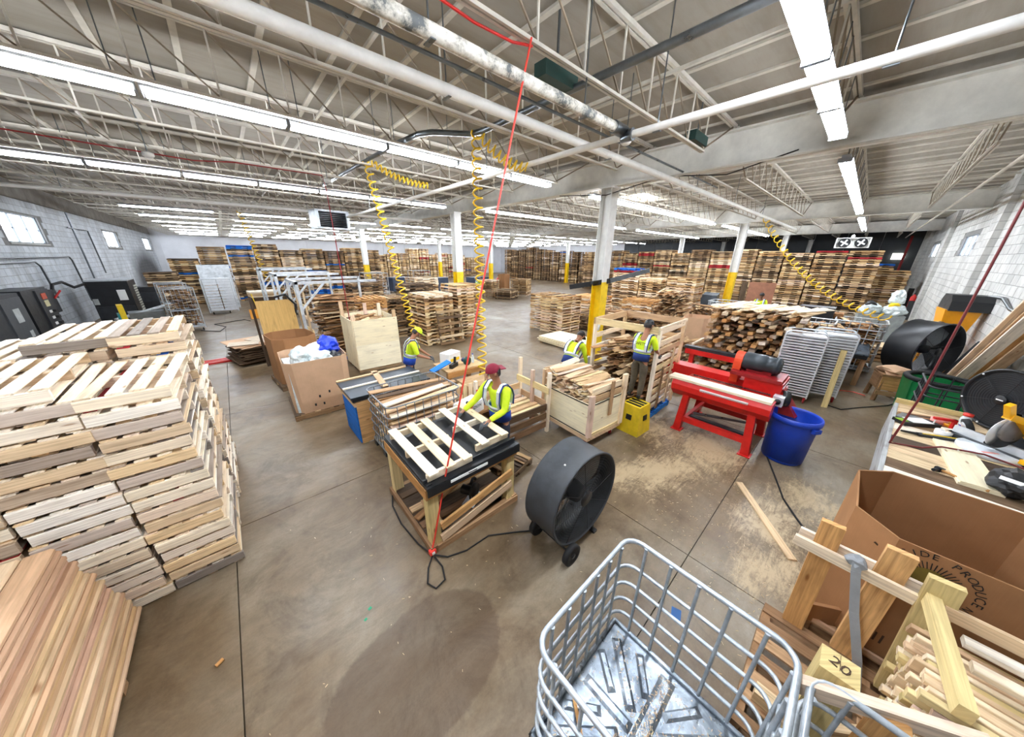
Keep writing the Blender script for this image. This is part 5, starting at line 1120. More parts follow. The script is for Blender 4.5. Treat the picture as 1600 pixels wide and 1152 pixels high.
for k, (x, y) in enumerate(((18.6, -.45), (18.7, -1.05))):
    t = thing('waste_bin', (x, y, 0), ['grey waste bin with white bag, nearer the aisle', 'grey waste bin with white bag, by the right wall'][k], 'bin', None, .1)
    MB().hexa([(-.3, -.27, 0), (.3, -.27, 0), (.3, .27, 0), (-.3, .27, 0), (-.36, -.3, 1.15), (.36, -.3, 1.15), (.36, .3, 1.15), (-.36, .3, 1.15)]).build('body', mat('pale_grey_bin', (150,158,158)), t); crumple('bag', (0, 0, 1.3), (.36, .3, .25), CLEAR, k+8, t); crumple('rubbish', (-.1, .05, 1.5), (.18, .16, .12), BLACK if k == 0 else YEL, k+18, t, 2)
    if k: crumple('bag_top', (.05, 0, 1.75), (.25, .2, .3), CLEAR, 31, t)
t = thing('red_cupboard', (39.6, -1.70, 0), 'red cupboard with a white notice at the far end of the right wall', 'cupboard', None, 0); MB().bx(-.4, .4, -.48, .75, 0, 1.9).build('body', RED, t); MB().bx(-.42, -.4, -.25, .5, .95, 1.6).build('notice', PAPER, t); MB().prism([(-.55, 1.9), (.85, 1.9), (.15, 2.25)], -.45, .45, TM(0, 0, 0, Matrix(((0, 0, 1), (1, 0, 0), (0, 1, 0))))).build('gable', GALVW, t)
tag(MB().bx(41.5, 41.6, -1.7, -1.55, 0, 5).build('red_post', REDD), 'dark red pipe standing behind the red cupboard', 'pipe')
tag(MB().bx(42.70, 42.94, -1.75, -1.0, 3.2, 3.7).build('exit_lamp', emis('white_lit_sign', (250,250,240), 3)), 'small lit white box over the far door', 'light')
t = thing('fire_extinguisher', (29.2, -2.15, .55), 'red fire extinguisher by the right wall', 'extinguisher'); MB().lathe([(0, 0), (.1, 0), (.12, .03), (.12, .6), (.05, .7), (.03, .78), (0, .78)], 14).build('cylinder', RED, t); MB().bx(-.05, .1, -.03, .03, .74, .82).build('valve', BLACK, t)
tag(MB().box((31.5, -2.1, .75), (.5, .2, 1.5)).build('black_case', BLACK), 'tall black case standing against the right wall', 'case')
tag(MB().box((28.0, -2.1, .5), (.1, .25, 1.1), rotm('Y', .5)).build('black_plank', BLACK), 'black plank leaning at the foot of the right wall', 'board')
# ---- left work station of the lime capped worker
t = thing('work_stand', (3.55, 5.75, 0), 'rough timber work stand with tools before the lime capped worker', 'stand', None, -.05)
for x in (-.45, .4):
    for y in (-.3, .3): MB().bx(x-.04, x+.04, y-.04, y+.04, 0, .72).build('leg', W_SCRAP, t)
MB().bx(-.5, .45, -.36, .36, .72, .76).build('top', W_SCRAP, t); MB().bx(-.5, .45, -.38, -.34, .62, .74).build('front_rail', W_ORANGE, t); MB().bx(-.45, .4, -.34, .34, .2, .23).build('shelf', W_OLD, t)
t = thing('nail_carton', (3.45, 6.0, .762), 'white carton with yellow print on the work stand', 'box', None, .3); MB().bx(-.2, .2, -.14, .14, 0, .24).build('carton', PAPER, t); MB().bx(-.15, .15, -.145, -.142, .05, .12).build('yellow_print', YEL, t)
t = thing('nail_gun', (3.3, 5.62, .765), 'black nail gun lying on the work stand', 'tool', None, .5); MB().bx(-.12, .14, -.04, .04, .0, .09).build('body', BLACK, t); MB().tube([(.05, 0, .05), (.08, .0, .22)], .03, 8).build('handle', BLACK, t)
t = thing('circular_saw', (3.62, 5.55, .765), 'green and blue circular saw on the work stand', 'saw', None, .2); MB().lathe([(0, -.03), (.1, -.03), (.1, .03), (0, .03)], 18, TM(0, 0, .1, rotm('X', PI/2))).build('guard', mat('dark_green_plastic', (20,70,60)), t); MB().tube([(0, .03, .1), (0, .14, .1)], .055, 10).build('motor', mat('navy_plastic', (30,44,90)), t)
t = thing('water_bottle', (3.82, 5.62, .762), 'clear water bottle with a blue cap on the work stand', 'bottle'); MB().lathe([(0, 0), (.032, 0), (.034, .02), (.034, .13), (.014, .18), (.014, .2), (0, .2)], 14).build('body', CLEAR, t); MB().lathe([(0, .2), (.016, .2), (.016, .22), (0, .22)], 12).build('cap', BLUEP, t)
tag(put('blue_board', MB().box((0, 0, 0), (.5, .14, .02)).mesh('blue_board', W_BLUE), None, (2.98, 5.62, .86), (.2, -.2, .2)), 'blue painted board held by the lime capped worker', 'board')
# timber rack for offcuts with uprights
t = thing('stake_crate', (3.35, 3.72, 0), 'low open crate with tall stakes beside the maroon capped worker', 'crate', None, -.06)
for z in (.1, .28, .46): MB().bx(-.5, .55, -.42, -.39, z, z+.12).build('board', W_SCRAP, t); MB().bx(-.53, -.5, -.4, .42, z, z+.12).build('board', W_SCRAP, t); MB().bx(.55, .58, -.4, .42, z, z+.12).build('board', W_FRESH, t)
for x, y, h in ((.52, -.42, 1.18), (.50, .0, 1.12), (.55, .42, 1.25), (-.5, .42, 1.0)): MB().bx(x-.03, x+.03, y-.03, y+.03, 0, h).build('stake', W_FRESH, t)
MB().bx(.48, .52, -.45, .45, .78, .90).build('stake_rail', W_YEL, t); MB().bx(-.5, .55, .40, .43, .6, .72).build('rail', W_FRESH, t)
for k in range(8): MB().bx(-.47, .5, -.36+k*.095, -.28+k*.095, .42+.02*(k % 3), .46+.02*(k % 3)).build('offcut', W_FRESH, t)
t = thing('box_stack', (3.15, 4.85, 0), 'wooden boxes and leaning boards between the two work places', 'boxes', None, -.05)
MB().bx(-.5, .5, -.3, .3, .05, .42).build('box', W_SCRAP, t); MB().bx(-.1, .5, -.28, .28, .42, .68).build('box', W_OLD, t)
for k, (x, a) in enumerate(((-.44, .25), (-.3, .2), (-.18, .18), (.2, .22), (.33, .3))): MB().box((x, -.4, .42 if k < 3 else .55), (.07, .03, .8 if k < 3 else 1.0), rotm('X', -a) @ rotm('Y', .12)).build('leaning_board', W_FRESH, t)
t = thing('nail_carton', (2.42, 3.72, .72), 'white carton with green print reading FUZION', 'box', None, .25)
MB().bx(-.22, .22, -.13, .13, 0, .20).build('carton', PAPER, t); text_part('FUZION', .075, INK, t, (.02, -.132, .12), (PI/2, 0, 0)); MB().bx(-.18, .0, -.133, -.131, .03, .06).build('green_print', mat('lime_print', (150,190,40)), t)
t = thing('carton_stand', (2.50, 3.85, 0), 'low timber stand under the white carton', 'stand', None, .0); MB().bx(-.35, .45, -.25, .25, .68, .72).build('top', W_SCRAP, t)
for x in (-.3, .4):
    for y in (-.2, .2): MB().bx(x-.03, x+.03, y-.03, y+.03, 0, .68).build('leg', W_SCRAP, t)
t = thing('grinder', (2.28, 3.42, .99), 'red and black nail gun on the table edge by the gloved hand', 'tool', None, .6); MB().tube([(-.12, 0, .03), (.1, 0, .05)], .04, 10).build('body', RED, t); MB().tube([(.0, 0, .03), (.05, .1, .03)], .025, 8).build('handle', BLACK, t)
t = thing('drink_bottle', (2.72, 3.9, .722), 'dark bottle with a red cap beside the white carton', 'bottle'); MB().lathe([(0, 0), (.032, 0), (.035, .02), (.035, .14), (.014, .2), (.014, .22), (0, .22)], 14).build('body', mat('smoked_plastic', (110,112,116), .2), t); MB().lathe([(0, .22), (.017, .22), (.017, .245), (0, .245)], 10).build('cap', RED, t)
t = thing('white_bin', (6.5, 4.6, 0), 'small pale carton behind the worker at the yellow column', 'box'); MB().bx(-.25, .25, -.25, .25, 0, .62).build('carton', GALVW, t); MB().bx(-.2, .2, -.2, .2, .62, .64).build('contents', CARD, t)
t = thing('hanging_bottle', (7.9, 4.95, 1.05), 'white spray bottle hanging on the yellow column', 'bottle', None, rot=(0, .2, 0)); MB().lathe([(0, 0), (.05, 0), (.05, .2), (.02, .26), (0, .26)], 12).build('body', PAPER, t); MB().bx(-.06, .03, -.02, .02, .26, .32).build('trigger', RED, t)
# ================================================================ right side: bench, boxes, rack
def mk(lab, cat, grp=None):
    return lambda o: tag(o, lab, cat, grp)
# ---- work bench built of painted pallets
WPAINT = wood('peeling_white_wood', [(206,208,206), (190,194,194), (214,214,210), (176,180,182)], .3, .45)
t = thing('work_bench', (6.0, -1.45, 0), 'work bench of stacked white pallets with a worn board top', 'bench', None, -.075)
for k, z in enumerate((0, .14, .28, .42, .56, .70)):
    for y in (-.62, 0, .60): MB().bx(-1.28, 1.5, y-.05, y+.05, z+.02, z+.115).build('stringer', W_OLD if k % 2 else WPAINT, t)
    for x in (-1.22, -.4, .4, 1.2): MB().bx(x-.06, x+.06, -.68, .66, z, z+.02).build('cross_board', WPAINT, t)
for x in (-1.22, -.6, .0, .6, 1.22): MB().bx(x-.07, x+.07, -.68, .68, .82, .90).build('top_bearer', WPAINT, t)
for k in range(11): MB().bx(-1.3+k*.262, -1.3+k*.262+.254, -.72, .68, .90, .95).build('top_board', W_OLD if k % 3 else W_NEAR, t)
MB().bx(-1.31, 1.5, .68, .72, .45, .96).build('side_board', WPAINT, t); MB().bx(-1.33, -1.30, -.7, .7, .86, .95).build('front_board', W_NEAR, t); MB().bx(-1.33, -1.30, .35, .68, .60, .84).build('front_board', W_RED, t)
MB().bx(1.55, 1.6, -.7, .72, .9, 1.02).build('end_board', W_YEL, t)
def bench_obj(name, x, y, lab, cat, rz=0, z=.951): return thing(name, (x, y, z), lab, cat, None, rz)
t = bench_obj('plank', 5.72, -1.28, 'pale planed plank lying across the work bench', 'board', .06, .951); MB().bx(-.6, .55, -.15, .13, .0, .025).bx(-.6, .2, -.14, .12, .025, .045).build('board', W_PLY, t)
t = bench_obj('hammer', 5.3, -1.08, 'hammer with a wooden handle at the near end of the bench', 'hammer', -2.1); MB().tube([(0, 0, .025), (.16, 0, .02), (.34, 0, .022)], [.012, .015, .018], 8).build('handle', W_ORANGE, t); MB().bx(-.025, .025, -.02, .02, .0, .045).tube([(0, -.08, .025), (0, -.02, .025)], .017, 8).bar((0, .02, .03), (0, .09, .012), .03, .012).build('head', BLACKS, t)
t = bench_obj('tape_roll', 6.55, -1.22, 'white roll of tape beyond the end of the plank', 'tape', 0, .951); MB().lathe([(.025, 0), (.075, 0), (.075, .06), (.025, .06), (.025, 0)], 24).build('roll', PAPER, t); MB().lathe([(.022, .005), (.026, .005), (.026, .055), (.022, .055)], 16).build('core', CARD, t)
t = bench_obj('level_knife', 6.3, -1.04, 'grey jab saw with yellow stripe and black grip', 'saw', -1.1); MB().bx(-.05, .36, -.035, .035, 0, .03).build('blade', DGREY, t); MB().bx(.0, .34, .0, .02, .03, .034).build('yellow_stripe', YEL, t); MB().tube([(-.05, 0, .02), (-.2, .02, .025)], [.018, .014], 8).build('grip', BLACK, t)
t = bench_obj('red_clamp', 6.78, -1.22, 'red clamp standing by a wooden block', 'clamp', .4); MB().bx(-.02, .02, -.11, -.08, 0, .16).bx(-.02, .02, -.11, .1, .13, .16).build('frame', RED, t); MB().tube([(0, .08, .02), (0, .08, .13)], .008, 6).build('screw', ALU, t)
t = bench_obj('wood_block', 6.62, -1.3, 'square wooden block beside the red clamp', 'block', .3); MB().bx(-.07, .07, -.08, .08, 0, .07).build('block', W_FRESH, t)
t = bench_obj('paper_pad', 6.72, -1.0, 'white paper pad lying on a black case', 'paper', -.9); MB().bx(-.2, .22, -.09, .09, 0, .05).build('case', BLACK, t); MB().box((.02, .0, .056), (.24, .16, .008)).build('pad', PAPER, t); MB().box((-.17, 0, .053), (.08, .1, .006)).build('green_label', mat('lime_print', (150,190,40)), t)
t = bench_obj('cardboard_sheet', 7.02, -1.12, 'brown cardboard sheet with printing at the back of the bench', 'cardboard', -1.2); MB().box((0, 0, .006), (.42, .34, .01)).build('sheet', CARD, t); MB().box((0, .1, .0115), (.3, .06, .001)).build('print', INKB, t)
t = bench_obj('grey_tray', 6.95, -.98, 'grey paper tray beside the printed cardboard', 'tray', -.3); MB().bx(-.12, .12, -.12, .12, 0, .012).build('sheet', mat('grey_sheet', (120,122,122)), t)
t = bench_obj('orange_funnel', 6.95, -1.32, 'orange plastic cup on the bench beside the clamp', 'cup', .2); MB().lathe([(0, .0), (.05, 0), (.075, .05), (.06, .055), (0, .02)], 16).build('cup', AMBER, t)
t = bench_obj('pink_tub', 7.0, -1.22, 'pink and white tub behind the orange cup', 'tub', .2); MB().lathe([(0, 0), (.07, 0), (.08, .07), (0, .07)], 16).build('tub', mat('pink_plastic', (236,150,140)), t)
t = bench_obj('spray_bottle', 7.2, -1.45, 'clear bottle with a red cap at the back of the bench', 'bottle', .2); MB().lathe([(0, 0), (.05, 0), (.05, .1), (.03, .14), (0, .14)], 14).build('body', CLEAR, t); MB().lathe([(0, .14), (.045, .14), (.045, .175), (0, .175)], 12).build('cap', HOSER, t)
t = bench_obj('white_jar', 6.98, -1.42, 'white jar with blue label beside the clear bottle', 'jar', .2); MB().lathe([(0, 0), (.045, 0), (.045, .11), (0, .11)], 14).build('body', PAPER, t); MB().lathe([(.046, .03), (.046, .07)], 14).build('label', BLUEP, t)
t = bench_obj('small_wheel', 6.85, -1.42, 'small black wheel with pale hub before the drum fan', 'wheel', .2); MB().lathe([(0, -.03), (.05, -.03), (.1, -.025), (.1, .025), (.05, .03), (0, .03)], 20, TM(0, 0, .1, rotm('X', 1.2) )).build('tyre', RUBBER, t); MB().lathe([(0, -.035), (.06, -.035), (.06, .035), (0, .035)], 16, TM(0, 0, .1, rotm('X', 1.2))).build('hub', ALU, t)
t = bench_obj('black_hood', 5.25, -1.5, 'black rounded dust bag with a white label at the bench front', 'bag', -.3); crumple('bag', (0, 0, .13), (.2, .15, .13), BLACK, 51, t, 3); MB().box((-.16, .02, .2), (.006, .13, .035), rotm('Y', .5)).build('label', PAPER, t)
t = bench_obj('card_square', 5.35, -1.95, 'square of tan board at the near right end of the bench', 'board', .3); MB().bx(-.2, .2, -.2, .2, 0, .02).build('sheet', CARD2, t)
t = bench_obj('utility_knife', 6.05, -1.36, 'grey knife with pink handle lying on the plank', 'knife', -1.0, .997); MB().bx(-.12, .12, -.012, .012, 0, .012).build('blade', ALU, t); MB().bx(.1, .24, -.016, .016, 0, .02).build('handle', mat('pink_plastic', (236,150,140)), t)
# mitre saw
t = bench_obj('mitre_saw', 6.28, -1.53, 'yellow and black mitre saw on the bench', 'saw', -2.3)
MB().lathe([(0, 0), (.24, 0), (.25, .02), (.25, .06), (0, .07)], 28).build('turntable', ALU, t); MB().bx(-.42, .42, .02, .16, .0, .07).build('base', DGREY, t); MB().bx(-.4, .4, .07, .10, .07, .16).build('fence', ALU, t)
MB().lathe([(0, -.03), (.2, -.03), (.22, -.02), (.22, .02), (.2, .03), (0, .03)], 28, TM(.02, -.02, .33, rotm('Y', PI/2)), 0, True, -.6, PI*.95).build('blade_guard', BLACK, t); MB().lathe([(0, -.003), (.19, -.003), (.19, .003), (0, .003)], 32, TM(.02, -.02, .30, rotm('Y', PI/2))).build('blade', ALU, t)
MB().lathe([(0, -.02), (.14, -.02), (.15, .0), (.14, .02), (0, .02)], 24, TM(.06, .0, .36, rotm('Y', PI/2))).build('lower_guard', mat('smoke_guard', (120,116,116), .3), t)
arm = MB(); arm.bar((.1, .30, .20), (.1, -.05, .50), .09, .08); arm.bar((.1, -.05, .50), (.1, -.24, .56), .07, .07).build('yellow_arm', YELD, t); MB().bar((.1, -.22, .55), (.1, -.30, .70), .05, .06).build('yellow_handle', YELD, t)
text_part('DeWALT', .075, INK, t, (.148, .12, .36), (PI/2, -.72, PI/2), 'maker_lettering', .0008)
MB().tube([(.14, .05, .42), (.32, .05, .42)], .075, 14).build('motor', BLACK, t); MB().bx(-.04, .22, .24, .36, .05, .26).build('pivot', DGREY, t); MB().box((.3, -.05, .09), (.08, .1, .05)).build('yellow_knob', YELD, t); MB().lathe([(0, 0), (.06, 0), (.07, .2), (0, .25)], 14, TM(-.12, .2, .2, rotm('X', -.6))).build('dust_bag', BLACK, t)
# drum fan head on the bench
t = thing('drum_fan', (7.26, -1.62, .951), 'black drum fan with round badge standing on the bench end', 'fan', None, -2.45)
M = TM(0, 0, .43, rotm('X', -PI/2))
MB().lathe([(.40, 0), (.415, .006), (.40, .02), (.40, .46), (.39, .48), (.385, .48), (.385, 0), (.40, 0)], 40, M).build('drum', BLACK, t)
g = MB()
for k in range(12): g.tube([((.08+.027*k)*math.cos(2*PI*i/36), .01, .43+(.08+.027*k)*math.sin(2*PI*i/36)) for i in range(36)], .003, 3, True)
for i in range(6): g.tube([(.05*math.cos(i*PI/3+.3), .008, .43+.05*math.sin(i*PI/3+.3)), (.39*math.cos(i*PI/3+.3), .008, .43+.39*math.sin(i*PI/3+.3))], .004, 4)
g.build('grille', BLACKS, t); MB().lathe([(0, .03), (.38, .03)], 30, M).build('dark_face', mat('fan_face', (46,50,54), .35, .1), t); MB().lathe([(0, -.012), (.06, -.012), (.065, 0), (0, .002)], 20, M).build('badge_plate', BLACK, t); MB().box((0, -.013, .43), (.07, .002, .014)).build('badge_print', PAPER, t)
for i in range(6): MB().lathe([(0, -.006), (.012, -.004), (.012, 0), (0, 0)], 8, TM(.385*math.cos(i*PI/3+.3), 0, .43+.385*math.sin(i*PI/3+.3), rotm('X', -PI/2))).build('rivet', ALU, t)
MB().bx(-.3, .3, .1, .16, 0, .05).bx(-.3, .3, .34, .40, 0, .05).build('foot', BLACKS, t)
# dark red hose: pipe drop to the bench
pts = [(5.60, -.79, 5.0), (5.60, -.79, 3.2), (5.62, -.78, 1.6), (5.63, -.74, 1.06), (5.66, -.74, .98), (5.74, -.82, .965), (5.82, -1.0, .968), (5.95, -1.15, 1.0), (6.05, -1.45, 1.01), (5.95, -1.7, 1.0)]
tag(MB().tube(pts, .011, 6).build('air_hose', HOSED), 'dark red air hose dropping onto the work bench', 'hose')
# ---- big cardboard box with the printed mark
base_pallet(3.72, -1.03, 0, 1.16, 1.22, W_BROWN, 'brown pallet under the big printed cardboard box')
t = gaylord('cardboard_bin', 3.74, -1.03, .14, 0, .56, .59, .22, 1.08, CARD, 'big brown eight sided cardboard box with a round printed mark', .0)
MB().bx(-.60, -.575, -.58, .6, -.02, .02).build('bottom_flap', CARD2, t); MB().box((-.56, .52, .08), (.03, .25, .2), rotm('Z', .6)).build('bottom_flap', CARD, t)
LG = put('printed_mark', MB().lathe([(0, 0), (.10, 0)], 32, TM(0, 0, 0, rotm('Y', -PI/2))).mesh('printed_mark', mat('olive_gold_print', (124,106,40), .8)), t, (-.5615, .18, .85))
rays = MB()
for k in range(44):
    a = 2*PI*k/44; rays.box((-.0005, .125*math.cos(a), .125*math.sin(a)), (.001, .055, .005), rotm('X', a))
tag(rays.build('sun_rays', INK, LG), kind='stuff')
def arc_text(txt, rad, a0, a1, size, flip=False):
    for i, ch in enumerate(txt):
        if ch == ' ': continue
        a = a0+(a1-a0)*i/(len(txt)-1)
        # seen from -x: picture right is -y, up is +z
        y, z = -rad*math.cos(a), rad*math.sin(a); rot = (a-PI/2) if not flip else (a+PI/2)
        m = Matrix(((0, 0, -1), (-1, 0, 0), (0, 1, 0))) @ rotm('Z', rot)
        o = text_part(ch, size, INK, LG, (-.001, y, z), m.to_euler(), 'letter', .0005)
arc_text('LAKESIDE PRODUCE', .205, PI*1.02, -.05, .062); arc_text('DISTRIBUTION', .205, PI*1.12, PI*1.88, .05, True)
for k in range(5): MB().box((-.5615, .34-.035*k, .17), (.001, .012, .09)).build('print_bar', INKB, t)
MB().lathe([(0, 0), (.035, 0)], 16, TM(-.562, -.33, .33, rotm('Y', -PI/2))).build('torn_spot', CARD2, t); MB().box((-.5, .4, .9), (.004, .12, .012), rotm('X', .6)).build('cut_slit', INKB, t)
for y, z in ((.15, .35), (.0, .3)): MB().box((.545, y, z), (.01, .05, .09)).build('hand_hole', INK, t)
# ---- lumber cradle: base, posts, rails, sticks
base_pallet(2.47, -.80, 0, 1.12, 1.25, W_BROWN, 'brown pallet carrying the lumber cradle')
t = thing('lumber_cradle', (2.47, -.80, .122), 'timber cradle of posts and rails with a grey strap', 'cradle', None, 0)
def post(x, y, w_, th, z1, tilt=0, m=W_ORANGE, z0=0, nm='post'):
    R = rotm('X', tilt); c = Vector((x, y, (z0+z1)/2)); MB().box(c, (th, w_, z1-z0), R).build(nm, m, t)
post(.535, .45, .13, .05, 1.10, -.03); post(.56, .13, .14, .05, 1.10, .0, W_ORANGE); post(.46, -.08, .14, .05, 1.09, -.06, W_YEL)
MB().box((.47, .32, .86), (.03, .62, .085), rotm('X', .02)).build('rail', W_NEAR, t); MB().box((.60, .28, .86), (.03, .66, .085)).build('rail', W_NEAR, t)
MB().box((.10, -.05, .93), (.80, .06, .085), rotm('Z', .06)).build('rail', W_YEL, t); MB().box((.44, -.48, .90), (.03, .80, .09)).build('rail', W_FRESH, t)
post(-.49, .34, .15, .15, .93, 0, W_YEL, .0, 'block_post'); MB().box((-.47, .34, .9315), (.10, .002, .002)).build('pencil_line', INKB, t)
text_part('20', .085, INKB, t, (-.49, .34, .9325), (0, 0, -PI/2-.35), 'pencil_number')
MB().bar((-.74, .50, .90), (-.36, -.14, .90), .05, .085).build('rail', W_NEAR, t); MB().box((-.56, .15, .45), (.05, .12, .9)).build('post', W_ORANGE, t); MB().box((-.2, -.40, .42), (.05, .12, .84)).build('post', W_ORANGE, t); MB().box((-.3, .1, .05), (.09, .9, .09)).build('bearer', W_OLD, t)
MB().bar((-.55, .42, .3), (.1, -.3, .3), .05, .1).build('stay', W_OLD, t)
st = MB()
P = [(.50, .30, .93), (.44, .30, .95), (.41, .29, .88), (.34, .22, .60), (.26, .12, .30), (.22, .05, .02)]
for i in range(len(P)-1): st.bar(P[i], P[i+1], .05, .006, (1, .3, .2))
st.build('strap', STRAP, t); crumple('strap_knot', (.46, .30, .93), (.05, .055, .045), STRAP, 61, t, 2)
r1 = random.Random(23); SK = [nboard(1.25, w_, th).mesh('stick', m) for w_, th, m in ((.032, .07, W_PALE), (.03, .085, W_FRESH), (.045, .05, W_YEL), (.028, .06, W_PALE), (.06, .03, W_FRESH))]
def stick_gen(k):
    row, col = divmod(k, 11)
    return ((2.33+.048*col+r1.uniform(-.008, .008)+.02*(row % 2), -.84-.62+r1.uniform(-.05, .05), .30+.078*row+r1.uniform(-.01, .01)), (r1.gauss(0, .25), 0, PI/2+r1.gauss(0, .015)))
board_things(88, 'stick', 'narrow sawn stick in the bundle lying in the cradle', 'stick', 'sticks in the cradle', SK, stick_gen)
for k, (x, z) in enumerate(((2.90, .42), (2.90, .56), (2.88, .70), (2.55, .97), (2.75, .95))):
    tag(put('long_board', nboard(1.5, .11 if k < 3 else .07, .04).mesh('long_board', (W_FRESH, W_ORANGE, W_FRESH, W_FRESH, W_NEAR)[k]), None, (x+.08, -1.72, z), (0, 0, PI/2+.02)), 'long planed board beside the stick bundle in the cradle', 'board', 'long boards in the cradle')
bl = MB();
for y in (-.9, -1.9): bl.bx(2.3, 3.0, y-.04, y+.04, .122, .26)
for k, y in enumerate((-.95, -1.35)): tag(MB().bx(2.28, 2.98, y-.045, y+.045, .122, .262).build('stick_bearer', W_OLD), 'bearer under the stick bundle, %s one' % ('near' if k == 0 else 'far'), 'bearer')
tag(crumple('blue_cloth', (3.1, -1.75, .5), (.16, .2, .25), NAVY, 71), 'dark blue cloth hanging beyond the stick bundle', 'cloth')
# ---- front wire cage with galvanized pan
t = ibc_cage(1.325, .19, 0, 1.05, .99, .13, 1.10, 'large galvanized wire cage in the foreground with a dented steel pan', (.30, .47, .65, .84, 1.10), (6, 5), True, .0135)
def pan_mat():
    q = NT('worn_galvanized_pan'); tc = q.new('ShaderNodeTexCoord'); f = q.noise(tc.outputs['Object'], 4, 6, .7, .8); g = q.noise(tc.outputs['Object'], 14, 4, .6)
    q.color(q.ramp(f, [(.34, (74,82,92)), (.47, (128,138,148)), (.60, (164,174,184)), (.70, (216,224,230))])); q.b.inputs['Metallic'].default_value = .7; q.rough(q.math('ADD', q.math('MULTIPLY', g, .4), .12)); q.bump(g, .3, .01); return q.m
PANM = pan_mat(); pan = MB()
pan.bx(-.50, .50, -.47, .47, .125, .14); pan.build('steel_pan', PANM, t)
for a, b in (((-.51, -.48), (.51, -.48)), ((.51, -.48), (.51, .48)), ((.51, .48), (-.51, .48)), ((-.51, .48), (-.51, -.48))): MB().tube([(*a, .15), (*b, .15)], .018, 8).build('pan_lip', PANM, t); MB().tube([(a[0]*1.02, a[1]*1.02, .128), (b[0]*1.02, b[1]*1.02, .128)], .012, 6).build('black_seal', RUBBER, t)
for a, b, w_ in (((-.45, .0), (.45, .0), .07), ((.0, .06), (.0, .42), .05), ((.40, .40), (.08, .10), .05), ((-.40, .40), (-.08, .1), .05), ((.42, -.40), (.1, -.1), .05), ((-.42, -.4), (-.1, -.1), .05), ((0, -.06), (0, -.42), .05), ((.44, .22), (.22, .06), .04), ((.24, .44), (.07, .24), .04), ((-.44, .22), (-.22, .06), .04), ((.44, -.22), (.22, -.06), .04), ((-.24, .44), (-.07, .24), .04)):
    d = Vector((b[0]-a[0], b[1]-a[1], 0)).normalized(); q = Vector((-d.y, d.x, 0)); A, B = Vector((*a, .14)), Vector((*b, .14)); h = w_*.75
    MB().hexa([A-q*h, B-q*h, B+q*h, A+q*h, A+d*.03-q*h*.5+Vector((0, 0, .016)), B-d*.03-q*h*.5+Vector((0, 0, .016)), B-d*.03+q*h*.5+Vector((0, 0, .016)), A+d*.03+q*h*.5+Vector((0, 0, .016))]).build('pressed_rib', PANM, t)
for x, y in ((-.42, -.40), (.42, -.40), (-.42, .40), (.42, .40)): MB().bx(x-.07, x+.07, y-.07, y+.07, 0, .125).build('foot', GALV, t)
s = MB(); r1 = random.Random(4)
for k in range(900):
    ln = r1.choice((0, 1, 2)); u = r1.uniform(-.44, .44); x, y = ((u, r1.gauss(0, .03)) if ln == 0 else (u, u*.9*r1.choice((-1, 1))+r1.gauss(0, .04)) if ln == 1 else (r1.uniform(-.45, .45), r1.uniform(-.45, .45)))
    if abs(y) < .46: s.box((1.325+x, .19+y, .165+r1.uniform(0, .012)), (r1.uniform(.005, .02), .004, .0015), rotm('Z', r1.uniform(0, PI)))
tag(s.build('wood_shavings', W_FRESH), 'wood shavings lying in the galvanized pan', 'shavings', None, 'stuff')
for k, (x, y, a) in enumerate(((1.1, .52, .9), (1.5, -.1, -.6))): tag(put('splinter', nboard(.2, .025, .008).mesh('splinter', W_ORANGE), None, (x, y, .175), (0, 0, a)), ['splinter of wood in the far left of the pan', 'splinter of wood in the right of the pan'][k], 'splinter')
t = ibc_cage(1.30, -.88, 0, 1.08, 1.03, .12, 1.05, 'second galvanized cage, its corner rising at the bottom of the picture', (.3, .5, .7, .88, 1.05), (5, 5), True, .0135); MB().bx(-.52, .52, -.5, .5, .1, .13).build('steel_pan', PANM, t); MB().bx(-.5, .5, -.45, -.38, 0, .1).build('skid', GALV, t); MB().bx(-.5, .5, .38, .45, 0, .1).build('skid', GALV, t)
t = thing('strapped_post', (1.65, -.86, .13), 'square timber with black straps standing in the second cage', 'post', None, .3)
MB().bar((-.05, .25, .62), (.16, -.35, .62), .09, .1).build('timber', W_NEAR, t)
for q in (.3, .62): MB().bar((-.05+.21*q-.03, .25-.6*q+.09, .62), (-.05+.21*q+.02, .25-.6*q-.06, .62), .1, .115).build('black_strap', mat('charcoal_strap', (70,70,74), .5), t)
MB().bx(-.12, -.04, .1, .2, 0, .57).build('prop', W_FRESH, t); MB().bx(.1, .18, -.3, -.2, 0, .57).build('prop', W_FRESH, t)
# ---- wire cage behind the bench, stool, green bin, big fan
t = ibc_cage(8.15, -1.62, 0, .95, 1.05, .1, 1.28, 'grey tubular cage standing behind the work bench', (.25, .6, .95, 1.12, 1.28), (5, 5), True, .012, DGREY); MB().bx(-.45, .45, -.5, .5, .06, .12).build('floor_pan', DGREY, t)
t = thing('green_bin', (10.35, -1.55, 0), 'green plastic tub beside the wooden stool', 'bin', None, .1)
for a in range(4): 
    R = rotm('Z', a*PI/2); vs = [R @ Vector(v) for v in ((-.34, -.34, 0), (.34, -.34, 0), (.34, -.31, 0), (-.34, -.31, 0), (-.40, -.40, .78), (.40, -.40, .78), (.40, -.37, .78), (-.40, -.37, .78))]; MB().hexa(vs).build('side', GREEN, t)
MB().bx(-.34, .34, -.34, .34, 0, .03).build('bottom', GREEN, t); MB().tube([(.46*math.cos(a), .42*math.sin(a), .82) for a in [2*PI*i/24 for i in range(24)]], .05, 8, True).build('black_ring', RUBBER, t)
t = thing('wooden_stool', (11.0, -1.0, 0), 'small brown wooden stool with torn cardboard on it', 'stool', None, .25)
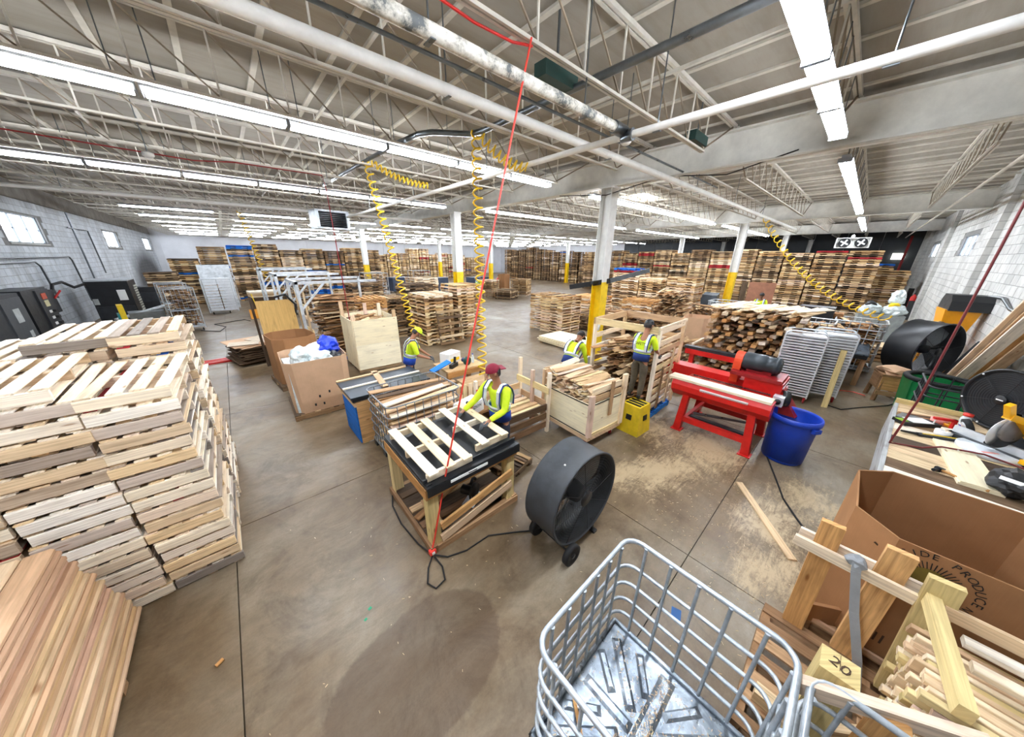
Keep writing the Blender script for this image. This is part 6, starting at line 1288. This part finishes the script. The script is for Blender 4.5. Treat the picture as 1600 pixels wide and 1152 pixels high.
for x in (-.22, .22):
    for y in (-.18, .18): MB().bar((x*1.1, y*1.1, 0), (x*.9, y*.9, .62), .07, .06).build('leg', W_BROWN, t)
MB().bx(-.26, .26, -.22, .22, .60, .65).build('seat', W_BROWN, t); MB().bx(-.25, -.23, -.2, .2, .28, .60).build('front_panel', W_ORANGE, t); MB().bx(-.27, -.24, -.22, .22, .16, .26).build('stretcher', W_BROWN, t); MB().bx(-.2, .2, .2, .23, .3, .6).build('side_panel', W_BROWN, t)
crumple('torn_cardboard', (.05, -.05, .72), (.26, .28, .10), CARD2, 81, t, 2); MB().box((-.1, -.05, .68), (.3, .4, .015), rotm('Y', -.35)).build('cardboard_flap', CARD2, t)
drum_fan(12.75, -1.70, .98, -.62, .70, .62, BLACKS, 'big glossy black drum fan by the right wall', .17, 1, 4)
t = thing('low_blower', (11.75, -1.75, 0), 'black blower on wheels in front of the big black fan', 'fan', None, -PI/2+.1)
MB().lathe([(.28, 0), (.29, .01), (.28, .02), (.28, .5), (.24, .52), (.24, 0), (.28, 0)], 30, TM(0, 0, .34, rotm('X', -PI/2))).build('drum', BLACK, t); MB().lathe([(0, .05), (.25, .05)], 24, TM(0, 0, .34, rotm('X', -PI/2))).build('face', BLACKS, t)
for s_ in (-.2, .2): MB().lathe([(0, -.03), (.1, -.03), (.1, .03), (0, .03)], 18, TM(s_, -.04, .1, rotm('X', PI/2))).build('wheel', RUBBER, t)
t = thing('dust_collector', (14.5, -1.93, 0), 'amber hopper with a black hood on a stand by the right wall', 'machine', None, .1); t.scale = (.82, .82, .97)
MB().hexa([(-.30, -.22, 1.2), (.30, -.22, 1.2), (.30, .28, 1.2), (-.30, .28, 1.2), (-.48, -.32, 1.95), (.48, -.32, 1.95), (.48, .4, 1.95), (-.48, .4, 1.95)]).build('hopper', AMBER, t)
MB().prism([(-.56, 1.93), (.56, 1.93), (.52, 2.18), (.36, 2.34), (-.30, 2.34), (-.5, 2.18)], -.36, .46, TM(0, 0, 0, Matrix(((1, 0, 0), (0, 0, -1), (0, 1, 0))))).build('hood', BLACK, t)
for x in (-.35, .35):
    for y in (-.2, .3): MB().bar((x*1.2, y*1.1, 0), (x, y, 1.25), .05, .05).build('leg', AMBER, t)
MB().bx(-.5, .5, -.3, .4, .92, .98).build('shelf', AMBER, t); MB().lathe([(0, 0), (.22, .02), (.24, .1), (.1, .2), (0, .2)], 18, TM(-.2, .25, .98)).build('white_bag', PAPER, t); MB().tube([(-.3, .3, 1.55), (-.8, .5, 1.45), (-1.2, .55, 1.1)], .09, 10).build('duct', CONDUIT, t); MB().bx(-.50, -.3, .40, .46, 1.5, 1.6).build('gauge', ALU, t)
tag(MB().tube([(14.1, -2.2, 2.28), (13.4, -2.28, 2.3), (12.6, -2.3, 2.12), (9.5, -2.3, 2.05)], .035, 8).build('wall_pipe', CONDUIT), 'grey pipe running along the right wall from the amber hopper', 'pipe')
tag(MB().tube([(11.7, -2.31, 4.6), (11.7, -2.31, .9)], .03, 8).build('wall_pipe', STEELW), 'white painted pipe running down the right wall', 'pipe')
# boards propped against the right wall
r1 = random.Random(6)
for k in range(10):
    y = -2.22+.075*(k % 5); sh = .42*(k//5)-.12*(k % 3); a = Vector((12.3-sh*1.0, y+.03, .06)); b = Vector((9.0-sh*1.1, y, 3.0-sh*.2)); L = (b-a).length
    o = put('long_lumber', nboard(L, .15, .04).mesh('long_lumber', (W_YEL, W_FRESH, W_ORANGE, W_FRESH, W_NEAR)[k % 5]), None, (a+b)/2)
    d, y_, z_ = frame(b-a, (0, 1, 0)); o.rotation_euler = Matrix((d, z_, y_)).transposed().to_euler()
    tag(o, 'long plank propped at a slant against the right wall', 'board', 'planks propped along the right wall')
t = thing('blue_sheet', (11.75, -1.98, .0), 'bright blue panel with a red edge propped by the right wall', 'panel', None)
MB().bar((.95, 0, .12), (-.75, -.08, 1.55), .5, .03, (0, 1, 0)).build('sheet', BLUET, t); MB().bar((.70, .02, -.02) if False else (.72, .02, .0), (-.95, -.06, 1.36), .02, .035, (0, 1, 0)).build('red_edge', RED, t)
t = thing('push_broom', (12.4, -2.05, 0), 'black plank and stick with a yellow end against the right wall', 'broom'); MB().tube([(.4, .05, .05), (-.9, -.12, 1.75)], .025, 8).build('stick', BLACK, t); MB().tube([(-.86, -.115, 1.70), (-.98, -.13, 1.86)], .04, 8).build('yellow_end', YEL, t); MB().bar((.6, .15, .05), (-.45, .0, 1.35), .3, .03, (0, 1, 0)).build('dark_plank', DGREY, t)
t = thing('wall_socket', (10.95, -2.32, 1.25), 'small grey socket box with a red cord on the right wall', 'socket'); MB().bx(-.06, .06, 0, .05, -.08, .08).build('box', ALU, t); MB().tube([(0, .05, 0), (.3, .1, -.05), (.7, .15, -.3)], .01, 5).build('cord', REDD, t)
tag(MB().tube([(9.5, -.1, .01), (9.4, -.4, .012), (9.9, -.7, .012), (10.5, -1.1, .012), (10.9, -1.25, .012)], .012, 5).build('black_cable', RUBBER), 'black cable straight across the right aisle floor', 'cable')
tag(MB().tube([(10.6, -.1, .01), (10.9, -.35, .012), (11.0, -.55, .012), (10.9, -.75, .012)], .008, 5).build('red_cable', HOSER), 'thin red cable on the floor by the wooden stool', 'cable')
tag(MB().tube([(-1.4, 18.3, .01), (-.8, 17.6, .012), (-.6, 18.6, .012), (-1.0, 19.6, .012), (.1, 20.2, .012), (.3, 19.6, .012)], .015, 5).build('black_cable', RUBBER), 'black cable on the floor by the mesh racks', 'cable')
# small marks on the floor
for x, y, w_, m, lab in ((2.40, .35, .10, mat('blue_tape', (10,86,150)), 'square of blue tape on the floor behind the front cage'), (.29, 2.27, .03, mat('green_paint_spot', (30,160,110)), 'green paint spot on the floor'), (.23, 2.2, .025, mat('green_paint_spot', (30,160,110)), 'second green paint spot on the floor')):
    tag(MB().box((x, y, .003), (w_, w_*.8, .003), rotm('Z', .3)).build('floor_mark', m), lab, 'mark')
tag(put('wood_chip', nboard(.05, .03, .015).mesh('wood_chip', W_ORANGE), None, (-.75, 2.65, .008), (0, 0, .5)), 'orange wood chip on the floor by the corner bundle', 'chip')
s = MB(); r1 = random.Random(14)
for k in range(900):
    cx, cy, sx, sy = r1.choice(((5.0, 1.0, .9, .6), (4.2, .2, .8, .5), (5.6, 2.1, .5, .4), (3.6, .6, .6, .5), (3.1, -.1, .4, .3), (7.5, 1.8, .6, .6), (4.9, -.6, .4, .2), (2.0, 2.2, 1.5, 1.0)))
    x, y = r1.gauss(cx, sx), r1.gauss(cy, sy); s.box((x, y, .003), (r1.uniform(.006, .03), r1.uniform(.002, .004), .002), rotm('Z', r1.gauss(-.9, .8)))
tag(s.build('floor_shavings', wood('pale_shavings', [(230,206,166), (216,188,146), (240,222,190)], .1, .1)), 'pale shavings strewn over the floor round the red saw', 'shavings', None, 'stuff')
# ================================================================ people
def skin_mesh(name, chains, m, parent, sub=2):
    """chains: lists of (point, rx, ry); the first chain holds the root; later chains start on an existing point"""
    vs = []; es = []; rs = []; idx = {}
    def vid(p, r):
        k = tuple(round(c, 4) for c in p)
        if k not in idx: idx[k] = len(vs); vs.append(tuple(p)); rs.append(r)
        return idx[k]
    for ch in chains:
        prev = None
        for p, rx, ry in ch:
            i = vid(p, (rx, ry))
            if prev is not None and prev != i: es.append((prev, i))
            prev = i
    me = bpy.data.meshes.new(name); me.from_pydata(vs, es, []); me.materials.append(m)
    o = put(name, me, parent)
    md = o.modifiers.new('skin', 'SKIN'); md.use_smooth_shade = True; md.branch_smoothing = .6
    for i, r in enumerate(rs): me.skin_vertices[0].data[i].radius = r
    me.skin_vertices[0].data[0].use_root = True
    sb = o.modifiers.new('sub', 'SUBSURF'); sb.levels = sub; sb.render_levels = sub
    return o
def person(x, y, z, rz, lab, cap, cap_style, top, lower, trousers, hands, lean=.0, scale=1.0, gloves=True, sleeves=None, head_turn=0.0, head_nod=0.1, legs=((.0, .0), (.0, .0)), skin=SKIN, vest=True):
    t = thing('person', (x, y, z), lab, 'person', None, rz); t.scale = (scale,)*3
    hip = Vector((0, 0, .93)); RX = rotm('X', lean)      # facing local -y; lean tips the chest forward
    up = lambda v: hip + RX @ (Vector(v)-hip)
    pel, waist, chest, neck0, neck1 = hip, up((0, 0, 1.06)), up((0, 0, 1.28)), up((0, 0, 1.47)), up((0, -.015, 1.54))
    HR = RX @ rotm('Z', head_turn) @ rotm('X', head_nod); hc = neck1 + HR @ Vector((0, -.02, .10)); ht = neck1 + HR @ Vector((0, .0, .20))
    arms = []; hand_info = []
    for s, hnd in ((-1, hands[0]), (1, hands[1])):
        sh = up((s*.18, 0, 1.42)); W_ = Vector(hnd); d = W_-sh; L1, L2 = .29, .27; D = min(d.length, L1+L2-.005); d.normalize(); W_ = sh+d*D
        a = (L1*L1-L2*L2+D*D)/(2*D); h = math.sqrt(max(0, L1*L1-a*a)); hint = Vector((s*.5, .4, -1)); hint = (hint-d*hint.dot(d)).normalized(); el = sh+d*a+hint*h
        arms.append((s, sh, el, W_)); hand_info.append((s, el, W_))
    legp = []
    for s, (fx, fy) in ((-1, legs[0]), (1, legs[1])):
        hp = Vector((s*.09, 0, .88)); an = Vector((s*.11+fx, fy+.02, .09)); kn = (hp+an)/2+Vector((0, -.04, .0)); toe = an+Vector((s*.02, -.15, -.05)); legp.append((s, hp, kn, an, toe))
    def handchains(s, el, W_, k):
        d = (W_-el).normalized(); side = d.cross(Vector((0, 0, 1)))
        side = side.normalized() if side.length > .1 else Vector((1, 0, 0)); nrm = side.cross(d).normalized(); out = []
        palm = W_+d*.045; kn = W_+d*.085
        out.append([(W_, .026*k, .022*k), (palm, .036*k, .018*k), (kn, .036*k, .015*k)])
        for i, (o_, L) in enumerate(((-.030, .060), (-.010, .072), (.010, .068), (.029, .054))):
            p0 = W_+d*.080+side*o_; p1 = p0+d*L*.5-nrm*.008; p2 = p1+d*L*.35-nrm*.022; p3 = p2+d*L*.15-nrm*.018
            out.append([(palm, .036*k, .018*k), (p0, .0095*k, .009*k), (p1, .009*k, .0085*k), (p2, .0085*k, .008*k), (p3, .0065*k, .0065*k)])
        tb = W_+d*.030-side*s*.030; out.append([(palm, .036*k, .018*k), (tb, .013*k, .012*k), (tb+d*.03-side*s*.022, .011*k, .010*k), (tb+d*.055-side*s*.020-nrm*.012, .008*k, .008*k)])
        return out
    body = [[(pel, .14, .10), (waist, .13, .095), (chest, .15, .105), (neck0, .06, .055), (neck1, .05, .052), (hc, .078, .092), (ht, .055, .065)]]
    for s, sh, el, W_ in arms: body += [[(chest, .15, .105), (sh, .058, .055), ((sh+el)/2, .046, .046), (el, .039, .039), ((el+W_)/2, .034, .033), (W_, .025, .022)]]+handchains(s, el, W_, 1)
    for s, hp, kn, an, toe in legp: body += [[(pel, .14, .10), (hp, .085, .085), ((hp+kn)/2, .075, .075), (kn, .058, .058), ((kn+an)/2, .052, .052), (an, .038, .04), (toe, .035, .028)]]
    skin_mesh('body', body, skin, t)
    k = 1.12
    tr = [[(pel+Vector((0, 0, .06)), .15, .115), (pel, .155, .12)]]
    for s, hp, kn, an, toe in legp: tr += [[(pel, .155, .12), (hp, .098, .098), ((hp+kn)/2, .088, .088), (kn, .07, .07), ((kn+an)/2, .066, .066), (an+Vector((0, 0, .02)), .058, .06)]]
    skin_mesh('trousers', tr, trousers, t)
    for s, hp, kn, an, toe in legp: skin_mesh('boot', [[(an+Vector((0, .02, .06)), .05, .05), (an+Vector((0, .03, -.03)), .05, .045), (an+Vector((0, -.06, -.05)), .045, .036), (toe, .042, .034)]], BLACK, t)
    shirt = [[(up((0, 0, .90)), .155, .12), (waist, .15, .115), (chest, .17, .125), (up((0, 0, 1.44)), .10, .075)]]
    for s, sh, el, W_ in arms: shirt += [[(chest, .17, .125), (sh, .072, .07), ((sh+el)/2, .062, .062), (el, .052, .052)]+([((el+W_)/2, .046, .046), (W_-(W_-el).normalized()*.02, .036, .035)] if sleeves else [])]
    skin_mesh('shirt', shirt, top, t)
    def band(zc, hgt, rx, ry, m, nm, y0=0):
        b = MB(); n = 28; vs = []
        for i in range(n):
            a = 2*PI*i/n
            for zz, q in ((-hgt/2, 0), (hgt/2, 0), (hgt/2, .008), (-hgt/2, .008)): vs.append(up(((rx+q)*math.cos(a), (ry+q)*math.sin(a)+y0, zc+zz)))
        fs = []
        for i in range(n):
            j = (i+1) % n
            for q in range(4): fs.append((i*4+q, j*4+q, j*4+(q+1) % 4, i*4+(q+1) % 4))
        b.add(vs, fs, 0, None, True); return b.build(nm, m, t)
    if vest:
        band(1.0, .20, .168, .128, lower, 'vest_hem'); band(1.115, .055, .172, .132, REFL, 'reflective_band'); band(1.07, .012, .173, .133, LIME, 'lime_edge')
        for s in (-1, 1):
            st = MB(); P = [(s*.12, -.125, 1.12), (s*.125, -.150, 1.25), (s*.12, -.115, 1.40), (s*.115, -.03, 1.475), (s*.115, .05, 1.46), (s*.125, .125, 1.36), (s*.125, .150, 1.25), (s*.12, .128, 1.12)]
            for i in range(len(P)-1): st.bar(up(P[i]), up(P[i+1]), .05, .012, RX @ Vector((0, P[i][1]+P[i+1][1], .3)))
            st.build('reflective_strap', REFL, t)
            st = MB()
            for i in range(len(P)-1): st.bar(up((P[i][0]+s*.034, P[i][1], P[i][2])), up((P[i+1][0]+s*.034, P[i+1][1], P[i+1][2])), .02, .012, RX @ Vector((0, P[i][1]+P[i+1][1], .3)))
            st.build('strap_edge', NAVY, t)
    if gloves:
        for s, el, W_ in hand_info: skin_mesh('glove', handchains(s, el, W_, 1.18), GLOVE, t)
    # head: hair, cap, face
    HM = Matrix.Translation(hc) @ HR.to_4x4()
    def hput(mb, nm, m): o = mb.build(nm, m, t); o.matrix_local = HM; return o
    def dome(r, z0, z1, n=20, sy=1.14):
        b = MB(); prof = []
        for i in range(7):
            a = (PI/2)*i/6; prof.append((r*math.cos(a), z0+(z1-z0)*math.sin(a)))
        b.lathe(prof, n, Matrix.Diagonal((1, sy, 1, 1)))
        return b
    hput(MB().lathe([(.082, -.045), (.088, 0), (.088, .05), (.06, .05)], 20, TM(0, .012, 0) @ Matrix.Diagonal((1, 1.08, 1, 1)), 0, True, .25, PI-.25), 'hair', HAIR)
    c = dome(.092, .035, .135)
    if cap_style == 'front': c.hexa([(-.07, -.17, .030), (.07, -.17, .030), (.08, -.09, .045), (-.08, -.09, .045), (-.07, -.17, .038), (.07, -.17, .038), (.08, -.09, .055), (-.08, -.09, .055)])
    if cap_style == 'back': c.hexa([(-.07, .17, .02), (.07, .17, .02), (.08, .09, .04), (-.08, .09, .04), (-.07, .17, .028), (.07, .17, .028), (.08, .09, .052), (-.08, .09, .052)])
    hput(c, 'cap', cap)
    hput(MB().hexa([(-.012, -.118, -.035), (.012, -.118, -.035), (.014, -.085, -.035), (-.014, -.085, -.035), (-.006, -.098, .012), (.006, -.098, .012), (.008, -.08, .012), (-.008, -.08, .012)]), 'nose', skin)
    for s in (-1, 1):
        hput(MB().lathe([(0, -.01), (.010, 0), (0, .01)], 8, TM(s*.032, -.088, .012)), 'eye', INK); hput(MB().box((s*.032, -.091, .03), (.034, .008, .007)), 'eyebrow', HAIR)
        hput(MB().lathe([(0, -.007), (.022, -.004), (.024, .004), (0, .006)], 10, TM(s*.082, .0, .0, rotm('Y', PI/2)) @ Matrix.Diagonal((1.3, .8, 1, 1))), 'ear', skin)
    hput(MB().box((0, -.092, -.06), (.045, .012, .009)), 'mouth', mat('lips', (140,80,70)))
    return t, up
p, up = person(2.50, 3.02, 0, -PI/2+.12, 'worker in maroon backward cap and lime long-sleeved shirt at the pallet table', MAROON, 'back', LIME, ROYAL, DENIM, ((-.30, -.45, 1.06), (.16, -.40, 1.06)), .12, 1.0, True, True, -.35, .1)
p, up = person(2.55, 6.22, 0, PI/2-.35, 'worker in lime cap and lime vest bending over the work stand', LIME, 'front', LIME, ROYAL, DENIM, ((-.18, -.42, 1.02), (.10, -.46, 1.0)), .22, .97, True, False, .1, .45)
p, up = person(5.30, 2.36, .568, PI/2-.05, 'worker in black cap standing on the yellow step with his back turned', BLACK, 'front', LIME, NAVY, mat('dirty_trousers', (92,82,66), .9, 0, .15, 12), ((-.2, -.35, 1.0), (.18, -.38, 1.05)), .10, .86, True, False, .0, .1)
text_part('SAFETY', .085, INK, p, up((0, .152, 1.27)), (PI/2-.10, 0, PI), 'back_lettering', .001, sx=.8)
p, up = person(5.22, 3.92, 0, PI/2+.1, 'worker in black cap stooping behind the caster crate by the yellow column', BLACK, 'front', LIME, NAVY, DENIM, ((-.2, -.55, .7), (.2, -.5, .72)), .62, .97, True, True, .0, .25)
p, up = person(17.5, 2.85, 0, -PI/2, 'far worker in lime vest behind the big lumber pile', HAIR, 'none', LIME, LIME, DENIM, ((-.2, -.3, 1.0), (.2, -.3, 1.0)), .05, .98, False, True, 0, .2, skin=SKIN2)
p, up = person(14.6, 20.6, 0, PI/2, 'far worker in lime vest stooping beside the stack on the wet floor', HAIR, 'none', LIME, LIME, DENIM, ((-.2, -.4, .8), (.2, -.4, .8)), .7, 1.0, False, True, 0, .2)
p, up = person(16.6, 20.6, 0, 1.0, 'far worker in dark clothes with a red and white shirt', HAIR, 'none', RED, PAPER, BLACK, ((-.2, -.4, 1.0), (.2, -.4, 1.0)), .3, 1.0, False, True, 0, .2, vest=False)
t = thing('paper_roll', (17.0, 20.0, 0), 'tall brown paper bale between the far workers and the stack', 'bale', None, .3); MB().bx(-.4, .4, -.3, .3, 0, 1.75).build('bale', CARD, t); MB().bx(-.42, .42, -.02, .02, 0, 1.78).build('band', W_BROWN, t)
